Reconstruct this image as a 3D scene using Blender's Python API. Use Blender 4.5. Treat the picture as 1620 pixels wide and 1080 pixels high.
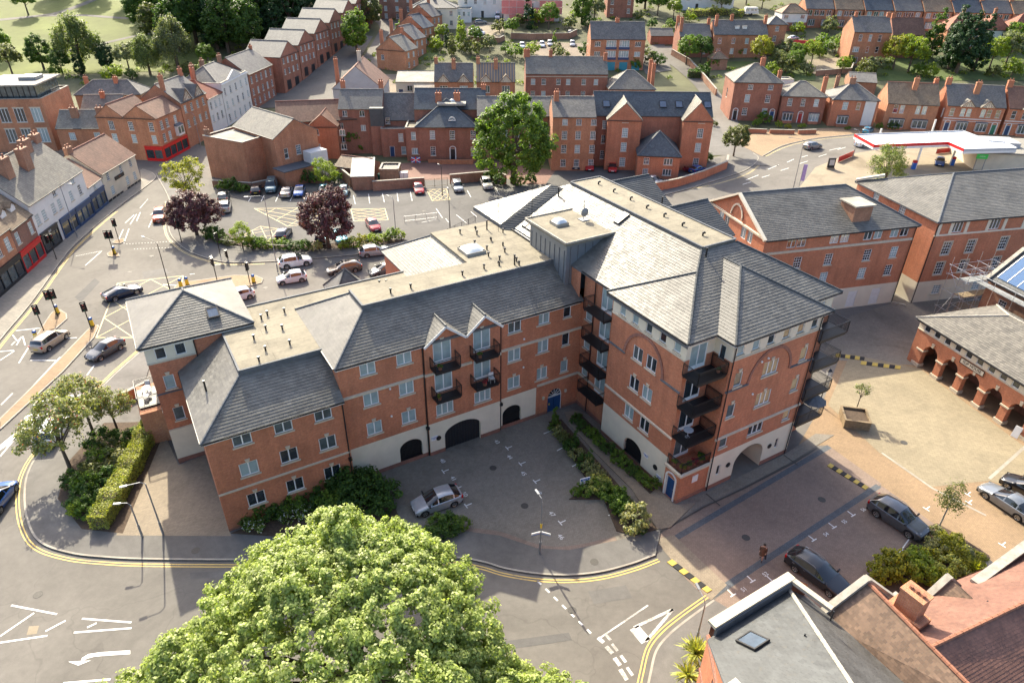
import bpy,math,random
import numpy as np
from mathutils import Matrix,Vector
from mathutils.geometry import tessellate_polygon
for _o in list(bpy.data.objects): bpy.data.objects.remove(_o)
SC = bpy.context.scene
COL = SC.collection
RNG = np.random.default_rng(7)
random.seed(7)
rad = math.radians
# ------------------------------------------------------------------ camera
CAM_H = 40.5; PITCH = rad(31.32); ROLL = rad(0.75); FPX = 1080.0     # 24 mm on a 36 mm wide frame, 1620 px wide
_f = np.array([0,math.cos(PITCH),-math.sin(PITCH)]); _r = np.array([1.,0,0]); _u = np.cross(_r,_f)
CR = math.cos(ROLL)*_r + math.sin(ROLL)*_u; CU = -math.sin(ROLL)*_r + math.cos(ROLL)*_u; CF = _f
CP = np.array([0,0,CAM_H])
cd = bpy.data.cameras.new('camera'); cam = bpy.data.objects.new('camera',cd); COL.objects.link(cam)
cd.sensor_width = 36; cd.lens = 24; cd.clip_start = 0.5; cd.clip_end = 6000
cam.matrix_world = Matrix(((CR[0],CU[0],-CF[0],0),(CR[1],CU[1],-CF[1],0),(CR[2],CU[2],-CF[2],CAM_H),(0,0,0,1)))
SC.camera = cam
# ------------------------------------------------------------------ light
SUN_AZ = 114.5      # degrees from +x, counter clockwise: direction the light comes FROM
SUN_EL = 36.8
w = bpy.data.worlds.new('World'); SC.world = w; w.use_nodes = True
nt = w.node_tree; nt.nodes.clear()
sky = nt.nodes.new('ShaderNodeTexSky'); sky.sky_type = 'NISHITA'; sky.sun_disc = False
sky.sun_elevation = rad(SUN_EL); sky.sun_rotation = rad(90 - SUN_AZ)
sky.air_density = 0.75; sky.dust_density = 3.5; sky.ozone_density = 0.3
bg = nt.nodes.new('ShaderNodeBackground'); bg.inputs['Strength'].default_value = 0.15
wo = nt.nodes.new('ShaderNodeOutputWorld')
nt.links.new(sky.outputs[0],bg.inputs['Color']); nt.links.new(bg.outputs[0],wo.inputs['Surface'])
sl = bpy.data.lights.new('sun','SUN'); sl.energy = 3.7; sl.angle = rad(0.53); sl.color = (1.0,0.915,0.72)
sun = bpy.data.objects.new('sun',sl); COL.objects.link(sun)
_d = Vector((-math.cos(rad(SUN_AZ))*math.cos(rad(SUN_EL)),-math.sin(rad(SUN_AZ))*math.cos(rad(SUN_EL)),-math.sin(rad(SUN_EL))))
sun.rotation_euler = _d.to_track_quat('-Z','Y').to_euler(); sun.location = (-40,90,90)
vs = SC.view_settings; vs.view_transform = 'Standard'; vs.look = 'None'; vs.gamma = 1.0; vs.use_curve_mapping = False
vs.exposure = 1.48
SC.render.engine = 'CYCLES'
SC.cycles.max_bounces = 6; SC.cycles.diffuse_bounces = 3; SC.cycles.glossy_bounces = 2; SC.cycles.transmission_bounces = 3
SC.cycles.transparent_max_bounces = 4; SC.cycles.sample_clamp_indirect = 6; SC.cycles.caustics_reflective = False; SC.cycles.caustics_refractive = False
# ------------------------------------------------------------------ measuring helpers (photo pixel -> place on the ground)
def T(x,y):                                   # terrain height: flat town, hill rising behind
 s = y - 172.0 + 0.06*x
 if s <= 0: return 0.0
 if s < 30: return 0.145*s*s/60.0
 z = 0.145*15 + 0.145*(s - 30)
 return z if z < 26 else 26 + (z - 26)*0.35
def ray(px,py): return CF + CR*((px - 810)/FPX) + CU*((540 - py)/FPX)
def G(px,py,z=0.0):
 d = ray(px,py); return CP + d*((z - CP[2])/d[2])
def GT(px,py,h=0.0):                         # point that stands h above the terrain
 d = ray(px,py); z = h
 t = (h - CP[2])/d[2]
 p = CP + d*t
 if T(p[0],p[1]) <= 0: return p
 lo,hi = 60.0/ (d[1] if d[1] > .2 else .2),t
 for _ in range(40):
  m = (lo + hi)/2; q = CP + d*m
  if q[2] > T(q[0],q[1]) + h: lo = m
  else: hi = m
 return CP + d*hi
def V2(a): return np.array([a[0],a[1]],float)
# ------------------------------------------------------------------ mesh builder
class MB:
 def __init__(s): s.v = []; s.f = []; s.m = []
 def poly(s,pts,m=0):
  i = len(s.v); s.v += [tuple(map(float,p)) for p in pts]; s.f.append(tuple(range(i,i + len(pts)))); s.m.append(m)
 def box(s,x0,y0,z0,x1,y1,z1,m=0,skip=''):
  a = [(x0,y0,z0),(x1,y0,z0),(x1,y1,z0),(x0,y1,z0),(x0,y0,z1),(x1,y0,z1),(x1,y1,z1),(x0,y1,z1)]
  i = len(s.v); s.v += a
  for k,q in (('b',(3,2,1,0)),('t',(4,5,6,7)),('f',(0,1,5,4)),('r',(1,2,6,5)),('k',(2,3,7,6)),('l',(3,0,4,7))):
   if k not in skip: s.f.append(tuple(i + j for j in q)); s.m.append(m)
 def hexa(s,a,m=0):                       # eight corners, bottom ring then top ring
  i = len(s.v); s.v += [tuple(map(float,p)) for p in a]
  for q in ((3,2,1,0),(4,5,6,7),(0,1,5,4),(1,2,6,5),(2,3,7,6),(3,0,4,7)): s.f.append(tuple(i + j for j in q)); s.m.append(m)
 def bar(s,p,q,wd,hg=None,m=0,up=(0,0,1)):
  hg = wd if hg is None else hg
  p = np.array(p,float); q = np.array(q,float); d = q - p; L = np.linalg.norm(d)
  if L < 1e-6: return
  d /= L; upv = np.array(up,float)
  if abs(d @ upv) > .98: upv = np.array([1.,0,0])
  a = np.cross(d,upv); a /= np.linalg.norm(a); b = np.cross(a,d)
  a *= wd/2; b *= hg/2
  s.hexa([p-a-b,p+a-b,q+a-b,q-a-b,p-a+b,p+a+b,q+a+b,q-a+b],m)
 def tube(s,p,q,r0,r1=None,n=8,m=0,caps=True):
  r1 = r0 if r1 is None else r1
  p = np.array(p,float); q = np.array(q,float); d = q - p; d /= (np.linalg.norm(d) + 1e-9)
  up = np.array([0,0,1.]) if abs(d[2]) < .95 else np.array([1.,0,0])
  a = np.cross(d,up); a /= np.linalg.norm(a); b = np.cross(a,d)
  i = len(s.v)
  for c,r in ((p,r0),(q,r1)):
   for k in range(n):
    t = 2*math.pi*k/n; s.v.append(tuple(c + (a*math.cos(t) + b*math.sin(t))*r))
  for k in range(n):
   j = (k + 1) % n; s.f.append((i+k,i+j,i+n+j,i+n+k)); s.m.append(m)
  if caps:
   s.f.append(tuple(i+k for k in reversed(range(n)))); s.m.append(m)
   s.f.append(tuple(i+n+k for k in range(n))); s.m.append(m)
 def path(s,pts,r,n=6,m=0):
  for a,b in zip(pts[:-1],pts[1:]): s.tube(a,b,r,r,n,m)
 def sphere(s,c,r,n=8,k=5,m=0,sq=(1,1,1)):
  i = len(s.v)
  for a in range(k + 1):
   t = math.pi*a/k
   for b in range(n):
    u = 2*math.pi*b/n
    s.v.append((c[0]+r*sq[0]*math.sin(t)*math.cos(u),c[1]+r*sq[1]*math.sin(t)*math.sin(u),c[2]+r*sq[2]*math.cos(t)))
  for a in range(k):
   for b in range(n):
    j = (b + 1) % n; s.f.append((i+a*n+b,i+(a+1)*n+b,i+(a+1)*n+j,i+a*n+j)); s.m.append(m)
 def mesh(s,name,mats,uv=True,smooth=False):
  me = bpy.data.meshes.new(name); me.from_pydata(s.v,[],s.f)
  for mt in (mats if isinstance(mats,(list,tuple)) else [mats]): me.materials.append(MAT[mt] if isinstance(mt,str) else mt)
  if any(s.m): me.polygons.foreach_set('material_index',s.m)
  if uv and len(s.f) < 60000: auto_uv(me)
  if smooth: me.polygons.foreach_set('use_smooth',[True]*len(s.f))
  me.update(); return me
 def each(s,name,mats,parent=None):
  for k in range(0,len(s.v),8):
   b = MB(); b.v = s.v[k:k+8]; b.f = [(3,2,1,0),(4,5,6,7),(0,1,5,4),(1,2,6,5),(2,3,7,6),(3,0,4,7)]; b.m = [0]*6; b.build(name,mats,parent)
 def build(s,name,mats,parent=None,uv=True,smooth=False,kind=None):
  return obj(name,s.mesh(name,mats,uv,smooth),parent,kind)
def auto_uv(me):
 ul = me.uv_layers.new(name='UVMap'); n = len(me.loops); out = np.zeros((n,2))
 vv = np.empty(len(me.vertices)*3); me.vertices.foreach_get('co',vv); vv = vv.reshape(-1,3)
 li = np.empty(n,int); me.loops.foreach_get('vertex_index',li)
 nf = len(me.polygons); ls = np.empty(nf,int); lt = np.empty(nf,int); nn = np.empty(nf*3)
 me.polygons.foreach_get('loop_start',ls); me.polygons.foreach_get('loop_total',lt); me.polygons.foreach_get('normal',nn); nn = nn.reshape(-1,3)
 fi = np.repeat(np.arange(nf),lt); N = nn[fi]; p = vv[li]
 hz = np.abs(N[:,2]) > 0.985
 t = np.stack([-N[:,1],N[:,0],np.zeros(n)],1); ln = np.linalg.norm(t,axis=1); ln[ln < 1e-6] = 1; t /= ln[:,None]
 sdir = np.cross(N,t)
 out[:,0] = np.where(hz,p[:,0],(p*t).sum(1)); out[:,1] = np.where(hz,p[:,1],(p*sdir).sum(1))
 ul.data.foreach_set('uv',out.ravel())
def obj(name,me,parent=None,kind=None):
 o = bpy.data.objects.new(name,me); COL.objects.link(o)
 if parent is not None: o.parent = parent
 if kind: o['kind'] = kind
 return o
LABELS = {}
def tag(o,label,cat,group=None):
 o['label'] = label; o['category'] = cat
 if group: o['group'] = group
 return o
def thing(name,label,cat,loc=(0,0,0),rz=0,group=None):
 o = bpy.data.objects.new(name,None); COL.objects.link(o); o.empty_display_size = .5
 o.location = loc; o.rotation_euler = (0,0,rz)
 return tag(o,label,cat,group)
def copy_tree(root,loc,rz,label,group=None,scale=None):
 r = root.copy(); COL.objects.link(r); r.location = loc; r.rotation_euler = (0,0,rz); r['label'] = label
 if scale: r.scale = scale
 if group: r['group'] = group
 for c in KIDS.get(root.name,()):
  k = c.copy(); COL.objects.link(k); k.parent = r
  for g in KIDS.get(c.name,()):
   d = g.copy(); COL.objects.link(d); d.parent = k
 return r
KIDS = {}
# ------------------------------------------------------------------ materials
MAT = {}
def lin(c): return tuple(((x/12.92) if x <= .04045 else ((x+.055)/1.055)**2.4) for x in c)
def _new(name):
 m = bpy.data.materials.new(name); m.use_nodes = True; MAT[name] = m
 n = m.node_tree; b = n.nodes['Principled BSDF']; return m,n,b
def ramp(n,fac,stops):
 r = n.nodes.new('ShaderNodeValToRGB'); e = r.color_ramp.elements
 while len(e) < len(stops): e.new(.5)
 for k,(p,c) in enumerate(stops): e[k].position = p; e[k].color = (*c,1)
 n.links.new(fac,r.inputs[0]); return r.outputs[0]
def noise(n,scale,detail=4,rough=.6,vec=None,dist=0):
 t = n.nodes.new('ShaderNodeTexNoise'); t.inputs['Scale'].default_value = scale; t.inputs['Detail'].default_value = detail
 t.inputs['Roughness'].default_value = rough; t.inputs['Distortion'].default_value = dist
 if vec is not None: n.links.new(vec,t.inputs['Vector'])
 return t.outputs['Fac']
def mixc(n,fac,a,b,mode='MIX'):
 x = n.nodes.new('ShaderNodeMix'); x.data_type = 'RGBA'; x.blend_type = mode
 for s,v in ((0,fac),(6,a),(7,b)):
  if isinstance(v,(int,float)): x.inputs[s].default_value = v
  elif isinstance(v,tuple): x.inputs[s].default_value = (*v,1)
  else: n.links.new(v,x.inputs[s])
 return x.outputs[2]
def texco(n,what='Object'): 
 return n.nodes.new('ShaderNodeTexCoord').outputs[what]
def geo(n,what): return n.nodes.new('ShaderNodeNewGeometry').outputs[what]
def bump(n,b,h,strength=.3,dist=.02):
 x = n.nodes.new('ShaderNodeBump'); x.inputs['Strength'].default_value = strength; x.inputs['Distance'].default_value = dist
 n.links.new(h,x.inputs['Height']); n.links.new(x.outputs[0],b.inputs['Normal'])
def plain(name,c,rough=.6,metal=0,var=.12,scale=3.0,spec=None,c2=None):
 m,n,b = _new(name)
 pos = geo(n,'Position')
 f = noise(n,scale,5,.65,pos)
 lo = tuple(x*(1 - var) for x in c); hi = tuple(min(1,x*(1 + var)) for x in (c2 or c))
 n.links.new(ramp(n,f,[(.3,lo),(.7,hi)]),b.inputs['Base Color'])
 b.inputs['Roughness'].default_value = rough; b.inputs['Metallic'].default_value = metal
 if spec is not None: b.inputs['Specular IOR Level'].default_value = spec
 return m
def brickm(name,c1,c2,mortar,sx=.225,sy=.075,rough=.85,ms=.010,blot=.25):
 m,n,b = _new(name)
 uv = texco(n,'UV')
 t = n.nodes.new('ShaderNodeTexBrick'); n.links.new(uv,t.inputs['Vector'])
 t.inputs['Scale'].default_value = 1; t.inputs['Brick Width'].default_value = sx; t.inputs['Row Height'].default_value = sy
 t.inputs['Mortar Size'].default_value = ms; t.inputs['Mortar Smooth'].default_value = .3
 t.inputs['Color1'].default_value = (*c1,1); t.inputs['Color2'].default_value = (*c2,1); t.inputs['Mortar'].default_value = (*mortar,1)
 f = noise(n,.35,6,.7,geo(n,'Position')); f2 = noise(n,6,3,.6,geo(n,'Position'))
 d = ramp(n,f,[(.25,(1-blot,)*3),(.6,(1.0,)*3),(.85,(1+blot*.4,)*3)])
 c = mixc(n,1.0,t.outputs['Color'],d,'MULTIPLY')
 mp = n.nodes.new('ShaderNodeMapping'); n.links.new(geo(n,'Position'),mp.inputs['Vector']); mp.inputs['Scale'].default_value = (1.3,1.3,.10)
 f4 = noise(n,1.0,5,.7,mp.outputs[0]); c = mixc(n,1.0,c,ramp(n,f4,[(.3,(.90,.89,.88)),(.62,(1.14,)*3)]),'MULTIPLY')
 d2 = ramp(n,f2,[(.3,(.86,)*3),(.7,(1.1,)*3)])
 n.links.new(mixc(n,1.0,c,d2,'MULTIPLY'),b.inputs['Base Color'])
 b.inputs['Roughness'].default_value = rough
 bump(n,b,t.outputs['Fac'],-.25,.006)
 return m
brickm('brick_red',(.52,.172,.078),(.43,.130,.060),(.40,.25,.165),blot=.30)
brickm('brick_dark',(.37,.135,.078),(.29,.10,.06),(.27,.18,.13),blot=.35)
brickm('brick_old',(.37,.17,.09),(.28,.12,.068),(.33,.26,.19),blot=.4)
brickm('brick_orange',(.50,.20,.085),(.41,.14,.062),(.38,.27,.19),blot=.35)
brickm('brick_plinth',(.30,.11,.07),(.24,.085,.058),(.25,.19,.15))
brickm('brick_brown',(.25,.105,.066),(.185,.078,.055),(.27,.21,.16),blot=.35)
plain('render_cream',(.66,.60,.47),.8,var=.07,scale=.8)
plain('render_white',(.66,.65,.61),.8,var=.08,scale=.7)
plain('render_grey',(.42,.42,.42),.8,var=.1,scale=.7)
plain('render_buff',(.60,.53,.40),.8,var=.08,scale=.7)
plain('stone',(.52,.455,.345),.75,var=.12,scale=4)
plain('coping_stone',(.33,.305,.255),.85,var=.25,scale=2.5)
plain('upvc',(.74,.75,.74),.35,var=.03)
plain('timber_white',(.68,.68,.65),.5,var=.08)
plain('timber_brown',(.16,.09,.05),.6,var=.2)
plain('black_metal',(.018,.018,.020),.45,.2,var=.15)
plain('grey_metal',(.24,.25,.26),.5,.3,var=.12)
plain('galvanised',(.52,.53,.54),.38,.85,var=.12)
plain('lead',(.115,.122,.130),.7,0,var=.2,scale=2,spec=.2)
plain('zinc_clad',(.20,.22,.24),.45,.35,var=.1,scale=1.2)
plain('door_blue',(.012,.06,.17),.4,var=.08)
plain('door_black',(.016,.018,.022),.4,var=.1)
plain('door_red',(.35,.018,.020),.4,var=.06)
plain('shop_red',(.55,.012,.014),.35,var=.06)
plain('shop_blue',(.016,.05,.13),.4,var=.08)
plain('door_green',(.02,.16,.09),.4,var=.06)
plain('garage_teal',(.012,.22,.30),.45,var=.06)
plain('timber_fence',(.24,.16,.10),.8,var=.25,scale=2)
plain('timber_planter',(.21,.155,.09),.8,var=.3,scale=4)
plain('soil',(.075,.05,.032),.95,var=.4,scale=5)
plain('terracotta',(.27,.115,.065),.8,var=.2,scale=5)
plain('gold_plate',(.70,.48,.03),.4,var=.04)
plain('white_plate',(.72,.72,.70),.4,var=.03)
plain('sign_blue',(.02,.11,.40),.4,var=.04)
plain('sign_green',(.06,.62,.10),.5,var=.04)
plain('iron_cover',(.075,.07,.062),.7,.3,var=.2,scale=9)
plain('cushion_yellow',(.50,.36,.07),.7,var=.15)
plain('sign_yellow',(.75,.50,.02),.5,var=.05)
plain('sign_orange',(.75,.22,.02),.5,var=.05)
plain('plastic_green',(.01,.16,.10),.5,var=.1)
plain('white_sheet',(.72,.74,.76),.45,var=.05,scale=.6)
plain('canopy_grey',(.42,.44,.46),.5,var=.06)
plain('corrugated',(.23,.235,.225),.65,0,var=.25,scale=1.2)
plain('net_pink',(.72,.22,.20),.8,var=.12,scale=1.5)
plain('net_red',(.70,.06,.07),.8,var=.12,scale=1.5)
plain('solar_glass',(.035,.10,.22),.18,.1,var=.1,scale=1.5)
plain('rubber',(.014,.014,.015),.75,var=.15)
plain('rim',(.42,.43,.44),.3,.85,var=.08)
plain('underbody',(.012,.012,.013),.8,var=.1)
plain('skin',(.48,.30,.22),.55,var=.06)
plain('cloth_brown',(.10,.055,.035),.85,var=.2,scale=8)
plain('cloth_dark',(.025,.025,.03),.85,var=.2,scale=8)
plain('hair_dark',(.03,.02,.014),.6,var=.2)
plain('cloth_purple',(.35,.28,.55),.8,var=.15)
plain('bark',(.11,.085,.06),.9,var=.35,scale=6)
plain('bark_pale',(.30,.28,.24),.85,var=.35,scale=6)
def glassm(name,c,rough=.06,var=.35):
 m,n,b = _new(name)
 f = noise(n,1.3,3,.5,geo(n,'Position'))
 n.links.new(ramp(n,f,[(.35,tuple(x*(1-var) for x in c)),(.7,tuple(x*(1+var) for x in c))]),b.inputs['Base Color'])
 b.inputs['Roughness'].default_value = rough; b.inputs['Specular IOR Level'].default_value = .8
 b.inputs['Coat Weight'].default_value = .5; b.inputs['Coat Roughness'].default_value = .03
glassm('glass_dark',(.022,.032,.040)); glassm('glass_mid',(.07,.095,.10)); glassm('glass_curtain',(.29,.38,.385),.12,.14)
glassm('glass_warm',(.28,.21,.13),.12,.2); glassm('car_glass',(.012,.016,.020),.04,.2); glassm('rooflight',(.10,.13,.17),.05,.15)
glassm('dome',(.50,.55,.57),.2,.08)
def slatem(name,c,var=.28,rough=.42,rv=.2,tint=(.10,.085,.06),streak=.35,spec=.5):
 m,n,b = _new(name)
 isl = geo(n,'Random Per Island'); pos = geo(n,'Position')
 base = ramp(n,isl,[(0,tuple(x*(1-var) for x in c)),(.5,c),(1,tuple(min(1,x*(1+var)) for x in c))])
 f = noise(n,.45,6,.7,pos,.6)
 d = ramp(n,f,[(.3,(1-streak,)*3),(.65,(1.08,)*3)])
 c1 = mixc(n,1.0,base,d,'MULTIPLY')
 lich = noise(n,2.2,5,.7,pos)
 c2 = mixc(n,ramp(n,lich,[(.58,(0,)*3),(.74,(.55,)*3)]),c1,tint)
 n.links.new(c2,b.inputs['Base Color'])
 mr = n.nodes.new('ShaderNodeMapRange'); n.links.new(isl,mr.inputs[0]); mr.inputs[3].default_value = rough - rv/2; mr.inputs[4].default_value = rough + rv/2
 n.links.new(mr.outputs[0],b.inputs['Roughness']); b.inputs['Specular IOR Level'].default_value = spec
 bump(n,b,noise(n,14,4,.7,pos),.25,.01)
slatem('slate',(.158,.151,.133),var=.14,streak=.34,rough=.50,rv=.2,spec=.30); slatem('slate_dark',(.072,.077,.078),var=.12,rough=.55,spec=.4); slatem('slate_pale',(.088,.086,.082),var=.12,rough=.6,spec=.3)
slatem('tile_brown',(.175,.115,.078),rough=.65,tint=(.15,.12,.075),spec=.3); slatem('tile_red',(.205,.105,.076),rough=.7,tint=(.20,.12,.08),var=.16,spec=.3)
slatem('tile_grey',(.15,.138,.115),rough=.6)
def roofm(name,c,row=.25,wd=.30,rough=.55,var=.3):                   # far roofs: courses too small to tell apart
 m,n,b = _new(name)
 uv = texco(n,'UV')
 t = n.nodes.new('ShaderNodeTexBrick'); n.links.new(uv,t.inputs['Vector']); t.inputs['Scale'].default_value = 1
 t.inputs['Brick Width'].default_value = wd; t.inputs['Row Height'].default_value = row; t.inputs['Mortar Size'].default_value = .016
 t.inputs['Mortar Smooth'].default_value = .6
 t.inputs['Color1'].default_value = (*[x*(1+var*.6) for x in c],1); t.inputs['Color2'].default_value = (*[x*(1-var*.6) for x in c],1); t.inputs['Mortar'].default_value = (*[x*.45 for x in c],1)
 f = noise(n,.4,7,.75,geo(n,'Position'),.5)
 d = ramp(n,f,[(.28,(.66,)*3),(.5,(1,)*3),(.75,(1.3,1.25,1.12))])
 n.links.new(mixc(n,1.0,t.outputs['Color'],d,'MULTIPLY'),b.inputs['Base Color'])
 b.inputs['Roughness'].default_value = rough; b.inputs['Specular IOR Level'].default_value = .22
 bump(n,b,t.outputs['Fac'],-.5,.02)
roofm('roof_slate',(.15,.145,.135),rough=.62); roofm('roof_blue',(.085,.10,.112),rough=.62); roofm('roof_pale',(.19,.18,.155),rough=.7); roofm('roof_tan',(.22,.165,.11),.3,.3,.7)
roofm('roof_brown',(.185,.105,.075),.3,.25,.7); roofm('roof_red',(.28,.11,.07),.28,.2,.75)
def roof_striped():
 m,n,b = _new('roof_striped')
 w_ = n.nodes.new('ShaderNodeTexWave'); w_.inputs['Scale'].default_value = .45; w_.inputs['Distortion'].default_value = .6
 n.links.new(texco(n,'UV'),w_.inputs['Vector'])
 n.links.new(ramp(n,w_.outputs['Fac'],[(.35,(.12,.12,.12)),(.75,(.30,.20,.11))]),b.inputs['Base Color']); b.inputs['Roughness'].default_value = .7
roof_striped()
def feltm(name,c):
 m,n,b = _new(name); pos = geo(n,'Position')
 f = noise(n,.35,7,.7,pos,.8); f2 = noise(n,3.5,5,.7,pos)
 a = ramp(n,f,[(.28,tuple(x*.62 for x in c)),(.5,c),(.72,tuple(min(1,x*1.22) for x in c))])
 d = ramp(n,f2,[(.3,(.82,)*3),(.65,(1.06,)*3)])
 mp = n.nodes.new('ShaderNodeMapping'); n.links.new(pos,mp.inputs['Vector']); mp.inputs['Rotation'].default_value = (0,0,rad(-30.8))
 t = n.nodes.new('ShaderNodeTexBrick'); n.links.new(mp.outputs[0],t.inputs['Vector']); t.inputs['Scale'].default_value = 1; t.inputs['Brick Width'].default_value = 7; t.inputs['Row Height'].default_value = 1.05; t.inputs['Mortar Size'].default_value = .022
 t.inputs['Color1'].default_value = (1,1,1,1); t.inputs['Color2'].default_value = (.9,.9,.9,1); t.inputs['Mortar'].default_value = (.62,.62,.62,1)
 n.links.new(mixc(n,1.0,mixc(n,1.0,a,d,'MULTIPLY'),t.outputs['Color'],'MULTIPLY'),b.inputs['Base Color']); b.inputs['Roughness'].default_value = .9
 bump(n,b,f2,.3,.02)
feltm('felt',(.235,.208,.15)); feltm('felt_grey',(.26,.245,.21)); feltm('felt_white',(.37,.345,.29))
def groundm(name,c,s1=.08,s2=1.6,lo=.64,hi=1.26,grain=.12,rough=.9,crack=False,spec=.3):
 m,n,b = _new(name); pos = geo(n,'Position')
 f = noise(n,s1,6,.65,pos,.7); f2 = noise(n,s2,5,.7,pos); f3 = noise(n,22,3,.7,pos)
 a = ramp(n,f,[(.25,tuple(x*lo for x in c)),(.5,c),(.75,tuple(x*hi for x in c))])
 d = ramp(n,f2,[(.25,(.86,)*3),(.7,(1.07,)*3)]); g = ramp(n,f3,[(.25,(1-grain,)*3),(.75,(1+grain,)*3)])
 col = mixc(n,1.0,mixc(n,1.0,a,d,'MULTIPLY'),g,'MULTIPLY')
 if crack:
  v = n.nodes.new('ShaderNodeTexVoronoi'); v.feature = 'DISTANCE_TO_EDGE'; v.inputs['Scale'].default_value = .13
  wv = n.nodes.new('ShaderNodeVectorMath'); wv.operation = 'MULTIPLY_ADD'
  nn_ = n.nodes.new('ShaderNodeTexNoise'); nn_.inputs['Scale'].default_value = .5; n.links.new(pos,nn_.inputs['Vector'])
  n.links.new(nn_.outputs['Color'],wv.inputs[0]); wv.inputs[1].default_value = (2.5,)*3; n.links.new(pos,wv.inputs[2])
  n.links.new(wv.outputs[0],v.inputs['Vector'])
  e = ramp(n,v.outputs['Distance'],[(0,(.86,)*3),(.008,(1,)*3)])
  col = mixc(n,1.0,col,e,'MULTIPLY')
 n.links.new(col,b.inputs['Base Color']); b.inputs['Roughness'].default_value = rough; b.inputs['Specular IOR Level'].default_value = spec
 bump(n,b,f3,.25,.01)
groundm('asphalt',(.158,.146,.128),crack=True)
groundm('asphalt_dark',(.118,.113,.106),crack=True)
groundm('footway',(.150,.142,.130),s1=.15)
groundm('concrete',(.27,.225,.16),s1=.12)
groundm('yard',(.23,.185,.14),s1=.2,lo=.6)
groundm('kerbstone',(.34,.31,.26),s1=.3,s2=3)
groundm('earth',(.115,.115,.058),s1=.06,lo=.5,hi=1.5)
groundm('grass',(.128,.150,.034),s1=.03,s2=.35,lo=.6,hi=1.5,grain=.3)
groundm('grass_dark',(.085,.115,.035),s1=.06,s2=.6,lo=.5,hi=1.5,grain=.35)
def pavem(name,c1,c2,mortar,sx=.2,sy=.1,rough=.88,angle=0,s1=.16,lo=.72,hi=1.18):
 m,n,b = _new(name); pos = geo(n,'Position')
 mp = n.nodes.new('ShaderNodeMapping'); n.links.new(pos,mp.inputs['Vector']); mp.inputs['Rotation'].default_value = (0,0,angle)
 t = n.nodes.new('ShaderNodeTexBrick'); n.links.new(mp.outputs[0],t.inputs['Vector']); t.inputs['Scale'].default_value = 1
 t.inputs['Brick Width'].default_value = sx; t.inputs['Row Height'].default_value = sy; t.inputs['Mortar Size'].default_value = .008
 t.inputs['Color1'].default_value = (*c1,1); t.inputs['Color2'].default_value = (*c2,1); t.inputs['Mortar'].default_value = (*mortar,1)
 f = noise(n,s1,6,.7,pos,.8); f2 = noise(n,2.4,5,.7,pos)
 d = ramp(n,f,[(.25,(lo,)*3),(.5,(1,)*3),(.75,(hi,)*3)]); e = ramp(n,f2,[(.25,(.84,)*3),(.7,(1.08,)*3)])
 n.links.new(mixc(n,1.0,mixc(n,1.0,t.outputs['Color'],d,'MULTIPLY'),e,'MULTIPLY'),b.inputs['Base Color'])
 b.inputs['Roughness'].default_value = rough; bump(n,b,t.outputs['Fac'],-.3,.01)
RA = rad(-30.8)
pavem('pave_forecourt',(.29,.235,.165),(.24,.195,.14),(.165,.135,.10),angle=RA)
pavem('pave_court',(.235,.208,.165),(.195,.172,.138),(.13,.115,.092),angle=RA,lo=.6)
pavem('pave_pink',(.26,.19,.145),(.22,.16,.125),(.15,.115,.088),angle=RA)
pavem('pave_tan',(.30,.205,.115),(.255,.172,.10),(.175,.125,.078),angle=RA)
pavem('pave_sand',(.27,.225,.145),(.24,.20,.13),(.165,.138,.09),.45,.3,angle=rad(16))
pavem('pave_slab',(.26,.235,.195),(.225,.205,.175),(.15,.135,.11),.6,.45,angle=rad(35))
pavem('pave_blue',(.115,.125,.135),(.09,.10,.11),(.06,.065,.07),angle=RA)
pavem('pave_brickred',(.24,.13,.095),(.20,.105,.08),(.14,.09,.07),angle=0)
def paintm(name,c,wear=.5):
 m,n,b = _new(name); pos = geo(n,'Position')
 f = noise(n,7,5,.75,pos); f2 = noise(n,.8,3,.6,pos)
 k = mixc(n,.45,ramp(n,f,[(.2,(0,)*3),(.8,(1,)*3)]),ramp(n,f2,[(.3,(0,)*3),(.7,(1,)*3)]))
 n.links.new(mixc(n,ramp(n,k,[(wear-.12,(.85,)*3),(wear+.1,(0,)*3)]),c,(.22,.20,.17)),b.inputs['Base Color']); b.inputs['Roughness'].default_value = .7
paintm('paint_white',(.70,.69,.65),.30); paintm('paint_worn',(.58,.56,.52),.46); paintm('paint_yellow',(.66,.46,.13),.32); paintm('paint_pale_yellow',(.62,.49,.22),.38)
paintm('paint_bright',(.74,.72,.68),.12)
def leafm(name,c,var=.45,trans=.45,hue=(1.25,1.05,.6),rough=.5,gloss=.35,low=.45):
 m,n,b = _new(name)
 isl = geo(n,'Random Per Island'); pos = geo(n,'Position')
 f = noise(n,.55,3,.6,pos)
 a = ramp(n,isl,[(0,tuple(x*(1-var) for x in c)),(.55,c),(1,tuple(min(1,x*(1+var)*h) for x,h in zip(c,hue)))])
 d = ramp(n,f,[(.3,(1-low*.5,)*3),(.7,(1.12,)*3)])
 col = mixc(n,1.0,a,d,'MULTIPLY')
 n.links.new(col,b.inputs['Base Color']); b.inputs['Roughness'].default_value = rough; b.inputs['Specular IOR Level'].default_value = gloss
 tr = n.nodes.new('ShaderNodeBsdfTranslucent'); tc = mixc(n,1.0,col,(1.15,1.25,.55),'MULTIPLY'); n.links.new(tc,tr.inputs['Color'])
 mx = n.nodes.new('ShaderNodeMixShader'); mx.inputs[0].default_value = trans
 n.links.new(b.outputs[0],mx.inputs[1]); n.links.new(tr.outputs[0],mx.inputs[2])
 n.links.new(mx.outputs[0],n.nodes['Material Output'].inputs['Surface'])
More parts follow.
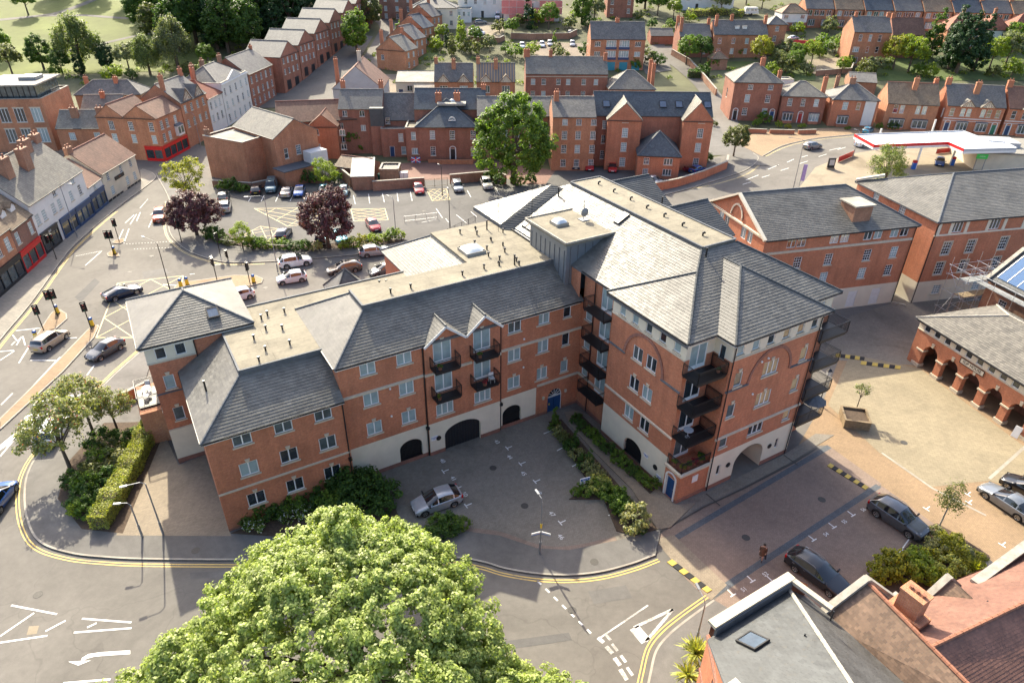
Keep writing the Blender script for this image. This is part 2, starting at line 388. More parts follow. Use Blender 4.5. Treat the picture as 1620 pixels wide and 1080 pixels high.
leafm('leaf_big',(.33,.405,.10),trans=.45,gloss=.55,var=.42,hue=(1.22,1.1,1.4),low=.3); leafm('leaf_mid',(.145,.245,.04),trans=.5); leafm('leaf_dark',(.075,.15,.034),gloss=.25)
leafm('leaf_lime',(.24,.33,.04),trans=.5); leafm('leaf_yellow',(.30,.32,.04),trans=.5); leafm('leaf_willow',(.17,.225,.075)); leafm('leaf_grey',(.19,.23,.12))
leafm('leaf_purple',(.115,.056,.058),hue=(1.4,.9,.95),trans=.25); leafm('leaf_conifer',(.032,.078,.030),gloss=.2,trans=.2); leafm('leaf_hedge',(.36,.40,.10),trans=.35)
leafm('leaf_olive',(.14,.17,.06)); leafm('leaf_variegated',(.26,.28,.12),trans=.35); leafm('leaf_red',(.30,.035,.05),trans=.2); leafm('flower_white',(.75,.75,.70),var=.08,trans=.2)
leafm('leaf_rowan',(.27,.31,.13)); leafm('berry',(.42,.12,.03),var=.25,trans=.1)
leafm('grass_blade',(.15,.18,.05),trans=.4)
# ------------------------------------------------------------------ architecture helpers
def clip(poly,planes):
 for (a,b,c) in planes:
  out = []; n = len(poly)
  if n == 0: return out
  for i in range(n):
   p,q = poly[i],poly[(i+1) % n]
   dp = a*p[0] + b*p[1] + c; dq = a*q[0] + b*q[1] + c
   if dp >= 0: out.append(p)
   if (dp > 0 > dq) or (dp < 0 < dq):
    t = dp/(dp - dq); out.append((p[0] + t*(q[0]-p[0]),p[1] + t*(q[1]-p[1])))
  poly = out
 return poly
def slate_field(mb,poly,course=.26,width=.32,lift=.022,jitter=.007,m=0,base=.012):
 """cover one convex, planar roof face with single slates, each with its own tilt and bottom edge"""
 P_ = [np.array(p,float) for p in poly]
 nrm = np.zeros(3)
 for i in range(len(P_)): nrm += np.cross(P_[i],P_[(i+1) % len(P_)])
 nrm /= np.linalg.norm(nrm)
 if nrm[2] < 0: nrm = -nrm; P_ = P_[::-1]
 t = np.array([-nrm[1],nrm[0],0.]); t /= np.linalg.norm(t); s = np.cross(nrm,t)
 if s[2] < 0: s = -s; t = -t
 O_ = P_[0]; q = [((p - O_) @ t,(p - O_) @ s) for p in P_]
 area = sum(q[i][0]*q[(i+1) % len(q)][1] - q[(i+1) % len(q)][0]*q[i][1] for i in range(len(q)))
 if area < 0: q = q[::-1]
 planes = []
 for i in range(len(q)):
  a,b = q[i],q[(i+1) % len(q)]; dx,dy = b[0]-a[0],b[1]-a[1]; L = math.hypot(dx,dy)
  if L > 1e-6: planes.append((-dy/L,dx/L,(dy*a[0] - dx*a[1])/L))
 x0 = min(p[0] for p in q); x1 = max(p[0] for p in q); y0 = min(p[1] for p in q); y1 = max(p[1] for p in q)
 rows = int((y1 - y0)/course) + 1; rn = random.random
 for r in range(rows):
  ya = y0 + r*course; yb = ya + course*1.0; off = (r % 2)*.5*width + .06*width*(rn()-.5); rl = (rn()-.5)*.004
  for k in range(int((x1 - x0)/width) + 3):
   xa = x0 - width + off + k*width; xb = xa + width - .006
   if xb < x0 or xa > x1: continue
   cs = [(xa,ya),(xb,ya),(xb,yb),(xa,yb)]
   mn = min(min(a*p[0] + b*p[1] + c for p in cs) for a,b,c in planes)
   if mn < 0:
    if any(max(a*p[0] + b*p[1] + c for p in cs) <= 0 for a,b,c in planes): continue
    cs = clip(cs,planes)
    if len(cs) < 3: continue
   l0 = lift + rl + (rn()-.5)*jitter*2; l1 = l0 + (rn()-.5)*jitter
   i0 = len(mb.v); low = []
   for j,(x,y) in enumerate(cs):
    fy = (y - ya)/course; fx = (x - xa)/width
    h = base + (1 - fy)*(l0 + (l1 - l0)*fx)
    mb.v.append(tuple(O_ + t*x + s*y + nrm*h))
    if abs(y - ya) < 1e-6: low.append((x,j))
   mb.f.append(tuple(range(i0,i0 + len(cs)))); mb.m.append(m)
   if len(low) == 2:
    (xA,jA),(xB,jB) = low
    if xA > xB: (xA,jA),(xB,jB) = (xB,jB),(xA,jA)
    k0 = len(mb.v)
    mb.v.append(tuple(O_ + t*xA + s*ya)); mb.v.append(tuple(O_ + t*xB + s*ya))
    mb.f.append((k0,k0+1,i0+jB,i0+jA)); mb.m.append(m)
def roof_part(parent,faces,mat,under='lead',thick=.14,name='roof',slates=True,course=.26,width=.32,ridges=(),ridge_mat='slate_dark',lift=.026,jitter=.003,rr=.10):
 """roof: slabs under, courses of slates on top, ridge and hip tiles"""
 mb = MB(); fl = []
 for f in faces:                                  # faces that are not flat are cut in two
  if len(f) == 4:
   q = [np.array(p,float) for p in f]; nn = np.cross(q[1]-q[0],q[2]-q[0])
   if abs((q[3]-q[0]) @ nn)/(np.linalg.norm(nn)+1e-9) > .008: fl += [[f[0],f[1],f[2]],[f[0],f[2],f[3]]]; continue
  fl.append(f)
 faces = fl
 for f in faces:
  n = len(f); mb.poly(f)
  lo = [(p[0],p[1],p[2]-thick) for p in f]; mb.poly(lo[::-1])
  for i in range(n):
   j = (i+1) % n; mb.poly([lo[i],lo[j],f[j],f[i]])
 ro = mb.build(name,under if slates else mat,parent)
 if slates:
  sb = MB()
  for f in faces: slate_field(sb,f,course,width,lift,jitter)
  sb.build('slate_courses',mat,ro,uv=False,kind='stuff')
 if ridges:
  rb = MB()
  for a,b in ridges:
   a = np.array(a,float); b = np.array(b,float); L = np.linalg.norm(b - a); k = max(1,int(L/.45))
   for i in range(k):
    p = a + (b-a)*i/k; q = a + (b-a)*(i+.96)/k; p[2] += .03; q[2] += .03
    rb.tube(p,q,rr*random.uniform(.95,1.06),rr*.93,6)
  rb.build('ridge_tiles',ridge_mat,ro,kind='stuff')
 return ro
def hip_faces(x0,y0,x1,y1,z,rise,h0=True,h1=True,along='x',run=None):
 """hipped / gabled roof on a rectangle; h0/h1: hip at the low/high end of the ridge. returns faces, ridge lines, ridge height"""
 if along == 'y':
  f,r,zt = hip_faces(y0,x0,y1,x1,z,rise,h0,h1,'x',run)
  sw = lambda p: (p[1],p[0],p[2]); return [[sw(p) for p in q][::-1] for q in f],[(sw(a),sw(b)) for a,b in r],zt
 ym = (y0 + y1)/2; run = (y1 - y0)/2 if run is None else run; zt = z + rise
 ra = (x0 + (run if h0 else 0),ym,zt); rb = (x1 - (run if h1 else 0),ym,zt)
 if ra[0] > rb[0]: c = (ra[0] + rb[0])/2; ra = (c,ym,zt); rb = (c + .01,ym,zt)
 F = [[(x0,y0,z),(x1,y0,z),rb,ra],[(x1,y1,z),(x0,y1,z),ra,rb]]; R = [(ra,rb)]
 if h0: F.append([(x0,y1,z),(x0,y0,z),ra]); R += [((x0,y0,z),ra),((x0,y1,z),ra)]
 if h1: F.append([(x1,y0,z),(x1,y1,z),rb]); R += [((x1,y0,z),rb),((x1,y1,z),rb)]
 return F,R,zt
def wall(mb,p0,p1,z0,z1,holes=(),depth=.14,m=0,arches=(),bands=()):
 """vertical wall seen from outside with p0 left and p1 right; rectangular holes (u0,u1,za,zb), arches (u0,u1,zspring,ztop); bands (za,zb,mat)"""
 p0 = np.array(p0[:2],float); p1 = np.array(p1[:2],float); d = p1 - p0; L = np.linalg.norm(d); d /= L; nin = np.array([-d[1],d[0]])
 def pt(u,z,k=0): q = p0 + d*u + nin*k; return (q[0],q[1],z)
 hs = [h for h in holes] + [(a[0],a[1],a[4] if len(a) > 4 else z0,a[3]) for a in arches]
 us = sorted({0,L,*[min(max(h[0],0),L) for h in hs],*[min(max(h[1],0),L) for h in hs]})
 zs = sorted({z0,z1,*[min(max(h[2],z0),z1) for h in hs],*[min(max(h[3],z0),z1) for h in hs],*[min(max(b[0],z0),z1) for b in bands],*[min(max(b[1],z0),z1) for b in bands]})
 for i in range(len(us)-1):
  for j in range(len(zs)-1):
   uc,zc = (us[i]+us[i+1])/2,(zs[j]+zs[j+1])/2
   if us[i+1]-us[i] < 1e-5 or zs[j+1]-zs[j] < 1e-5: continue
   if any(h[0] < uc < h[1] and h[2] < zc < h[3] for h in hs): continue
   mm = m
   for b in bands:
    if b[0] < zc < b[1]: mm = b[2]
   mb.poly([pt(us[i],zs[j]),pt(us[i+1],zs[j]),pt(us[i+1],zs[j+1]),pt(us[i],zs[j+1])],mm)
 for (a,b,c,e) in holes:
  mm = m
  for bd in bands:
   if bd[0] < (c+e)/2 < bd[1]: mm = bd[2]
  mb.poly([pt(a,c),pt(b,c),pt(b,c,depth),pt(a,c,depth)],mm); mb.poly([pt(a,e,depth),pt(b,e,depth),pt(b,e),pt(a,e)],mm)
  mb.poly([pt(a,c),pt(a,c,depth),pt(a,e,depth),pt(a,e)],mm); mb.poly([pt(b,c,depth),pt(b,c),pt(b,e),pt(b,e,depth)],mm)
 for ar in arches:
  a,b,zsp,zt = ar[:4]; zb = ar[4] if len(ar) > 4 else z0; dp = ar[5] if len(ar) > 5 else .3; mm = m
  for bd in bands:
   if bd[0] < zt - .1 < bd[1]: mm = bd[2]
  n = 14; c = (a+b)/2; hw = (b-a)/2
  pts = [(c - hw*math.cos(math.pi*i/n),zsp + (zt-zsp)*math.sin(math.pi*i/n)) for i in range(n+1)]
  for (ua,za),(ub,zb_) in zip(pts[:-1],pts[1:]):
   mb.poly([pt(ua,za),pt(ub,zb_),pt(ub,zt),pt(ua,zt)],mm)
   mb.poly([pt(ua,za,dp),pt(ub,zb_,dp),pt(ub,zb_),pt(ua,za)],mm)
  for u,fl in ((a,0),(b,1)):
   q = [pt(u,zb),pt(u,zb,dp),pt(u,zsp,dp),pt(u,zsp)]
   mb.poly(q[::-1] if fl else q,mm)
WM = {}
def win_mesh(style,wd,hg):
 k = (style,round(wd,2),round(hg,2))
 if k in WM: return WM[k]
 f = MB(); x,z = wd/2,hg/2; t = .055 if min(wd,hg) < 1.0 else .07; y0,y1 = .05,.12; panes = []
 def fr(a,b,c,e): f.box(a,y0,c,b,y1,e)
 fr(-x,x,-z,-z+t); fr(-x,x,z-t,z); fr(-x,-x+t,-z+t,z-t); fr(x-t,x,-z+t,z-t)
 n = {'case2': 2,'case1': 1,'case3': 3,'french': 2,'sash': 1,'sash2': 1,'fixed': 1,'case4': 4}.get(style,1)
 mw = .09; iw = (2*x - 2*t - (n-1)*mw)/n
 for i in range(n):
  a = -x + t + i*(iw + mw)
  if i: fr(a - mw,a,-z+t,z-t)
  panes.append((a,a + iw,-z+t,z-t))
 if style == 'sash':
  nx = 3 if wd > .85 else 2; nz = 4
  for i in range(1,nx): c = -x+t + (2*x-2*t)*i/nx; f.box(c-.018,y0+.02,-z+t,c+.018,y1-.01,z-t)
  for i in range(1,nz): c = -z+t + (2*z-2*t)*i/nz; hh = .03 if i == 2 else .018; f.box(-x+t,y0+.015,c-hh,x-t,y1-.015,c+hh)
 if style == 'sash2': f.box(-x+t,y0+.01,-.03,x-t,y1-.01,.03)
 if style == 'french':
  for a,b,c,e in panes: f.box(a,y0+.02,c,b,y1-.02,c+.22)
 fm = f.mesh('window','upvc')
 pm = []
 for (a,b,c,e) in panes:
  pb = MB(); pb.poly([(a,.09,c),(b,.09,c),(b,.09,e),(a,.09,e)]); pm.append(pb.mesh('pane','glass_dark',uv=False))
 sb = MB(); sb.box(-x-.1,-.09,-z-.12,x+.1,.05,-z); sm = sb.mesh('sill','stone')
 kb = MB(); kb.hexa([(-.11,-.06,z+.005),(.11,-.06,z+.005),(.11,.02,z+.005),(-.11,.02,z+.005),(-.19,-.08,z+.32),(.19,-.08,z+.32),(.19,.02,z+.32),(-.19,.02,z+.32)]); km = kb.mesh('keystone','stone')
 lb = MB(); lb.box(-x-.12,-.03,z,x+.12,.03,z+.2); lm = lb.mesh('lintel','stone')
 bb = MB()
 for (a,b,c,e) in ((-x-.13,-x,-z,z+.13),(x,x+.13,-z,z+.13),(-x,x,z,z+.13)): bb.box(a,-.04,c,b,.04,e)
 bm_ = bb.mesh('surround','stone')
 WM[k] = (fm,pm,sm,km,lm,bm_); return WM[k]
GL = ['glass_dark','glass_dark','glass_mid','glass_curtain','glass_curtain']
def window(parent,pos,ang,wd,hg,style='case2',glass=None,sill=True,key=False,lintel=False,surround=False,name='window'):
 fm,pm,sm,km,lm,bm_ = win_mesh(style,wd,hg)
 o = obj(name,fm,parent); o.location = pos; o.rotation_euler = (0,0,ang)
 g = glass or random.choice(GL)
 for p in pm:
  po = obj('pane',p,o); po.material_slots[0].link = 'OBJECT'; po.material_slots[0].material = MAT[g]
 if sill: obj('sill',sm,o)
 if key: obj('keystone',km,o)
 if lintel: obj('lintel',lm,o)
 if surround: obj('surround',bm_,o)
 return o
def facade(parent,mb,p0,p1,z0,z1,wins=(),arches=(),bands=(),m=0,depth=.14,glass=None):
 """wall with real openings and windows: wins = (u, zc, w, h, style, {options})"""
 p0 = np.array(p0[:2],float); p1 = np.array(p1[:2],float); d = p1 - p0; L = np.linalg.norm(d); d /= L; ang = math.atan2(d[1],d[0])
 holes = [(u - w_/2,u + w_/2,zc - h_/2,zc + h_/2) for (u,zc,w_,h_,*_) in wins]
 wall(mb,p0,p1,z0,z1,holes,depth,m,arches,bands)
 for wn in wins:
  u,zc,w_,h_,st = wn[:5]; op = dict(wn[5]) if len(wn) > 5 else {}
  q = p0 + d*u
  if st == 'door': door(parent,(q[0],q[1],zc),ang,w_,h_,**op)
  else:
   if glass and 'glass' not in op: op['glass'] = glass
   window(parent,(q[0],q[1],zc),ang,w_,h_,st,**op)
DM = {}
def door(parent,pos,ang,wd,hg,mat='door_blue',surround=False,name='door',glazed=False):
 k = (round(wd,2),round(hg,2),mat)
 if k not in DM:
  b = MB(); x,z = wd/2,hg/2; b.box(-x+.06,.06,-z,x-.06,.11,z-.06)
  for (a,c,e,g) in ((-x+.14,-.05,-z+.15,-.1),(.05,x-.14,-z+.15,-.1),(-x+.14,-.05,.05,z-.2),(.05,x-.14,.05,z-.2)): b.box(a,.045,e,c,.06,g)
  fr = MB()
  for (a,c,e,g) in ((-x,-x+.06,-z,z),(x-.06,x,-z,z),(-x+.06,x-.06,z-.06,z)): fr.box(a,.03,e,c,.12,g)
  h = MB(); h.sphere((x-.16,.03,-.02),.035,6,4)
  DM[k] = (b.mesh('door',mat),fr.mesh('door_frame','timber_white'),h.mesh('door_handle','rim'))
 a,b,c = DM[k]
 o = obj(name,a,parent); o.location = pos; o.rotation_euler = (0,0,ang); obj('door_frame',b,o); obj('door_handle',c,o)
 if surround:
  k2 = ('s',) + k
  if k2 not in DM:
   s = MB(); x,z = wd/2,hg/2
   s.box(-x-.16,-.08,-z,-x,.04,z+.05); s.box(x,-.08,-z,x+.16,.04,z+.05)
   n = 8
   for i in range(n):
    t0,t1 = math.pi*i/n,math.pi*(i+1)/n; ri,ro_ = x,x+.16
    s.hexa([(-ri*math.cos(t0),-.08,z+.05+ri*math.sin(t0)*.8),(-ri*math.cos(t1),-.08,z+.05+ri*math.sin(t1)*.8),(-ri*math.cos(t1),.04,z+.05+ri*math.sin(t1)*.8),(-ri*math.cos(t0),.04,z+.05+ri*math.sin(t0)*.8),
      (-ro_*math.cos(t0),-.08,z+.05+ro_*math.sin(t0)*.8),(-ro_*math.cos(t1),-.08,z+.05+ro_*math.sin(t1)*.8),(-ro_*math.cos(t1),.04,z+.05+ro_*math.sin(t1)*.8),(-ro_*math.cos(t0),.04,z+.05+ro_*math.sin(t0)*.8)])
   DM[k2] = s.mesh('door_surround','timber_white')
  obj('door_surround',DM[k2],o)
 return o
CHM = {}
def chimney(parent,x,y,z0,z1,w_=.9,d_=.6,mat='brick_red',pots=2,along='x',pot='terracotta'):
 k = (round(z1-z0,1),w_,d_,mat,pots,along,pot)
 if k not in CHM:
  h = z1 - z0; b = MB(); sx,sy = (w_/2,d_/2) if along == 'x' else (d_/2,w_/2)
  b.box(-sx,-sy,0,sx,sy,h-.28); b.box(-sx-.06,-sy-.06,h-.28,sx+.06,sy+.06,h-.14); b.box(-sx-.02,-sy-.02,h-.14,sx+.02,sy+.02,h)
  pm = []
  for i in range(pots):
   f = (i+.5)/pots - .5; px,py = (f*w_,0) if along == 'x' else (0,f*w_)
   p = MB(); p.tube((px,py,h),(px,py,h+.42),.13,.10,8); p.tube((px,py,h+.36),(px,py,h+.45),.135,.13,8); pm.append(p.mesh('chimney_pot',pot,uv=False))
  CHM[k] = (b.mesh('chimney',mat),pm)
 a,pm = CHM[k]; o = obj('chimney',a,parent); o.location = (x,y,z0)
 for p in pm: obj('chimney_pot',p,o)
 return o
def pipe(parent,mb_pts,r=.05,name='downpipe',mat='black_metal'):
 b = MB(); b.path(mb_pts,r,6); return b.build(name,mat,parent,uv=False)
ROOFL = {}
def rooflight(parent,p,ang,slope,wd=.8,hg=1.1):
 """roof window lying on a slope that rises away along local y"""
 k = (wd,hg)
 if k not in ROOFL:
  b = MB(); x,y = wd/2,hg/2
  for (a,c,e,g) in ((-x,x,-y,-y+.09),(-x,x,y-.09,y),(-x,-x+.09,-y+.09,y-.09),(x-.09,x,-y+.09,y-.09)): b.box(a,e,0,c,g,.13)
  q = MB(); q.poly([(-x+.09,-y+.09,.10),(x-.09,-y+.09,.10),(x-.09,y-.09,.10),(-x+.09,y-.09,.10)])
  ROOFL[k] = (b.mesh('rooflight','black_metal'),q.mesh('pane','rooflight',uv=False))
 o = obj('rooflight',ROOFL[k][0],parent); o.location = p; o.rotation_euler = (slope,0,ang); obj('pane',ROOFL[k][1],o); return o
TXT = {}
def _pre(txt):
 c = bpy.data.curves.new('lettering','FONT'); c.body = txt; c.size = 1; c.extrude = .008; c.align_x = 'CENTER'; c.align_y = 'CENTER'
 o = bpy.data.objects.new('tmp',c); COL.objects.link(o)
 dg = bpy.context.evaluated_depsgraph_get(); TXT[txt] = bpy.data.meshes.new_from_object(o.evaluated_get(dg)); bpy.data.objects.remove(o)
for _t in ('BAR','INN','SLIP HOUSE','PLEASE KEEP\nCLEAR','SOUTH','A38','OPEN','PRIVATE','PARKING',*map(str,range(40,58))): _pre(_t)
def text_mesh(txt,mat):
 me = TXT[txt].copy(); me.materials.clear(); me.materials.append(MAT[mat]); me.name = 'lettering'; return me
def lettering(txt,size,mat,parent,M,name='lettering'):
 o = obj(name,text_mesh(txt,mat),parent); o.matrix_local = M @ Matrix.Diagonal((size,size,1,1)); return o
# ------------------------------------------------------------------ ground
def pts_px(L,z=0): return [G(x,y,z) for x,y in L]
def sheet(name,pts,z,mat,parent=None,slab=0,top=True):
 """flat sheet from plan points (x, y) at height z; slab: side faces going down this far"""
 p3 = [Vector((p[0],p[1],z)) for p in pts]; tri = tessellate_polygon([p3]); b = MB(); b.v = [tuple(p) for p in p3]
 ar = sum(p3[i].x*p3[(i+1) % len(p3)].y - p3[(i+1) % len(p3)].x*p3[i].y for i in range(len(p3)))
 for t in tri:
  a,c,e = (p3[i] for i in t)
  if (c - a).cross(e - a).z < 0: t = (t[0],t[2],t[1])
  b.f.append(tuple(t)); b.m.append(0)
 if slab:
  n = len(p3)
  for i in range(n):
   a,c = p3[i],p3[(i+1) % n]
   if ar < 0: a,c = c,a
   b.poly([(a.x,a.y,z-slab),(c.x,c.y,z-slab),(c.x,c.y,z),(a.x,a.y,z)])
 return b.build(name,mat,parent,kind=None if parent else 'structure')
def smooth_line(pts,n=6):
 """Catmull-Rom through plan points"""
 P_ = [np.array(p[:2],float) for p in pts]; P_ = [2*P_[0]-P_[1]] + P_ + [2*P_[-1]-P_[-2]]; out = []
 for i in range(1,len(P_)-2):
  a,b,c,d = P_[i-1:i+3]
  for k in range(n):
   t = k/n; out.append(.5*((2*b) + (c-a)*t + (2*a-5*b+4*c-d)*t*t + (3*b-3*c+d-a)*t**3))
 out.append(P_[-2]); return out
def strip(mb,line,off,wd,z,m=0,z0=None):
 """ribbon along a plan line, centre offset to the left by off"""
 L = [np.array(p[:2],float) for p in line]; nr = []
 for i in range(len(L)):
  d = L[min(i+1,len(L)-1)] - L[max(i-1,0)]; d /= (np.linalg.norm(d)+1e-9); nr.append(np.array([-d[1],d[0]]))
 a = [L[i] + nr[i]*(off - wd/2) for i in range(len(L))]; c = [L[i] + nr[i]*(off + wd/2) for i in range(len(L))]
 for i in range(len(L)-1):
  mb.poly([(*a[i],z),(*a[i+1],z),(*c[i+1],z),(*c[i],z)],m)
  if z0 is not None:
   mb.poly([(*a[i],z0),(*a[i+1],z0),(*a[i+1],z),(*a[i],z)],m); mb.poly([(*c[i+1],z0),(*c[i],z0),(*c[i],z),(*c[i+1],z)],m)
 if z0 is not None:
  for i in (0,len(L)-1): mb.poly([(*a[i],z0),(*c[i],z0),(*c[i],z),(*a[i],z)],m)
def ribbon(name,line,off,wd,z,mat,parent,z0=None):
 b = MB(); strip(b,line,off,wd,z,0,z0); return b.build(name,mat,parent)
def seg(parent,a,b,wd=.1,mat='paint_white',z=.010,name='lane_marking'):
 """painted line between two photo points"""
 return ribbon(name,[G(*a),G(*b)],0,wd,z,mat,parent)
def shape(parent,pts,mat='paint_white',z=.010,name='lane_marking'):
 return sheet(name,[G(*p) for p in pts],z,mat,parent)
# one big sheet that reaches the horizon
gb = MB(); xs = np.unique(np.concatenate([np.linspace(-3000,-320,8),np.linspace(-300,340,65),np.linspace(380,3000,8)]))
ys = np.unique(np.concatenate([np.linspace(-900,0,5),np.linspace(10,160,8),np.linspace(165,420,60),np.linspace(450,4000,12)]))
for y in ys:
 for x in xs: gb.v.append((x,y,T(x,y) - .03))
nx = len(xs)
for j in range(len(ys)-1):
 for i in range(nx-1): gb.f.append((j*nx+i,j*nx+i+1,(j+1)*nx+i+1,(j+1)*nx+i)); gb.m.append(0)
gb.build('ground','earth',smooth=True,kind='structure')
road = sheet('road',[(-130,-40),(150,-40),(150,122),(118,150),(118,168),(70,160),(40,140),(8,124),(-20,122),(-60,140),(-84,158),(-130,158)],0.0,'asphalt')
PH = .11                                          # kerb height
def pavement(line_px,back_px,mat='footway',h=PH,kerb=True,name='pavement',sm=True):
 """pavement between a kerb line and a back line (both as photo points along the same direction)"""
 line = [G(*p)[:2] for p in line_px]
 if sm and len(line) > 2: line = smooth_line(line)
 back = [G(*p)[:2] for p in back_px]
 o = sheet(name,list(line) + list(back[::-1]),h,mat,slab=h+.05)
 if kerb:
  c = sum(back)/len(back); d = line[1]-line[0]; side = np.sign(d[0]*(c-line[0])[1] - d[1]*(c-line[0])[0])
  ribbon('kerb',line,side*.075,.15,h+.006,'kerbstone',o,0.0)
 return o,line
# left, shop side
_,shop_kerb = pavement([(-60,620),(0,540),(50,480),(100,410),(120,387),(160,351),(200,319),(240,289),(247,280),(240,273),(226,268)],[(-90,560),(-10,475),(45,430),(70,402),(113,370),(153,337),(223,284),(222,270)],'pave_slab')
# corner by the tower, forecourt and footway along the front
kl = [(232,548),(180,594),(120,655),(66,712),(45,745),(38,778),(42,822),(62,858),(110,876),(170,883),(240,886),(380,887),(520,886),(640,884),(735,884)]
_,front_kerb = pavement(kl,[(243,560),(231,600),(235,650),(285,735),(330,715),(365,836),(440,810),(560,760),(620,790),(640,843),(735,843)],'footway')
sheet('forecourt',[G(*p)[:2] for p in [(215,760),(250,700),(262,690),(283,737),(330,718),(364,842),(366,849),(185,848),(196,800)]],PH+.006,'pave_forecourt')
kl2 = [(735,884),(770,892),(800,901),(850,909),(900,911),(950,906),(1000,893),(1037,879)]
pavement(kl2,[(735,841),(790,848),(850,868),(900,871),(975,856),(1045,838)],'footway')
# courtyard of the flats
sheet('courtyard',[G(*p)[:2] for p in [(556,764),(640,733),(790,674),(900,645),(930,655),(1010,720),(1050,775),(1064,798),(1090,800),(1050,838),(975,856),(900,871),(850,868),(790,848),(735,841),(640,843),(618,795)]],.012,'pave_court')
ribbon('paving_border',smooth_line([G(*p) for p in [(737,838),(790,845),(850,865),(900,868),(975,853)]]),.0,.55,.018,'pave_pink',bpy.data.objects['courtyard'])
sheet('garden_path',[G(*p)[:2] for p in [(893,653),(912,650),(960,700),(1010,745),(1050,782),(1066,800),(1100,796),(1060,835),(1040,838),(1000,775),(940,715),(900,672)]],.10,'pave_forecourt',slab=.1)
# footway round the corner block
pavement([(1040,842),(1110,800),(1180,768),(1256,728),(1290,706),(1320,688)],[(1064,797),(1116,780),(1240,719),(1262,705),(1290,686)],'pave_court',sm=False,kerb=False,h=.03)
# block-paved lane, pink in the middle with blue edges
sheet('lane',[G(*p)[:2] for p in [(1038,848),(1110,803),(1180,771),(1256,731),(1310,704),(1395,765),(1270,845),(1140,935),(1120,948),(1085,915)]],.008,'pave_pink')
lane = bpy.data.objects['lane']
ribbon('drain_channel',[G(1042,843),G(1112,803),G(1180,771),G(1256,732),G(1292,709)],0,.14,.04,'iron_cover',lane)
for a_,b_ in (((1117,781),(1139,800)),((1240,720),(1262,736))): ribbon('drain_channel',[G(*a_),G(*b_)],0,.12,.042,'iron_cover',lane)
ribbon('paving_border',[G(1050,862),(G(1312,706))],0,.5,.014,'pave_blue',lane); ribbon('paving_border',[G(1128,940),G(1390,768)],0,.5,.014,'pave_blue',lane)
sheet('speed_table',[G(*p)[:2] for p in [(1035,853),(1066,846),(1150,925),(1125,949),(1088,915)]],.020,'pave_forecourt')
sheet('parking_bays',[G(*p)[:2] for p in [(1130,948),(1270,850),(1395,768),(1480,830),(1440,860),(1340,930),(1310,960),(1180,1080),(1080,1080)]],.006,'pave_pink')
sheet('plaza',[G(*p)[:2] for p in [(1262,706),(1300,640),(1330,560),(1400,500),(1440,484),(1620,470),(1900,560),(1900,900),(1700,1000),(1620,930),(1560,880),(1480,830),(1395,768),(1310,704)]],.004,'pave_tan')
sheet('plaza_centre',[G(*p)[:2] for p in [(1310,640),(1345,560),(1455,583),(1612,700),(1700,760),(1700,800),(1565,760),(1470,770),(1390,715)]],.012,'pave_sand')
sheet('plaza_shade',[G(*p)[:2] for p in [(1300,560),(1345,500),(1410,480),(1520,472),(1500,500),(1455,530),(1452,578),(1330,570)]],.010,'pave_court')  # darker paving sheet, the blocks' shade put into its colour
plaza = bpy.data.objects['plaza']
ribbon('channel',[G(1565,757),G(1640,690)],0,.25,.016,'kerbstone',plaza); ribbon('channel',[G(1395,716),G(1475,772),G(1560,815)],0,.2,.016,'kerbstone',plaza)
# bottom right corner pavement
kl3 = [(1020,1100),(1027,1065),(1036,1030),(1055,1005),(1085,980),(1128,949)]
pavement(kl3,[(1180,1200),(1170,1080),(1165,1000),(1150,962)],'footway')
# pavement beside the car park and behind the flats
klc = [(246,275),(268,318),(266,345),(268,368),(280,385),(300,399),(330,410),(362,416),(420,415),(480,411),(560,404),(640,396),(700,388)]
pavement(klc,[(262,272),(290,300),(300,330),(300,352),(318,372),(340,386),(380,392),(440,395),(520,395),(600,389),(690,378)],'footway')
pavement([(380,495),(450,476),(560,450),(660,425)],[(395,520),(470,490),(600,460),(680,440)],'footway',sm=False)
# car park, its planting strip and the yard behind
sheet('car_park',[G(*p)[:2] for p in [(300,330),(345,300),(430,296),(640,286),(800,282),(845,300),(880,330),(700,386),(640,380),(520,392),(400,388),(345,380),(318,365)]],.008,'asphalt_dark')
sheet('planting_bed',[G(*p)[:2] for p in [(318,368),(345,384),(400,393),(520,396),(610,388),(640,380),(600,379),(520,386),(440,386),(395,381),(350,368)]],.10,'soil',slab=.1)
sheet('courtyard_red',[G(*p)[:2] for p in [(560,262),(760,252),(880,270),(1000,272),(1000,284),(850,292),(640,286),(560,286)]],.006,'pave_brickred')
sheet('yard',[G(*p)[:2] for p in [(880,268),(1010,262),(1140,250),(1140,268),(1030,300),(940,300),(860,296)]],.010,'asphalt_dark')
# far road to the right: pavements either side, forecourt of the filling station
pavement([(1035,313),(1080,302),(1130,287),(1180,270),(1200,252),(1192,243)],[(1032,300),(1080,290),(1132,272),(1145,255),(1150,240)],'footway')
pavement([(1205,248),(1235,232),(1270,223),(1310,217),(1400,211),(1520,216),(1620,222)],[(1160,224),(1210,206),(1270,205),(1320,203),(1400,203),(1520,206),(1620,212)],'pave_tan')
sheet('filling_station_forecourt',[G(*p)[:2] for p in [(1262,300),(1290,265),(1340,245),(1420,232),(1620,228),(1700,250),(1640,290),(1500,300),(1400,330),(1330,310)]],.05,'concrete',slab=.05)
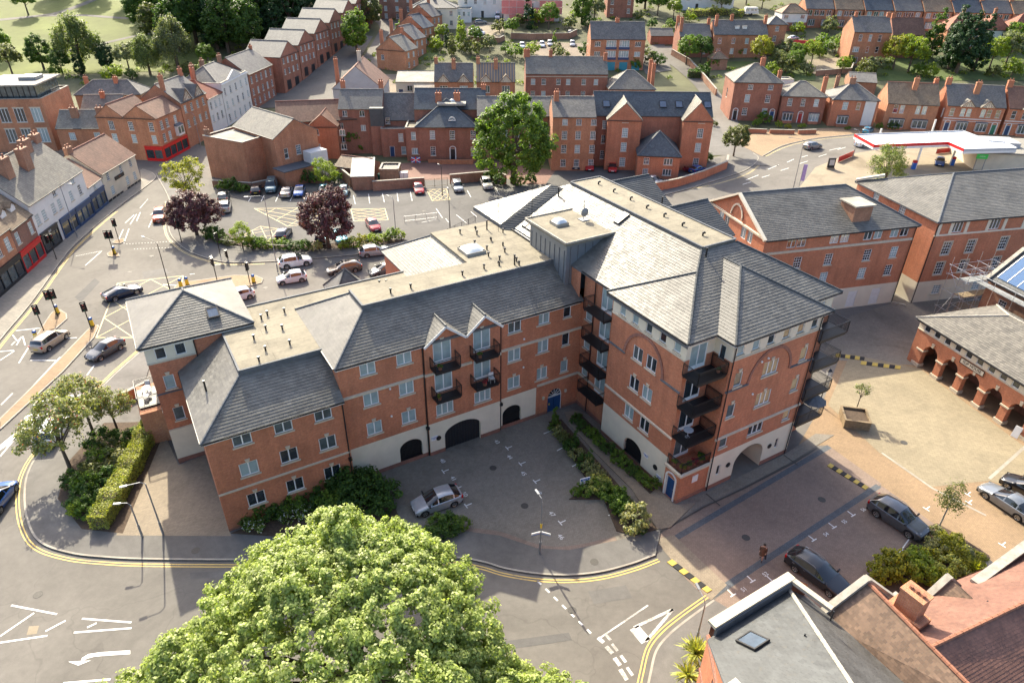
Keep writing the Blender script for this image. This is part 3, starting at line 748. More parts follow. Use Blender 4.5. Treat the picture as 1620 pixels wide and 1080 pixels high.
# front gardens and back gardens on the hill keep their own ground
def patch(name,corners,mat,lift=.05,n=8):
 """patch of ground that follows the slope"""
 b = MB(); c = [GT(*p) for p in corners]
 for j in range(n+1):
  for i in range(n+1):
   s,t = i/n,j/n; p = (c[0]*(1-s)+c[1]*s)*(1-t) + (c[3]*(1-s)+c[2]*s)*t; b.v.append((p[0],p[1],T(p[0],p[1]) + lift))
 for j in range(n):
  for i in range(n): b.f.append((j*(n+1)+i,j*(n+1)+i+1,(j+1)*(n+1)+i+1,(j+1)*(n+1)+i)); b.m.append(0)
 return b.build(name,mat,kind='structure')
patch('park_lawn',[(-260,130),(330,110),(300,-30),(-320,-30)],'grass',.06,16)
pk = bpy.data.objects['park_lawn']
def path_strip(name,px,wd,mat,parent=None,lift=.1):
 L = smooth_line([GT(*p) for p in px],8); b = MB(); strip(b,L,0,wd,0)
 b.v = [(x,y,T(x,y) + lift) for x,y,z in b.v]; return b.build(name,mat,parent,kind=None if parent else 'structure')
path_strip('park_path',[(-40,36),(60,26),(95,20),(140,4),(170,-10)],3.0,'asphalt',pk); path_strip('park_path',[(60,26),(130,25),(190,29),(260,30)],2.2,'asphalt',pk); path_strip('park_path',[(95,82),(160,70),(230,55),(290,52)],2.0,'asphalt',pk)
path_strip('hill_road',[(528,165),(560,140),(582,112),(598,85),(612,60),(618,44),(606,30),(570,8),(540,-12)],7.5,'asphalt',None,.08)
path_strip('side_street',[(1195,262),(1165,215),(1125,150),(1085,110),(1060,92),(1048,74)],5.5,'asphalt',None,.09)
patch('drive',[(850,100),(940,110),(930,70),(840,66)],'yard',.1); patch('drive',[(735,62),(795,66),(800,38),(730,32)],'concrete',.1); patch('terrace_yard',[(1285,118),(1350,118),(1330,92),(1270,96)],'concrete',.12)
patch('garage_court',[(1022,118),(1062,112),(1050,66),(1000,84)],'asphalt',.1); patch('front_drive',[(1385,222),(1620,226),(1620,190),(1385,196)],'yard',.02)
patch('terrace_forecourt',[(400,172),(520,168),(590,58),(545,52)],'asphalt',.07,14); patch('side_pavement',[(1118,246),(1180,246),(1140,186),(1108,190)],'footway',.05); patch('back_yard',[(520,160),(640,150),(640,118),(545,118)],'yard',.04); patch('garden_lawn',[(640,96),(690,96),(700,64),(660,64)],'grass_dark',.08); patch('garden_lawn',[(1150,128),(1290,128),(1290,98),(1150,98)],'grass_dark',.06); patch('garden_lawn',[(1380,128),(1640,128),(1640,88),(1380,88)],'grass_dark',.06)
# ------------------------------------------------------------------ the block of flats in the middle
OB = G(363.3,842.0); ROT = rad(30.8)
flats = thing('apartment_building','large L-shaped red brick block of flats with slate roofs round the shaded courtyard','apartment building',(OB[0],OB[1],0),ROT)
wb = MB(); WMATS = ['brick_red','render_cream','brick_plinth']
KEY = {'key': True}; CU_ = {'glass': 'glass_curtain'}
def opt(**k): return k
A_WIN = []
for u,gs in ((2.48,('glass_dark','glass_curtain','glass_mid')),(5.47,('glass_dark','glass_dark','glass_mid')),(8.5,('glass_dark','glass_mid','glass_mid'))):
 for z,g,k in ((2.42,gs[0],1),(5.47,gs[1],1),(8.37,gs[2],0)): A_WIN.append((u,z,1.35,1.25,'case2',opt(key=bool(k),glass=g)))
facade(flats,wb,(0,0),(10.2,0),0,9.15,A_WIN,bands=((0,.35,2),))
facade(flats,wb,(0,10.5),(0,0),0,9.15,(),bands=((0,.35,2),))
# tower
facade(flats,wb,(-2.2,10.4),(1.4,10.4),0,12.05,[(1.09,11.05,.78,1.0,'fixed',opt(sill=False,glass='glass_dark')),(2.57,11.05,.78,1.0,'fixed',opt(sill=False,glass='glass_dark')),(1.14,8.3,.8,1.3,'case1',opt(key=True,glass='glass_curtain')),(1.14,5.1,.8,1.3,'case1',opt(key=True,glass='glass_mid'))],bands=((0,.55,2),(.55,3.6,1),(10.3,12.05,1)))
facade(flats,wb,(1.4,10.45),(5.85,10.45),8,12.05)
facade(flats,wb,(-2.2,19),(-2.2,10.4),0,12.05,[(3.0,8.3,1.6,2.1,'french',opt(sill=False)),(3.0,5.3,1.6,2.1,'french',opt(sill=False)),(6.3,8.3,.8,1.3,'case1'),(6.3,5.1,.8,1.3,'case1')],bands=((0,.55,2),(.55,3.6,1),(10.3,12.05,1)))
facade(flats,wb,(5.85,10.4),(5.85,19),8,12.05); facade(flats,wb,(5.85,19),(-2.2,19),0,12.05)
# long wing
B = []
for u,st,w_ in ((12.57,'case2',1.3),(15.63,'case2',1.3),(25.93,'case2',1.3),(28.9,'case2',1.3),(31.46,'case1',.8)):
 for z,k in ((4.95,1),(7.9,0),(10.88,0)):
  B.append((u,z,w_,1.28,st,opt(key=bool(k) ,glass=random.choice(['glass_curtain','glass_curtain','glass_mid','glass_dark']) if u > 20 else 'glass_curtain')))
def bsel(a,b): return [(x[0]-a,*x[1:]) for x in B if a < x[0] < b]
CB = ((0,.42,2),(.42,3.52,1))
facade(flats,wb,(10.2,.6),(17.3,.6),0,11.75,bsel(10.2,17.3),arches=[(4.35,6.45,1.65,2.45,.42)],bands=CB)
BAY = []
for u in (18.9,22.6):
 for z,h_,st in ((10.5,2.15,'french'),(7.6,2.15,'french'),(4.72,1.2,'case3')): BAY.append((u-17.3,z,1.65,h_,st,opt(sill=(st == 'case3'),key=(z > 10),glass='glass_curtain')))
facade(flats,wb,(17.3,.42),(24.4,.42),0,11.6,BAY,arches=[(1.45,5.05,1.75,2.75)],bands=CB)
for a,c,b,zt in ((17.3,19.2,21.0,12.95),(21.0,22.8,24.4,12.95)): wb.poly([(a,.42,11.6),(b,.42,11.6),(c,.42,zt)])
wb.poly([(17.3,.6,0),(17.3,.42,0),(17.3,.42,11.7),(17.3,.6,11.7)]); wb.poly([(24.4,.42,0),(24.4,.6,0),(24.4,.6,11.7),(24.4,.42,11.7)])
facade(flats,wb,(24.4,.6),(28.4,.6),0,11.75,bsel(24.4,28.4),arches=[(.35,2.35,1.6,2.4,.42)],bands=CB)
facade(flats,wb,(28.4,.6),(33.2,.6),0,11.75,bsel(28.4,33.2),arches=[(1.35,2.95,1.75,2.65)],bands=((0,.3,2),))
facade(flats,wb,(10.2,11.1),(10.2,.6),8.5,11.75)
for a,b,z in (((33,13.6),(10.2,13.6),11.4),((10.2,13.6),(0,13.6),11.4),((21.3,19.3),(21.3,11),11.75),((33,19.3),(21.3,19.3),11.75)): facade(flats,wb,a,b,0,z)
# tall block: left face, corner notch, right face
facade(flats,wb,(33.2,.6),(33.2,-4.4),0,14.65,[(.95,z,.95,1.3,'case1',opt(key=True,glass='glass_curtain')) for z in (4.45,7.5,10.5)] + [(3.3,z,1.55,2.15,'french',opt(sill=False,glass='glass_curtain')) for z in (4.2,7.15,10.1,12.9)],bands=((0,.4,2),))
facade(flats,wb,(33.2,-4.4),(32.5,-4.4),0,14.65)
CW = [(-4.4-v,z,1.2,1.32,'case2',opt(key=k,glass=g)) for v,z,k,g in ((-8.05,10.74,0,'glass_mid'),(-9.72,10.74,0,'glass_dark'),(-8.05,7.79,1,'glass_dark'),(-9.7,7.79,1,'glass_curtain'),(-7.85,4.68,0,'glass_curtain'),(-9.9,4.66,0,'glass_dark'))]
CW += [(-4.4-v,13.72,.72,1.0,'fixed',opt(sill=True,glass=g)) for v,g in ((-5.67,'glass_curtain'),(-7.3,'glass_curtain'),(-8.95,'glass_mid'),(-10.59,'glass_dark'),(-12.22,'glass_curtain'))]
facade(flats,wb,(32.5,-4.4),(32.5,-13.2),0,14.65,CW,arches=[(3.3,5.7,1.35,2.25,.4)],bands=((0,.4,2),(.4,3.55,1),(12.95,14.65,1)))
FL = (3.15,6.0,8.92,11.85)
facade(flats,wb,(32.5,-13.2),(35.4,-13.2),0,14.65,[(1.3,z+1.12,1.7,2.15,'french',opt(sill=False,glass=g)) for z,g in zip(FL,('glass_mid','glass_dark','glass_dark','glass_curtain'))],bands=((12.95,14.65,1),))
facade(flats,wb,(35.4,-13.2),(35.4,-15),0,14.65,[(.8,13.3,.6,1.2,'fixed',opt(sill=False,glass='glass_dark'))],bands=((12.95,14.65,1),))
DW = [(u-35.4,z,.85,1.3,'case1',opt(key=k,glass=g)) for u,z,k,g in ((36.62,11.0,1,'glass_mid'),(44.05,11.0,1,'glass_warm'),(36.55,8.02,1,'glass_mid'),(43.97,8.0,1,'glass_warm'),(36.5,4.97,0,'glass_mid'),(43.95,4.95,0,'glass_warm'))]
DW += [(40.2-35.4,z,1.75,1.35,'case3',opt(key=k,glass=g)) for z,k,g in ((10.92,1,'glass_warm'),(7.93,1,'glass_warm'),(4.95,0,'glass_dark'))]
DW += [(u-35.4,13.84,.75,1.0,'fixed',opt(sill=True,glass=g)) for u,g in ((36.2,'glass_curtain'),(37.84,'glass_curtain'),(39.46,'glass_dark'),(41.19,'glass_warm'),(42.82,'glass_warm'),(44.45,'glass_mid'))]
DW += [(u-35.4,1.82,.42,1.05,'fixed',opt(sill=False,glass='glass_dark')) for u in (36.62,43.66)]
facade(flats,wb,(35.4,-15),(45.4,-15),0,14.65,DW,arches=[(3.05,6.55,1.55,3.05,0,3.2)],bands=((0,.45,2),(.45,3.6,1),(13.02,14.65,1)))
facade(flats,wb,(45.4,-15),(45.4,-13.2),0,14.65,(),bands=((12.95,14.65,1),))
facade(flats,wb,(45.4,-13.2),(48.9,-13.2),0,14.65,[(1.7,z+1.12,1.7,2.15,'french',opt(sill=False)) for z in FL],bands=((12.95,14.65,1),))
facade(flats,wb,(48.9,-13.2),(48.9,18),0,14.65); facade(flats,wb,(48.9,18),(32.7,18),0,14.65); facade(flats,wb,(32.7,18),(32.7,.6),8,14.65)
for v in (13.2,4.1):
 wb.poly([(50.3,v-4.1,0),(50.3,v+4.1,0),(50.3,v+4.1,14.6),(50.3,v,16.9),(50.3,v-4.1,14.6)]); wb.poly([(48.9,v-4.1,0),(50.3,v-4.1,0),(50.3,v-4.1,14.6),(48.9,v-4.1,14.6)])
# corner store under the notch balconies
facade(flats,wb,(32.3,-13.2),(32.3,-14.95),0,2.95,[(.82,1.08,.95,2.1,'door',opt(mat='door_blue',surround=True))],bands=((0,.3,2),))
facade(flats,wb,(32.3,-14.95),(35.4,-14.95),0,2.95,(),bands=((0,.45,2),)); wb.poly([(32.3,-14.95,2.95),(35.4,-14.95,2.95),(35.4,-13.2,2.95),(32.3,-13.2,2.95)])
wb.build('wall',WMATS,flats)
# what stands in the arches
def boards(name,u0,u1,v,z0,z1,mat,step=.14):
 b = MB(); k = int((u1-u0)/step)
 for i in range(k): b.box(u0 + i*step,v - (.02 if i % 2 else 0),z0,u0 + (i+1)*step - .008,v + .06,z1)
 return b.build(name,mat,flats)
def grille(name,p0,p1,z0,z1,dark=True):
 b = MB(); p0 = np.array(p0,float); p1 = np.array(p1,float); L = np.linalg.norm(p1-p0); n = int(L/.11)
 for i in range(n+1): q = p0 + (p1-p0)*i/n; b.bar((*q,z0),(*q,z1),.022)
 for z in (z0,(z0+z1)/2,z1): b.bar((*p0,z),(*p1,z),.04)
 o = b.build(name,'black_metal',flats,uv=False); return o
boards('garage_door',18.7,22.4,.68,0,2.76,'door_black')
for a,b in ((14.5,16.7),(24.7,26.8)):
 grille('window_grille',(a,.78),(b,.78),.42,2.45); d = MB(); d.box(a-.1,.9,.3,b+.1,.95,2.6); d.build('dark_back_panel','underbody',flats)  # near-black boards paint the unlit hollow behind the grilles
grille('window_grille',(32.68,-7.7),(32.68,-10.1),.4,2.25); d = MB(); d.box(32.8,-10.2,.3,32.85,-7.6,2.4); d.build('dark_back_panel','underbody',flats)  # near-black board again for the unlit hollow
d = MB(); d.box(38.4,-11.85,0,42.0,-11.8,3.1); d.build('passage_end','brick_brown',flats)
# main entrance: double door below a fanlight
e = MB(); e.box(29.78,.72,0,30.53,.78,1.72); e.box(30.57,.72,0,31.32,.78,1.72)
eo = e.build('entrance_door','door_blue',flats); eo['label'] = 'dark blue double entrance door'
f_ = MB(); f_.box(29.7,.66,1.72,31.4,.76,1.82)
for t in (30,60,90,120,150): f_.bar((30.55,.71,1.8),(30.55 - .8*math.cos(rad(t)),.71,1.78 + .85*math.sin(rad(t))),.035)
for i in range(10):
 a,b = rad(18*i),rad(18*i+18); f_.bar((30.55-.78*math.cos(a),.71,1.76+.87*math.sin(a)),(30.55-.78*math.cos(b),.71,1.76+.87*math.sin(b)),.07)
f_.box(29.72,.66,0,29.78,.76,1.72); f_.box(31.32,.66,0,31.38,.76,1.72)
f_.build('fanlight','timber_white',eo); g = MB(); g.poly([(29.75,.75,1.8),(31.35,.75,1.8),(31.35,.75,2.68),(29.75,.75,2.68)]); g.build('pane','glass_dark',eo,uv=False)
pl = MB(); pl.box(29.95,.69,.82,30.08,.72,1.02); pl.build('letter_plate','gold_plate',eo)
for u in (29.2,31.75):
 l = MB(); l.box(u-.1,.45,1.9,u+.1,.6,2.2); l.build('wall_light','stone',flats)
# courses, bands, fascias, quoins
tb = MB()
def course(p0,p1,z,h=.16,out=.09,m=0): 
 p0 = np.array(p0,float); p1 = np.array(p1,float); d = (p1-p0)/np.linalg.norm(p1-p0); n = np.array([d[1],-d[0]])
 a = p0 - n*.02; b = p1 - n*.02; c = p1 + n*out; e = p0 + n*out
 tb.hexa([(*e,z),(*c,z),(*b,z),(*a,z),(*e,z+h*.75),(*c,z+h*.75),(*b,z+h),(*a,z+h)],m)
course((-.02,0),(10.15,0),3.82); course((10.2,.6),(17.3,.6),8.55,.22,.12); course((17.2,.42),(18.0,.42),8.55,.22,.12); course((20.1,.42),(21.6,.42),8.55,.22,.12); course((23.7,.42),(24.45,.42),8.55,.22,.12); course((24.45,.6),(33.1,.6),8.62,.22,.12)
course((28.45,.6),(33.1,.6),3.6,.2,.14); course((33.2,.5),(33.2,-4.4),3.6,.2,.14)
course((32.5,-4.4),(32.5,-13.2),5.45,.18,.12); course((35.4,-15),(45.45,-15),5.42,.18,.12); course((32.5,-4.4),(32.5,-13.2),12.9,.14,.08); course((35.35,-15),(45.45,-15),12.97,.14,.08)
course((-2.2,10.4),(1.4,10.4),10.25,.14,.06); course((-2.2,10.4),(0,10.4),3.6,.12,.05); course((-2.2,19),(-2.2,10.4),10.25,.14,.06)
course((32.3,-13.15),(32.3,-15.0),2.95,.26,.16); course((32.15,-14.95),(35.4,-14.95),2.95,.26,.16)
tb.each('string_course','stone',flats)
tb = MB(); course((32.5,-4.4),(32.5,-6.55),9.98,.14,.12); course((32.5,-11.05),(32.5,-13.2),9.98,.14,.12); course((35.4,-15),(37.85,-15),10.1,.14,.12); course((42.6,-15),(45.4,-15),10.1,.14,.12); course((-2.25,10.4),(0,10.4),7.3,.12,.08)
tb.each('blue_brick_course','lead',flats)
for (c,plane,z0) in ((-8.8,'C',10.05),(40.2,'D',10.15)):      # brick relieving arches, proud of the wall
 ab = MB(); n = 30; ri,ro_ = 2.25,2.5
 for i in range(n):
  a,b = math.pi*i/n,math.pi*(i+.93)/n; q = []
  for o_ in (.0,.07):
   for r,t in ((ri,a),(ro_,a),(ro_,b),(ri,b)):
    h_,z = c - r*math.cos(t),z0 + r*math.sin(t)*1.12
    q.append((32.5 - o_,h_,z) if plane == 'C' else (h_,-15 - o_,z))
  ab.hexa(q)
 ab.build('relieving_arch','brick_plinth',flats)
# eaves: white fascia and dark gutter
eb = MB(); gu = MB()
def eave(p0,p1,z,out=.2):
 p0 = np.array(p0,float); p1 = np.array(p1,float); d = (p1-p0)/np.linalg.norm(p1-p0); n = np.array([d[1],-d[0]])
 eb.bar((*(p0+n*(out-.12)),z-.2),(*(p1+n*(out-.12)),z-.2),.2,.16); gu.bar((*(p0+n*(out+.05)),z-.08),(*(p1+n*(out+.05)),z-.08),.13,.10)
eave((-.1,0),(10.2,0),9.06,.2); eave((0,10.3),(0,-.1),9.06,.2); eave((10,.6),(17.4,.6),11.72,.25); eave((24.3,.6),(32.7,.6),11.72,.25); eave((10.2,11.2),(10.2,.5),11.72,.25)
eave((33.2,.4),(33.2,-4.0),14.7,.5); eave((32.5,-4.0),(32.5,-13.4),14.74,.38); eave((32.2,-13.2),(35.1,-13.2),14.74,.38); eave((35.4,-13.5),(35.4,-15.2),14.74,.35); eave((35.1,-15),(45.8,-15),14.74,.38); eave((45.4,-15.2),(45.4,-13.5),14.74,.4); eave((45.6,-13.2),(49.2,-13.2),14.74,.38)
eave((-2.5,10.4),(6.2,10.4),12.05,.35); eave((-2.2,19.3),(-2.2,10.1),12.05,.35); eave((32.7,18.5),(32.7,8),14.6,.35)
eb.each('fascia','timber_white',flats); gu.each('gutter','black_metal',flats)
# roofs
def R_(faces,mat,ridges=(),**k): return roof_part(flats,faces,mat,ridges=ridges,**k)
ZA = 11.42
R_([[(-.25,-.25,9.03),(10.2,-.25,9.03),(10.2,3.75,ZA),(3.75,3.75,ZA)],[(-.25,10.4,9.03),(-.25,-.25,9.03),(3.75,3.75,ZA),(3.75,10.4,ZA)]],'slate',[((-.25,-.25,9.03),(3.75,3.75,ZA))],ridge_mat='lead')
ZB = 14.07
R_([[(9.95,.3,11.7),(17.4,.3,11.7),(17.4,4.2,ZB),(13.9,4.2,ZB)],[(17.4,.3,11.7),(24.4,.3,11.7),(24.4,4.2,ZB),(17.4,4.2,ZB)],[(24.4,.3,11.7),(33.0,.3,11.7),(33.0,4.2,ZB),(24.4,4.2,ZB)],
 [(9.95,11.2,11.7),(9.95,.3,11.7),(13.9,4.2,ZB),(13.9,7.35,ZB)],[(21,11.2,11.7),(9.95,11.2,11.7),(13.9,7.35,ZB),(24.9,7.35,ZB)]],'slate',[((9.95,.3,11.7),(13.9,4.2,ZB)),((9.95,11.2,11.7),(13.9,7.35,ZB))],ridge_mat='lead')
R_([[(21,19.6,11.7),(21,11.2,11.7),(24.9,7.4,ZB),(24.9,15.4,ZB)],[(33,19.6,11.7),(21,19.6,11.7),(24.9,15.4,ZB),(33,15.4,ZB)]],'slate',[((24.9,7.4,ZB),(24.9,15.4,ZB)),((21,19.6,11.7),(24.9,15.4,ZB))],ridge_mat='lead')
for c,a,b in ((19.2,17.2,21.0),(22.8,21.0,24.5)):
 R_([[(a,.12,11.55),(c,.12,13.02),(c,2.45,13.02)],[(c,.12,13.02),(b,.12,11.55),(c,2.45,13.02)]],'slate',[((c,.12,13.02),(c,2.45,13.02))],name='gable_roof',thick=.1)
 vb = MB(); vb.bar((a,.1,11.46),(c,.1,12.93),.06,.2); vb.bar((c,.1,12.93),(b,.1,11.46),.06,.2); vb.each('bargeboard','timber_white',flats)
F,Rr,zt = hip_faces(-2.6,10.0,6.25,19.45,12.05,2.05,True,True,'y'); R_(F,'slate',Rr,ridge_mat='lead')
ZC,ZT = 14.72,18.15
R_([[(32.62,18.4,14.6),(32.62,-3.9,14.6),(39.1,-3.9,ZT),(39.1,11.9,ZT)],[(32.62,-3.9,14.6),(32.62,-13.1,14.6),(39.1,-6.9,ZT),(39.1,-3.9,ZT)]],'slate',jitter=.006)
R_([[(32.1,-13.6,ZC),(49.3,-13.6,ZC),(42.8,-7.1,ZT),(39.1,-6.9,ZT)],[(49.3,-13.6,ZC),(49.3,18.4,ZC),(42.8,11.9,ZT),(42.8,-7.1,ZT)],[(49.3,18.4,ZC),(32.62,18.4,14.6),(39.1,11.9,ZT),(42.8,11.9,ZT)]],'slate',
   [((37.0,-8.75,17.3),(39.1,-6.9,ZT)),((49.3,-13.6,ZC),(42.8,-7.1,ZT)),((39.1,-6.9,ZT),(39.1,11.9,ZT))],jitter=.004)
R_([[(32.08,-3.9,ZC),(32.08,-13.62,ZC),(37.0,-8.75,17.34)]],'slate',[((32.08,-3.9,ZC),(37.0,-8.75,17.34)),((32.08,-13.62,ZC),(37.0,-8.75,17.34))],thick=.4,jitter=.006)
R_([[(35.0,-13.6,ZC),(35.0,-15.42,ZC),(40.45,-10,17.6),(40.45,-8.13,17.6)],[(35.0,-15.42,ZC),(45.9,-15.42,ZC),(40.45,-10,17.6)],[(45.9,-15.42,ZC),(45.9,-13.6,ZC),(40.45,-8.13,17.6),(40.45,-10,17.6)]],'slate',
   [((35.0,-15.42,ZC),(40.45,-10,17.6)),((45.9,-15.42,ZC),(40.45,-10,17.6)),((40.45,-10,17.6),(40.45,-8.13,17.6))],jitter=.005)
R_([[(31.6,19.0,14.75),(31.6,13.1,14.75),(37.6,13.1,17.95)]],'slate',jitter=.006,thick=.4); R_([[(31.6,13.1,14.75),(31.95,12.0,14.28),(38.3,12.0,17.76),(37.6,13.1,17.95)]],'slate_dark',thick=.3)  # cheek turned from the sun, its shade put into darker slate
for v in (13.2,4.1):
 F,Rr,zt = hip_faces(42.0,v-4.3,50.7,v+4.3,14.7,2.3,False,False); R_(F,'slate_dark',Rr)  # darker slate paints in the shade on these wings
# flat roofs with lead upstands, vents, domes
fb = MB()
for (x0,y0,x1,y1,z) in ((3.75,3.75,10.2,10.6,ZA+.3),(5.9,10.6,10.2,13.6,ZA+.3),(10.2,11.0,21.2,13.6,ZA+.3),(13.9,4.2,33.0,7.4,ZB+.33),(24.9,7.4,33.0,15.4,ZB+.33),(39.1,-7.0,42.8,11.9,ZT+.16)): fb.box(x0,y0,z-.35,x1,y1,z)
fb.each('flat_roof','felt',flats)
lb = MB()
for (x0,y0,x1,y1,z,h) in ((3.7,3.62,10.2,3.76,ZA-.1,.46),(3.62,3.7,3.76,10.4,ZA-.1,.42),(13.8,4.06,32.2,4.21,ZB-.1,.48),(13.76,4.2,13.91,7.4,ZB-.1,.45),(5.8,13.58,21.2,13.75,ZA-.1,.5)): lb.box(x0,y0,z,x1,y1,z+h)
lb.each('lead_upstand','lead',flats)
cb = MB()
for (a,b,z) in (((39.1,-7.0),(39.1,11.9),ZT+.2),((42.8,-7.0),(42.8,11.9),ZT+.2),((39.1,-7.0),(42.8,-7.0),ZT+.2),((39.1,11.9),(42.8,11.9),ZT+.2)): cb.bar((*a,z),(*b,z),.16,.12)
cb.each('roof_edge_trim','lead',flats)
vm = MB(); vm.tube((0,0,0),(0,0,.38),.07,.07,7); vm.tube((0,0,.34),(0,0,.46),.13,.11,7); VENT = vm.mesh('roof_vent','black_metal',uv=False)
vm = MB(); vm.tube((0,0,0),(0,0,.28),.08,.08,7); vm.tube((0,0,.28),(.12,-.04,.36),.085,.085,7); vm.tube((.12,-.04,.36),(.16,-.05,.22),.085,.085,7); VENT2 = vm.mesh('roof_vent','black_metal',uv=False)
for x,y in [(7.0,10.9),(7.6,11.3),(9.0,11.1),(6.9,8.9),(8.1,8.3),(5.7,7.8),(8.0,5.6),(6.1,5.6),(5.3,4.3),(18.1,12.2),(18.7,12.0)]: o = obj('roof_vent',VENT,flats); o.location = (x,y,ZA+.3)
for x,y in [(27.4,13.8),(29.2,13.9),(28.7,12.7),(29.2,10.7),(29.6,9.1),(29.0,7.7),(27.4,10.7),(27.8,9.0),(27.2,7.6),(27.7,6.4),(27.1,5.4),(28.9,5.4),(28.7,4.6),(25.6,5.5),(23.3,5.2),(18.4,5.1),(16.6,5.1),(31.2,11.9)]: o = obj('roof_vent',VENT if (int(x*7) % 3) else VENT2,flats); o.location = (x,y,ZB+.33); o.rotation_euler[2] = x
for x,y in [(41.2,10),(41.1,7.4),(41.1,4.8),(41,2.3),(41,-.1),(40.9,-2.6),(40.9,-5.1)]: o = obj('roof_vent',VENT2,flats); o.location = (x,y,ZT+.16)
for x,y,z in [(30.2,13.4,ZB+.33),(28.4,4.9,ZB+.33),(37.4,11.5,17.2),(1.2,5.0,9.9),(38.95,-7.6,17.6),(43.2,2.7,17.95)]:
 b = MB(); b.tube((x,y,z),(x,y,z+.95),.075,.075,7); b.tube((x,y,z+.9),(x,y,z+1.0),.10,.10,7); b.build('vent_pipe','black_metal',flats,uv=False)
def dome(x,y,z,w_=1.5,d_=1.5):
 b = MB(); b.box(x-w_/2,y-d_/2,z,x+w_/2,y+d_/2,z+.28); o = b.build('skylight_kerb','felt_white',flats)
 c = MB(); n = 6; 
 for i in range(n+1):
  for j in range(n+1):
   s,t = i/n*2-1,j/n*2-1; c.v.append((x+s*w_*.47,y+t*d_*.47,z+.28+.28*max(0,(1-s**4)*(1-t**4))))
 for i in range(n):
  for j in range(n): k = i*(n+1)+j; c.f.append((k,k+n+1,k+n+2,k+1)); c.m.append(0)
 c.build('skylight_dome','dome',o,uv=False,smooth=True)
dome(26.4,9.4,ZB+.33,2.0,2.0)
rooflight(flats,(3.45,11.6,12.93),0,math.atan2(2.05,4.45),.95,1.05)
for v in (11.2,10.25): rooflight(flats,(33.7,v,15.26),rad(-90),math.atan2(3.43,6.48),.8,1.3)
rooflight(flats,(38.3,2.5,17.78),rad(-90),math.atan2(3.43,6.48),.8,1.4)
for (x,y) in ((6.0,12.0),): pass
# zinc-clad lift head between the two roofs
zb = MB(); x0,y0,x1,y1 = 32.0,2.0,37.4,8.1; zb.box(x0,y0,11.9,x1,y1,16.7,skip='b')
lo = zb.build('lift_head','zinc_clad',flats)
sb = MB()
for i in range(8): y = y0 + .3 + i*.78; sb.box(x0-.04,y,12.2,x0,y+.05,16.0)
for i in range(7): x = x0 + .4 + i*.8; sb.box(x,y0-.04,12.2,x+.05,y0,16.4)
sb.each('standing_seam','lead',lo)
for i in range(4): window(flats,(x0,y1-.95-i*1.3,15.95),rad(-90),.9,.75,'fixed','glass_curtain',sill=False)
rb = MB(); rb.box(x0-.35,y0-.35,16.7,x1+.3,y1+.35,16.95); rb.build('lift_head_roof','felt',flats)
rb = MB()
for a,b in (((x0-.35,y0-.35),(x1+.3,y0-.35)),((x1+.3,y0-.35),(x1+.3,y1+.35)),((x1+.3,y1+.35),(x0-.35,y1+.35)),((x0-.35,y1+.35),(x0-.35,y0-.35))): rb.bar((*a,16.97),(*b,16.97),.14,.18)
rb.each('roof_edge_trim','coping_stone',flats)
dome(33.7,5.8,16.95,1.3,1.3)
db = MB(); db.tube((36.3,5.6,16.95),(36.3,5.6,18.9),.03,.03,6); n = 14
for k in range(n):
 for j in range(3):
  r0,r1 = .42*j/3,.42*(j+1)/3; a,b = 2*math.pi*k/n,2*math.pi*(k+1)/n
  f = lambda r,t: (36.3 + r*math.cos(t),5.45 + (.42-r)*.0 + r*r*.55 - .1,17.75 + r*math.sin(t))
  db.poly([f(r0,a),f(r1,a),f(r1,b),f(r0,b)])
db.bar((36.3,5.4,17.35),(36.3,4.95,17.7),.03); db.tube((36.3,4.98,17.66),(36.3,4.88,17.74),.05,.05,6); db.box(35.9,5.2,16.95,36.7,6.0,17.03)
db.build('satellite_dish','grey_metal',flats,uv=False)
ab = MB(); ab.tube((32.2,8.2,15.2),(32.2,8.2,20.4),.025,.015,6); ab.tube((31.0,12.5,14.3),(31.0,12.5,19.6),.025,.015,6); ab.build('aerial_mast','black_metal',flats,uv=False)
# small pyramid roof over the rear stair
pb = MB(); pr = [(14.2,14.0,10.2),(17.8,14.0,10.2),(17.8,17.6,10.2),(14.2,17.6,10.2)]; ap = (16,15.8,12.3)
R_([[pr[i],pr[(i+1) % 4],ap] for i in range(4)],'slate',[(p,ap) for p in pr],name='stair_roof'); pb.box(14.4,14.1,0,17.6,17.4,10.15); pb.build('stair_tower','brick_red',flats)
# downpipes
for pts in ([(10.0,-.12,8.8),(10.05,-.05,8.5),(10.05,-.05,.1)],[(17.2,.5,11.5),(17.2,.5,.1)],[(24.5,.5,11.5),(24.5,.5,.1)],[(35.3,-15.35,14.6),(35.55,-15.1,14.1),(35.55,-15.1,.1)],[(45.2,-15.3,14.6),(45.1,-15.1,14.1),(45.1,-15.1,.1)],[(1.45,10.3,12.0),(1.45,10.3,9.8)],[(33.1,-1.1,14.5),(33.1,-1.1,.1)]):
 pipe(flats,pts)
hp = MB()
for u,v,z in ((10.05,-.08,3.2),(17.2,.45,3.2),(24.5,.45,3.1)): hp.box(u-.14,v-.14,z-.14,u+.14,v+.1,z+.14)
hp.each('rainwater_head','black_metal',flats)
for u,z in ((37.72,1.92),(42.75,1.88)): b = MB(); b.tube((u,-15.05,z),(u,-14.97,z),.24,.24,14); b.build('roundel','black_metal',flats,uv=False)
for v,z in ((-11.9,1.55),): b = MB(); b.tube((32.45,v,z),(32.53,v,z),.26,.26,14); b.build('roundel','black_metal',flats,uv=False)
b = MB(); b.tube((18.15,.37,1.75),(18.15,.45,1.75),.24,.24,14); b.build('roundel','black_metal',flats,uv=False)
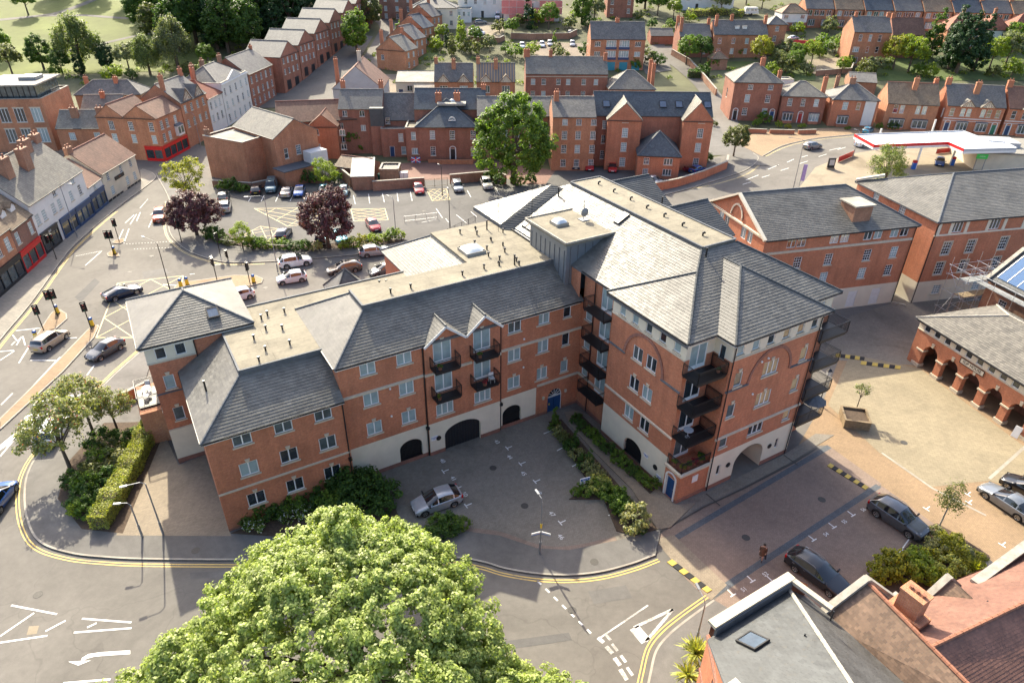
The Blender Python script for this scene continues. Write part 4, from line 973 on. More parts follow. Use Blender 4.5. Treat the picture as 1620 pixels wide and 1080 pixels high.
for (p,ang,t_) in (((17.75,.415,1.9),0,'PLEASE KEEP\nCLEAR'),((24.15,.595,1.9),0,'PLEASE KEEP\nCLEAR')):
 b = MB(); b.box(-.3,-.01,-.25,.3,0,.25); o = b.build('notice','white_plate',flats); o.location = p; o.rotation_euler[2] = ang
 lettering(t_,.12,'sign_blue',o,Matrix.Translation((0,-.014,0)) @ Matrix.Rotation(rad(90),4,'X'))
for p in ((32.48,-10.65,1.9),(32.48,-12.45,.9)):
 b = MB(); b.box(-.28,-.015,-.22,.28,0,.22); o = b.build('notice','white_plate',flats); o.location = p; o.rotation_euler[2] = rad(-90)
 lettering('PLEASE KEEP\nCLEAR',.11,'sign_blue',o,Matrix.Translation((0,-.019,0)) @ Matrix.Rotation(rad(90),4,'X'))
b = MB(); b.box(33.7,-14.99,1.7,34.3,-14.95,2.4); b.build('notice','white_plate',flats)
for (x,y,z) in ((14.2,.55,8.35),(14.1,.55,5.6),(26.9,.55,9.3),(26.9,.55,6.3),(38.9,-15.05,11.9),(38.7,-15.05,8.9),(39.6,-15.05,12.0)): b = MB(); b.sphere((x,y,z),.1,7,4); b.build('alarm_box','white_plate',flats,uv=False)
# balconies
def rail_run(mb,p,q,z,h=1.05,step=.11):
 p = np.array(p,float); q = np.array(q,float); L = np.linalg.norm(q-p); n = max(1,int(L/step))
 mb.bar((*p,z+h),(*q,z+h),.045); mb.bar((*p,z+.1),(*q,z+.1),.03); mb.bar((*p,z+h-.14),(*q,z+h-.14),.025)
 for i in range(n+1): c = p + (q-p)*i/n; mb.bar((*c,z),(*c,z+h),.05 if i in (0,n) else .016)
def balcony(u0,v0,u1,v1,z,open_side,floor=True,rail_h=1.05):
 fl = MB(); fl.box(u0,v0,z-.16,u1,v1,z-.04); fl.box(u0+.05,v0+.05,z-.3,u1-.05,v0+.12,z-.16); fl.box(u0+.05,v1-.12,z-.3,u1-.05,v1-.05,z-.16)
 o = fl.build('balcony','black_metal',flats); r = MB()
 S = {'f': ((u0,v0),(u1,v0)),'k': ((u1,v1),(u0,v1)),'l': ((u0,v1),(u0,v0)),'r': ((u1,v0),(u1,v1))}
 for k,(a,b) in S.items():
  if k not in open_side: rail_run(r,a,b,z-.04,rail_h)
 r.build('railing','black_metal',o,uv=False); return o
BAL = []
for u in (18.9,22.6):
 for z in (6.42,9.35): BAL.append(balcony(u-1.15,-.62,u+1.15,.40,z,'k'))
for z in FL: BAL.append(balcony(32.0,-3.9,33.15,-1.0,z,'r'))
for z in FL[1:]: BAL.append(balcony(32.35,-14.9,35.3,-13.25,z,'k'))
r = MB(); rail_run(r,(32.3,-13.3),(32.3,-14.95),3.2); rail_run(r,(32.3,-14.95),(35.3,-14.95),3.2); r.build('railing','black_metal',flats,uv=False)
for z in FL: BAL.append(balcony(45.5,-15.2,48.9,-13.25,z,'k'))
b = MB(); b.box(28.4,.2,0,28.42,.2,0)
tz = balcony(-4.0,15.0,-2.25,18.2,3.7,'r'); tz2 = MB(); tz2.box(-4.1,14.2,0,-2.2,19,3.5); tz2.build('terrace_base','brick_orange',flats)
# ------------------------------------------------------------------ houses
def grid(L,n,rows,w_,h_,style='sash',mar=.14,**op):
 us = [L*(mar + (1-2*mar)*(i/(n-1) if n > 1 else .5)) for i in range(n)]
 return [(u,z,w_,h_,style,dict(op)) for z in rows for u in us]
def house(name,label,p0,p1,depth,he,roof='gx',rise=2.4,wm='brick_red',rm='roof_slate',front=(),left=(),right=(),back=(),chims=(),over=.22,cat='house',group=None,
          arches=(),bands=(),m2=('render_cream','brick_plinth'),near=False,h0=None,h1=None,sink=1.2,kerb_z=None,square=None,soffit=True,asym=None):
 """p0, p1: front corners (left, right as seen from the front)"""
 p0 = V2(p0); p1 = V2(p1); d = p1 - p0; L = float(np.linalg.norm(d)); ang = math.atan2(d[1],d[0]) if square is None else square
 c,s = math.cos(ang),math.sin(ang); mid = p0 + np.array([c*L/2 - s*depth/2,s*L/2 + c*depth/2])
 zb = max(min(T(*p0),T(*p1),T(*mid)),0) if kerb_z is None else kerb_z
 if zb > 0: zb = (T(*p0) + T(*p1))/2; sink = 6.0
 root = thing(name,label,cat,(p0[0],p0[1],zb),ang,group)
 front = front(L) if callable(front) else front
 wb = MB(); D = depth
 facade(root,wb,(0,0),(L,0),-sink if not arches else 0,he,front,arches,bands); facade(root,wb,(L,0),(L,D),-sink,he,right,(),bands)
 facade(root,wb,(L,D),(0,D),-sink,he,back,(),bands); facade(root,wb,(0,D),(0,0),-sink,he,left,(),bands)
 o = over; F,Rg = [],[]
 if roof in ('gx','hip','gy'):
  al = 'y' if roof == 'gy' else 'x'
  a0 = (roof == 'hip') if h0 is None else h0; a1 = (roof == 'hip') if h1 is None else h1
  if roof == 'hip' and D > L and h0 is None: al = 'y'
  half = (D if al == 'x' else L)/2; dz = o*rise/half                       # eaves drop by the overhang
  gx = 0.06
  if al == 'x': F,Rg,zt = hip_faces(-(o if a0 else gx),-o,L + (o if a1 else gx),D + o,he - dz,rise + dz,a0,a1,'x')
  else: F,Rg,zt = hip_faces(-o,-(o if a0 else gx),L + o,D + (o if a1 else gx),he - dz,rise + dz,a0,a1,'y')
  if al == 'x':
   if not a0: wb.poly([(0,D,he),(0,0,he),(0,D/2,he+rise-.06)])
   if not a1: wb.poly([(L,0,he),(L,D,he),(L,D/2,he+rise-.06)])
  else:
   if not a0: wb.poly([(0,0,he),(L,0,he),(L/2,0,he+rise-.06)])
   if not a1: wb.poly([(L,D,he),(0,D,he),(L/2,D,he+rise-.06)])
  F = [[(p[0],p[1],p[2]+.10) for p in f] for f in F]; Rg = [(tuple(np.array(a)+(0,0,.1)),tuple(np.array(b)+(0,0,.1))) for a,b in Rg]
  roof_part(root,F,rm,ridges=Rg,slates=near,ridge_mat='coping_stone' if rm in ('roof_pale','roof_slate','tile_grey') else ('brick_plinth' if rm in ('roof_tan','roof_red','roof_brown') else 'lead'),rr=.11)
  g = MB(); g.bar((0,-o-.04,he-dz+.02),(L,-o-.04,he-dz+.02),.12,.11); g.build('gutter','black_metal',root)
 elif roof == 'flat':
  fb = MB(); fb.box(.2,.2,he-.4,L-.2,D-.2,he-.25); fb.build('roof',rm,root)
  cb = MB()
  for a,b in (((-.03,.1),(L+.03,.1)),((L-.1,.1),(L-.1,D-.1)),((L+.03,D-.1),(-.03,D-.1)),((.1,D-.1),(.1,.1))): cb.bar((*a,he+.03),(*b,he+.03),.32,.1)
  cb.build('coping','coping_stone',root)
 elif roof == 'mono':
  f = [(-o,-o,he),(L+o,-o,he),(L+o,D+o,he+rise),(-o,D+o,he+rise)]; roof_part(root,[f],rm,slates=near)
  wb.poly([(0,D,he),(0,0,he),(0,D,he+rise)]); wb.poly([(L,0,he),(L,D,he),(L,D,he+rise)]); wb.poly([(L,D,he),(0,D,he),(0,D,he+rise),(L,D,he+rise)])
 wb.build('wall',[wm,*m2],root)
 for ch in chims:
  fx,fy = ch[0],ch[1]; op = dict(ch[2]) if len(ch) > 2 else {}
  x,y = fx*L,fy*D
  if roof == 'flat': zr = he - .4
  elif roof == 'gy': zr = he + rise*(1 - abs(2*fx-1))
  else: zr = he + rise*(1 - abs(2*fy-1))
  if roof == 'hip': zr = he + rise*min(1,2*min(min(fx,1-fx)*L,min(fy,1-fy)*D)/min(L,D))
  top = op.pop('top',he + rise + .9)
  chimney(root,min(max(x,.35),L-.35),min(max(y,.3),D-.3),zr - .3,top,**op)
 root['L'] = L; return root
def hpx(x0,y0,x1,y1,h): return GT(x0,y0,h),GT(x1,y1,h)
def bay(parent,x,w_=2.2,d_=.7,h_=2.5,z0=0,roofm_='lead',mat='upvc'):
 """square bay window with a lead roof"""
 b = MB(); b.box(x-w_/2,-d_,z0,x+w_/2,.0,z0+.7,skip='k'); b.box(x-w_/2-.08,-d_-.08,z0+h_,x+w_/2+.08,.0,z0+h_+.14,m=1)
 for i in range(4): u = x - w_/2 + (w_-.1)*i/3; b.box(u,-d_,z0+.7,u+.1,-d_+.1,z0+h_,m=2)
 b.box(x-w_/2,-d_,z0+.7,x+w_/2,-d_+.1,z0+.8,m=2); b.box(x-w_/2,-d_,z0+h_-.1,x+w_/2,-d_+.1,z0+h_,m=2); b.box(x-w_/2,-d_,z0+.7,x-w_/2+.1,0,z0+h_,m=2); b.box(x+w_/2-.1,-d_,z0+.7,x+w_/2,0,z0+h_,m=2)
 o = b.build('bay_window',['brick_red',roofm_,mat],parent)
 g = MB(); g.poly([(x-w_/2+.05,-d_+.06,z0+.75),(x+w_/2-.05,-d_+.06,z0+.75),(x+w_/2-.05,-d_+.06,z0+h_-.05),(x-w_/2+.05,-d_+.06,z0+h_-.05)]); g.build('pane',random.choice(['glass_mid','glass_curtain']),o,uv=False)
 for sx in (-1,1):
  xx = x + sx*(w_/2-.05); g = MB(); g.poly([(xx,-d_+.1,z0+.75),(xx,0,z0+.75),(xx,0,z0+h_-.05),(xx,-d_+.1,z0+h_-.05)]); g.build('pane','glass_mid',o,uv=False)
 return o
def gablet(parent,x,w_,z,hgt,back,rm='roof_slate',mat='timber_white',d0=-.8):
 """half-timbered gable over a bay"""
 F = [[(x-w_/2-.2,d0-.15,z-.1),(x,d0-.15,z+hgt),(x,back,z+hgt)],[(x,d0-.15,z+hgt),(x+w_/2+.2,d0-.15,z-.1),(x,back,z+hgt)]]
 F = [[(x-w_/2-.2,d0-.15,z-.1),(x,d0-.15,z+hgt),(x,back,z+hgt),(x-w_/2-.2,-.05,z-.1)],[(x,d0-.15,z+hgt),(x+w_/2+.2,d0-.15,z-.1),(x+w_/2+.2,-.05,z-.1),(x,back,z+hgt)]]
 o = roof_part(parent,F,rm,slates=False,name='gable_roof',thick=.1)
 b = MB(); b.poly([(x-w_/2,d0,z-.1),(x+w_/2,d0,z-.1),(x,d0,z+hgt-.1)],0)
 for t in (-.5,-.25,0,.25,.5): b.bar((x+t*w_*.8,d0-.03,z-.05),(x+t*w_*.45,d0-.03,z+hgt*(1-abs(t)*1.4)-.15),.1,.05,1)
 b.bar((x-w_/2-.15,d0-.1,z-.1),(x,d0-.1,z+hgt-.02),.08,.18,1); b.bar((x,d0-.1,z+hgt-.02),(x+w_/2+.15,d0-.1,z-.1),.08,.18,1)
 b.build('timbered_gable',['render_cream','timber_brown'],parent); return o
def shopfront(parent,L,mat,h=3.0,name='shopfront',x0=0,sign=None,smat='paint_bright',glassm_='glass_dark',door_at=.75):
 b = MB(); x1 = x0 + L
 b.box(x0,-.18,h-.65,x1,0,h); b.box(x0-.02,-.32,h,x1+.02,0,h+.1); b.box(x0,-.16,0,x1,0,.5)
 n = max(2,int(L/1.6))
 for i in range(n+1): u = x0 + (L-.14)*i/n; b.box(u,-.16,.5,u+.14,-.02,h-.65)
 o = b.build(name,mat,parent)
 for i in range(n):
  u = x0 + (L-.14)*i/n; g = MB(); g.poly([(u+.14,-.06,.5),(u+(L-.14)/n,-.06,.5),(u+(L-.14)/n,-.06,h-.65),(u+.14,-.06,h-.65)]); g.build('shop_pane',random.choice([glassm_,'glass_dark','glass_mid']),o,uv=False)
 if sign: lettering(sign,.42,smat,o,Matrix.Translation((x0+L/2,-.19,h-.33)) @ Matrix.Rotation(rad(90),4,'X'))
 return o
def dormer(parent,x,y,z,w_=1.3,h_=1.2,d_=1.8,rm='roof_tan',wm='timber_white',gable=True,hood=.5):
 b = MB(); b.box(x-w_/2,y,z,x+w_/2,y+d_,z+h_)
 if gable: b.poly([(x-w_/2,y,z+h_),(x+w_/2,y,z+h_),(x,y,z+h_+hood)])
 o = b.build('dormer',wm,parent)
 F = [[(x-w_/2-.12,y-.15,z+h_-.06),(x,y-.15,z+h_+hood),(x,y+d_,z+h_+hood),(x-w_/2-.12,y+d_,z+h_-.06)],[(x,y-.15,z+h_+hood),(x+w_/2+.12,y-.15,z+h_-.06),(x+w_/2+.12,y+d_,z+h_-.06),(x,y+d_,z+h_+hood)]] if gable else [[(x-w_/2-.1,y-.1,z+h_),(x+w_/2+.1,y-.1,z+h_),(x+w_/2+.1,y+d_,z+h_+.05),(x-w_/2-.1,y+d_,z+h_+.05)]]
 mb = MB()
 for f in F: mb.poly(f); mb.poly([(p[0],p[1],p[2]-.08) for p in f][::-1])
 mb.build('dormer_roof',rm,o)
 wn = window(parent,(x,y-.06,z+h_*.52),0,w_*.75,h_*.8,'case2',sill=False,name='dormer_window'); return o
# ---- brick blocks beyond the square (right)
pE0 = np.array([28.5,72.1]); aE = rad(15); LE = 20.6
eW = []
for pr in ((3.6,4.9),(9.3,10.7),(13.9,15.3),(17.6,19.0)): eW += [(u,9.75,1.15,1.2,'case2',opt(sill=False)) for u in pr]
for u in (5.0,9.2,14.6,18.4): eW += [(u,7.15,1.05,1.45,'sash',{}),(u,4.75,1.05,1.4,'sash',{})]
eW += [(14.2,1.25,1.3,2.2,'door',opt(mat='timber_white')),(17.6,1.25,1.3,2.2,'door',opt(mat='timber_white'))]
eb_ = house('brick_block','red brick block with white pedimented gable and a boxed roof vent beside the car-free square',pE0,pE0 + LE*np.array([math.cos(aE),math.sin(aE)]),12.6,10.5,'gx',3.2,'brick_red','slate',eW,
 left=[(u,z,1.0,1.4,'case2',opt(sill=False)) for u in (3.0,4.4,8.2,9.6) for z in (7.2,9.6)],bands=((-2,2.9,1),),near=True,h0=False,h1=True,cat='building',over=.3)
tb = MB(); course((0,0),(LE,0),8.55,.3,.08); course((0,12.6),(0,0),10.4,.28,.16); tb.each('string_course','stone',eb_)
pd = MB(); pd.bar((-.2,-.3,10.5),(-.2,6.3,13.82),.4,.24); pd.bar((-.2,6.3,13.82),(-.2,12.9,10.5),.4,.24); pd.each('pediment_coping','render_cream',eb_)
ar = MB(); n = 14
for i in range(n):
 a,b = math.pi*i/n,math.pi*(i+1)/n; ar.bar((-.08,6.3-1.25*math.cos(a),10.85+1.6*math.sin(a)),(-.08,6.3-1.25*math.cos(b),10.85+1.6*math.sin(b)),.1,.2)
ar.build('arch_moulding','render_cream',eb_)
vb = MB(); vb.box(12.0,1.0,10.6,14.4,3.6,13.0); vo = vb.build('roof_box','brick_old',eb_); vb = MB(); vb.box(11.8,.8,13.0,14.6,3.8,13.16); vb.build('roof_box_cap','felt_white',vo)
pipe(eb_,[(LE-.15,-.2,10.3),(LE-.1,-.08,9.9),(LE-.1,-.08,.1)])
pF0 = np.array([50.7,77.3]); aF = rad(13); LF = 30.0
fW = []
for u in (3.0,8.4,14.2,19.6,25): fW += [(u,10.0,1.5,1.3,'case3',opt(sill=False))]
for u in (2.5,6.0,10.8,15.5,20,24.5): fW += [(u,z,1.15,1.7,'sash',opt(surround=True,glass='glass_dark')) for z in (7.3,4.6)]
fW += [(3.3,1.6,1.2,1.3,'sash',opt(glass='glass_curtain')),(9.3,1.6,1.2,1.3,'sash',opt(glass='glass_curtain'))]
fb_ = house('brick_block','long red brick block with cream ground floor and stone window surrounds behind the scaffolding',pF0,pF0 + LF*np.array([math.cos(aF),math.sin(aF)]),15,10.95,'hip',3.0,'brick_red','slate',fW,bands=((-2,2.9,1),),near=True,cat='building',h0=True,h1=True,over=.3,
 left=[(u,z,1.1,1.5,'sash',{}) for u in (4,9) for z in (7.3,10.0)])
tb = MB(); course((0,0),(LF,0),9.05,.2,.08); course((0,0),(LF,0),10.75,.3,.1)
for u in (.2,1.9,4.1,7.2,9.6,12.5,15.9,18.2,21.1,23.6): tb.box(u,-.05,9.1,u+.45,.02,10.8)
tb.each('cream_panels','render_cream',fb_)
pipe(fb_,[(.1,-.25,10.8),(.1,-.08,10.4),(.1,-.08,.1)])
cp = MB(); cp.bar((-.2,15.2,11.2),(2.2,13.0,12.4),.5,.3); cp.build('verge_coping','render_buff',fb_)
# ---- Slip House: arcaded hall on the square
aS = rad(-73.6); pS0 = np.array([43.75,63.9]); LS = 24.0
sp = 2.63; ars = []
for i in range(9): u = 1.15 + i*sp; ars.append((u + .38,u + sp - .38,1.95,2.95,0,.55))
sW = [(1.1 + i*1.33,4.5,.75,.75,'fixed',opt(sill=False,glass='glass_dark')) for i in range(17)]
sh = house('arcaded_hall','low arcaded brick hall with a row of small square windows and a sandy slate roof',pS0,pS0 + LS*np.array([math.cos(aS),math.sin(aS)]),10.2,5.2,'hip',2.2,'brick_red','tile_grey',sW,arches=ars,bands=((4.05,5.2,1),),near=True,over=.4,h0=True,h1=False,cat='hall')
tb = MB(); course((0,0),(LS,0),3.98,.12,.06); course((0,0),(LS,0),4.95,.2,.1)
for i in range(10): u = 1.15 + i*sp; tb.box(u-.46,-.1,1.86,u+.46,.62,2.02); tb.box(u-.48,-.12,0,u+.48,.64,.35)
tb.each('pier_stone','stone',sh)
kb = MB()
for i in range(9): u = 1.15 + (i+.5)*sp; kb.hexa([(u-.11,-.1,2.93),(u+.11,-.1,2.93),(u+.11,.05,2.93),(u-.11,.05,2.93),(u-.17,-.12,3.4),(u+.17,-.12,3.4),(u+.17,.05,3.4),(u-.17,.05,3.4)])
kb.each('keystone','stone',sh)
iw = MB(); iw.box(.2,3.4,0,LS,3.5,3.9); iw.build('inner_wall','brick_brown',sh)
for i in range(7):
 window(sh,(2.6+i*2.63,3.4,1.4),0,1.7,2.3,'case3','glass_dark',sill=False,name='shop_window')
sg = MB(); sg.box(5.9,-.09,3.35,8.6,-.02,3.85); so = sg.build('name_sign','render_cream',sh)
sg = MB()
for a,b in (((5.85,3.32),(8.65,3.32)),((5.85,3.88),(8.65,3.88))): sg.bar((a[0],-.1,a[1]),(b[0],-.1,b[1]),.05,.05)
sg.bar((5.87,-.1,3.32),(5.87,-.1,3.88),.05,.05); sg.bar((8.63,-.1,3.32),(8.63,-.1,3.88),.05,.05); sg.build('sign_frame','black_metal',so)
lettering('SLIP HOUSE',.42,'black_metal',so,Matrix.Translation((7.25,-.1,3.6)) @ Matrix.Rotation(rad(90),4,'X'))
# ---- house with the solar roof behind the scaffolding
p_ = GT(1500,508,0)
cS = np.array([54.2,70.4]); dS = np.array([math.cos(aS),math.sin(aS)])
sc_h = house('brick_house','old brick house behind the scaffolding with blue solar sheets on its roof',cS,cS + 15*dS,7,6.9,'gx',3.0,'brick_old','slate_dark',[(u,z,1.0,1.4,'sash',opt(glass='glass_dark')) for u in (2.5,6,9.5) for z in (1.6,4.6)],near=True,cat='house')
for i in range(7):
 b = MB(); x0 = .7 + i*1.25; k = 3.0/3.5
 q = [(x0,.2,6.9+.2*k+.24),(x0+1.18,.2,6.9+.2*k+.24),(x0+1.18,3.1,6.9+3.1*k+.24),(x0,3.1,6.9+3.1*k+.24)]
 b.hexa([(a[0],a[1],a[2]-.06) for a in q] + q); o = b.build('solar_panel','solar_glass',sc_h)
 f = MB(); f.bar((x0-.035,.2,6.9+.2*k+.27),(x0-.035,3.1,6.9+3.1*k+.27),.07,.05); f.build('panel_rail','galvanised',o)
cb = MB(); cb.bar((-.05,-.3,6.9),(-.05,3.5,10.15),.45,.25); cb.bar((-.05,3.5,10.15),(-.05,7.2,7.0),.45,.25); cb.build('verge_coping','coping_stone',sc_h)
# scaffold: tubes in three bays with boards
sk = thing('scaffold','silver tube scaffold standing at the gable of the house with the solar roof','scaffold',(cS[0],cS[1],0),aS)
xs_ = (-3.0,-1.5,-.35); ys_ = (-2.6,-.6,1.4,3.4)
for x in xs_:
 for y in ys_:
  b = MB(); b.tube((x,y,0),(x,y,8.2 + .6*math.sin(x*7+y*3)),.026,.026,6); b.build('standard','galvanised',sk,uv=False)
for z in (2.2,4.4,6.4,7.5):
 for y in ys_: b = MB(); b.tube((xs_[0]-.35,y+.05,z),(xs_[-1]+.25,y+.05,z),.024,.024,6); b.build('transom','galvanised',sk,uv=False)
 for x in xs_: b = MB(); b.tube((x+.05,ys_[0]-.4,z+.05),(x+.05,ys_[-1]+.4,z+.05),.024,.024,6); b.build('ledger','galvanised',sk,uv=False)
for a,c in (((-3.1,-2.6,.2),(-3.1,1.4,6.2)),((-3.1,3.4,.2),(-3.1,-.6,6.2)),((-3.0,-2.7,.2),(-.4,-2.7,4.2)),((-.4,-2.7,4.4),(-3.0,-2.7,7.2))): b = MB(); b.tube(a,c,.024,.024,6); b.build('brace','galvanised',sk,uv=False)
for z in (4.45,6.45):
 for k in range(4): b = MB(); b.box(-1.5+k*.29,-2.6,z+.05,-1.24+k*.29,3.4,z+.09); b.build('scaffold_board','timber_planter' if z < 5 else 'corrugated',sk)
for x in (2.0,4.5,7.0,9.5): b = MB(); b.tube((x,-1.5,0),(x,-1.5,7.9),.026,.026,6); b.build('standard','galvanised',sk,uv=False)
for z in (6.9,7.5): b = MB(); b.tube((-.5,-1.5,z),(11,-1.5,z),.024,.024,6); b.build('ledger','galvanised',sk,uv=False)
for k in range(4): b = MB(); b.box(-.3,-1.45+k*.28,6.42,11,-1.2+k*.28,6.47); b.build('scaffold_board','corrugated',sk)
# ---- buildings at the bottom right, seen from above
aG = rad(31.5)
c0 = G(1247,908,8.0)[:2]                       # outer corner of the parapets
gr = thing('corner_building','slate-roofed brick building with stone-coped parapet and one skylight at the lower edge','building',(c0[0],c0[1],0),aG)
wb = MB()
facade(gr,wb,(0,0),(-6.2,0),0,7.8); facade(gr,wb,(.6,-7.5),(.6,-1.0),0,6.8); facade(gr,wb,(.6,-1.0),(0,0),0,7.8); wb.box(-6.2,-.34,7.0,0,-.3,7.8)
lw = np.array([-11.6,-7.6]) - np.array([-6.2,0.]); LWn = float(np.linalg.norm(lw))
facade(gr,wb,(-6.2,0),(-11.6,-7.6),0,6.9,[(2.6,5.2,1.1,1.5,'case2',opt(glass='glass_mid')),(5.6,5.2,1.1,1.5,'case2',{}),(2.6,2.0,1.1,1.5,'case2',{}),(5.6,2.0,1.1,1.5,'case2',{})])
wb.poly([(-6.2,0,6.9),(-11.6,-7.6,6.9),(-11.6,-7.6,11.1),(-6.4,-.3,7.1)])
wb.build('wall','brick_red',gr)
tb = MB(); course((-6.2,0),(-11.6,-7.6),6.6,.25,.12,0); course((-6.2,0),(-11.6,-7.6),3.6,.2,.08); tb.each('brick_cornice','brick_plinth',gr)
hp0,hp1 = (-.2,-.4,7.25),(-5.4,-7.4,11.15); k = .557
roof_part(gr,[[(-6.75,-.4,7.25),hp0,hp1,(-11.9,-7.4,11.15)]],'slate_dark',course=.3,width=.3,jitter=.003,lift=.014)
roof_part(gr,[[hp0,(.7,-1.2,6.75),(.7,-7.4,6.75),hp1]],'slate_pale',course=.3,width=.3,jitter=.003,lift=.014,ridges=[(hp0,hp1)],ridge_mat='coping_stone',rr=.12)
cb = MB(); cb.box(-6.35,-.42,7.8,.14,.14,8.02); cb.build('coping','stone',gr)
cb = MB(); cb.hexa([(-.2,-.42,7.75),(.14,-.42,7.75),(.75,-2.7,7.4),(.42,-2.75,7.4),(-.2,-.42,8.0),(.14,-.42,8.0),(.75,-2.7,7.62),(.42,-2.75,7.62)]); cb.build('coping','stone',gr)
b = MB(); b.box(-6.3,-.52,7.1,-.1,-.36,7.85); b.build('lead_upstand','lead',gr)
rooflight(gr,(-5.45,-2.15,7.25+1.75*k+.06),rad(180),math.atan(k),1.15,1.35)
b = MB(); b.box(-10.0,-5.6,7.2,-9.6,-4.2,10.8); b.box(-10.1,-5.7,10.8,-9.5,-4.1,11.0); b.build('chimney','stone',gr)
for x,y in ((-1.0,-3.5),(-3.4,-3.6)): b = MB(); z = 7.25 - (y+.4)*.0 + (1.9 if x > -2 else 1.8); b.tube((x,y,z-.6),(x,y,z+.15),.05,.05,6); b.build('vent_pipe','black_metal',gr,uv=False)
# brown tiled range with coped gables
c1 = G(1370,920,9.3)[:2]
g2 = thing('tiled_range','brown plain-tiled brick range with coped gables and a broad chimney stack','building',(c1[0],c1[1],0),aG)
ap_,r1,r2,ze = (.75,.3,8.6),(-.15,-4.1,8.6),(-.75,-7.5,8.6),6.2
wb = MB(); wall(wb,(3.2,-.55),(-1.6,.9),0,ze); wb.poly([(3.2,-.55,ze),(-1.6,.9,ze),(.75,.28,8.5)]); wall(wb,(14,-2.55),(3.2,-.6),0,6.0); wall(wb,(-1.6,.9),(-2.2,-8),0,ze); wall(wb,(14,-12),(14,-2.6),0,6.0); wb.build('wall','brick_old',g2)
roof_part(g2,[[(-1.75,.85,ze),ap_,r2,(-2.5,-7.5,ze)]],'tile_brown',course=.17,width=.2,lift=.012,ridges=[(ap_,r2)],ridge_mat='terracotta',rr=.12)
roof_part(g2,[[ap_,(3.15,-.5,ze),r1]],'tile_red',course=.17,width=.2,lift=.010)
e3,f3 = (14,-6.2,8.6),(14,-2.7,6.15)
roof_part(g2,[[(3.15,-.8,ze),f3,e3,r1]],'tile_red',course=.17,width=.2,lift=.010,ridges=[(r1,e3)],ridge_mat='terracotta',rr=.12)
roof_part(g2,[[r1,e3,(14,-12.5,4.6),(-.4,-11.0,4.6)]],'tile_red',course=.17,width=.2,lift=.010)
cb = MB(); cb.bar((-1.7,1.0,ze+.2),(.75,.3,8.85),.42,.2); cb.build('coping','coping_stone',g2); cb = MB(); cb.bar((.75,.3,8.85),(3.3,-.5,ze+.2),.42,.2); cb.box(3.1,-.8,ze-.05,3.7,-.3,ze+.3); cb.build('coping','coping_stone',g2)
cb = MB(); cb.box(1.05,-2.6,6.6,1.95,-1.35,9.5); cb.box(.9,-3.0,6.6,2.05,-1.0,8.1); cb.box(1.0,-2.66,9.5,2.0,-1.3,9.62); ch = cb.build('chimney','brick_orange',g2)
for yy in (-2.35,-2.0,-1.65): b = MB(); b.tube((1.5,yy,9.62),(1.5,yy,9.8),.13,.12,8); b.build('chimney_pot','terracotta',ch,uv=False)
wg = MB(); wg.poly([(7.85,-2.0,5.9),(5.0,-1.45,5.9),(6.3,-1.7,7.45)]); wg.build('gablet_wall','brick_old',g2)
roof_part(g2,[[(5.0,-1.5,6.1),(6.3,-1.75,7.5),(6.0,-3.6,7.5)],[(6.3,-1.75,7.5),(7.85,-2.05,6.1),(6.0,-3.6,7.5)]],'tile_brown',course=.17,width=.2,name='gable_roof')
cb = MB(); cb.bar((4.85,-1.4,6.0),(6.3,-1.68,7.65),.4,.2); cb.build('coping','coping_stone',g2); cb = MB(); cb.bar((6.3,-1.68,7.65),(8.0,-2.0,6.0),.4,.2); cb.build('coping','coping_stone',g2)
cb = MB(); cb.box(8.3,-2.75,5.6,14.1,-2.3,6.75); cb.build('parapet','brick_old',g2); cb = MB(); cb.bar((8.1,-2.5,6.8),(14.2,-2.55,6.8),.55,.2); cb.build('coping','coping_stone',g2)
b = MB(); b.tube((6.2,-3.9,7.0),(6.2,-3.9,7.9),.07,.07,7); b.build('vent_pipe','black_metal',g2,uv=False); b = MB(); b.box(4.6,-9.0,5.4,4.9,-7.6,6.9); b.build('roof_vent','lead',g2)
b = MB(); b.box(-2.3,-7.3,6.4,-1.2,-5.6,7.5); o = b.build('dormer','brick_old',g2); b = MB(); b.hexa([(-2.5,-7.5,7.5),(-1.0,-7.5,7.5),(-1.0,-5.4,7.5),(-2.5,-5.4,7.5),(-2.5,-6.5,8.1),(-.9,-6.5,8.1),(-.9,-6.4,8.1),(-2.5,-6.4,8.1)]); b.build('dormer_roof','tile_red',o)
# ------------------------------------------------------------------ street of shops on the left
def SG(L,n,rows,w_=1.0,h_=1.5,st='sash',mar=.18,**k): return grid(L,n,rows,w_,h_,st,mar,**k)
h_ = house('shop_house','orange brick shop house with dark shopfront at the left edge, white sash windows above',(-64.2,75.2),(-65,82.2),9,6.7,'gx',4.2,'brick_orange','roof_tan',SG(7,3,(4.9,),1.1,1.7),cat='shop',chims=[(.95,.5)])
shopfront(h_,7.0,'door_black'); dormer(h_,3.5,1.2,7.4,1.5,1.3,2.2,'roof_tan','timber_white')
h_ = house('shop_house','brown brick shop house with a bright red shopfront and steep dormered roof',(-65,82.25),(-65.8,88.0),9,6.3,'gx',4.4,'brick_brown','roof_tan',SG(5.8,2,(4.7,),1.0,1.6,st='sash2'),cat='shop',chims=[(.02,.5)])
shopfront(h_,5.7,'shop_red')
for x in (1.7,4.1): dormer(h_,x,1.0,6.9,1.2,1.2,2.0,'roof_tan','timber_white')
h_ = house('shop_house','cream shop house with dormers at the very left edge behind the orange brick one',(-64.0,66.0),(-64.2,75.0),9,6.6,'gx',4.0,'render_cream','roof_tan',SG(9,3,(4.8,),1.0,1.5),cat='shop'); shopfront(h_,9.0,'door_black')
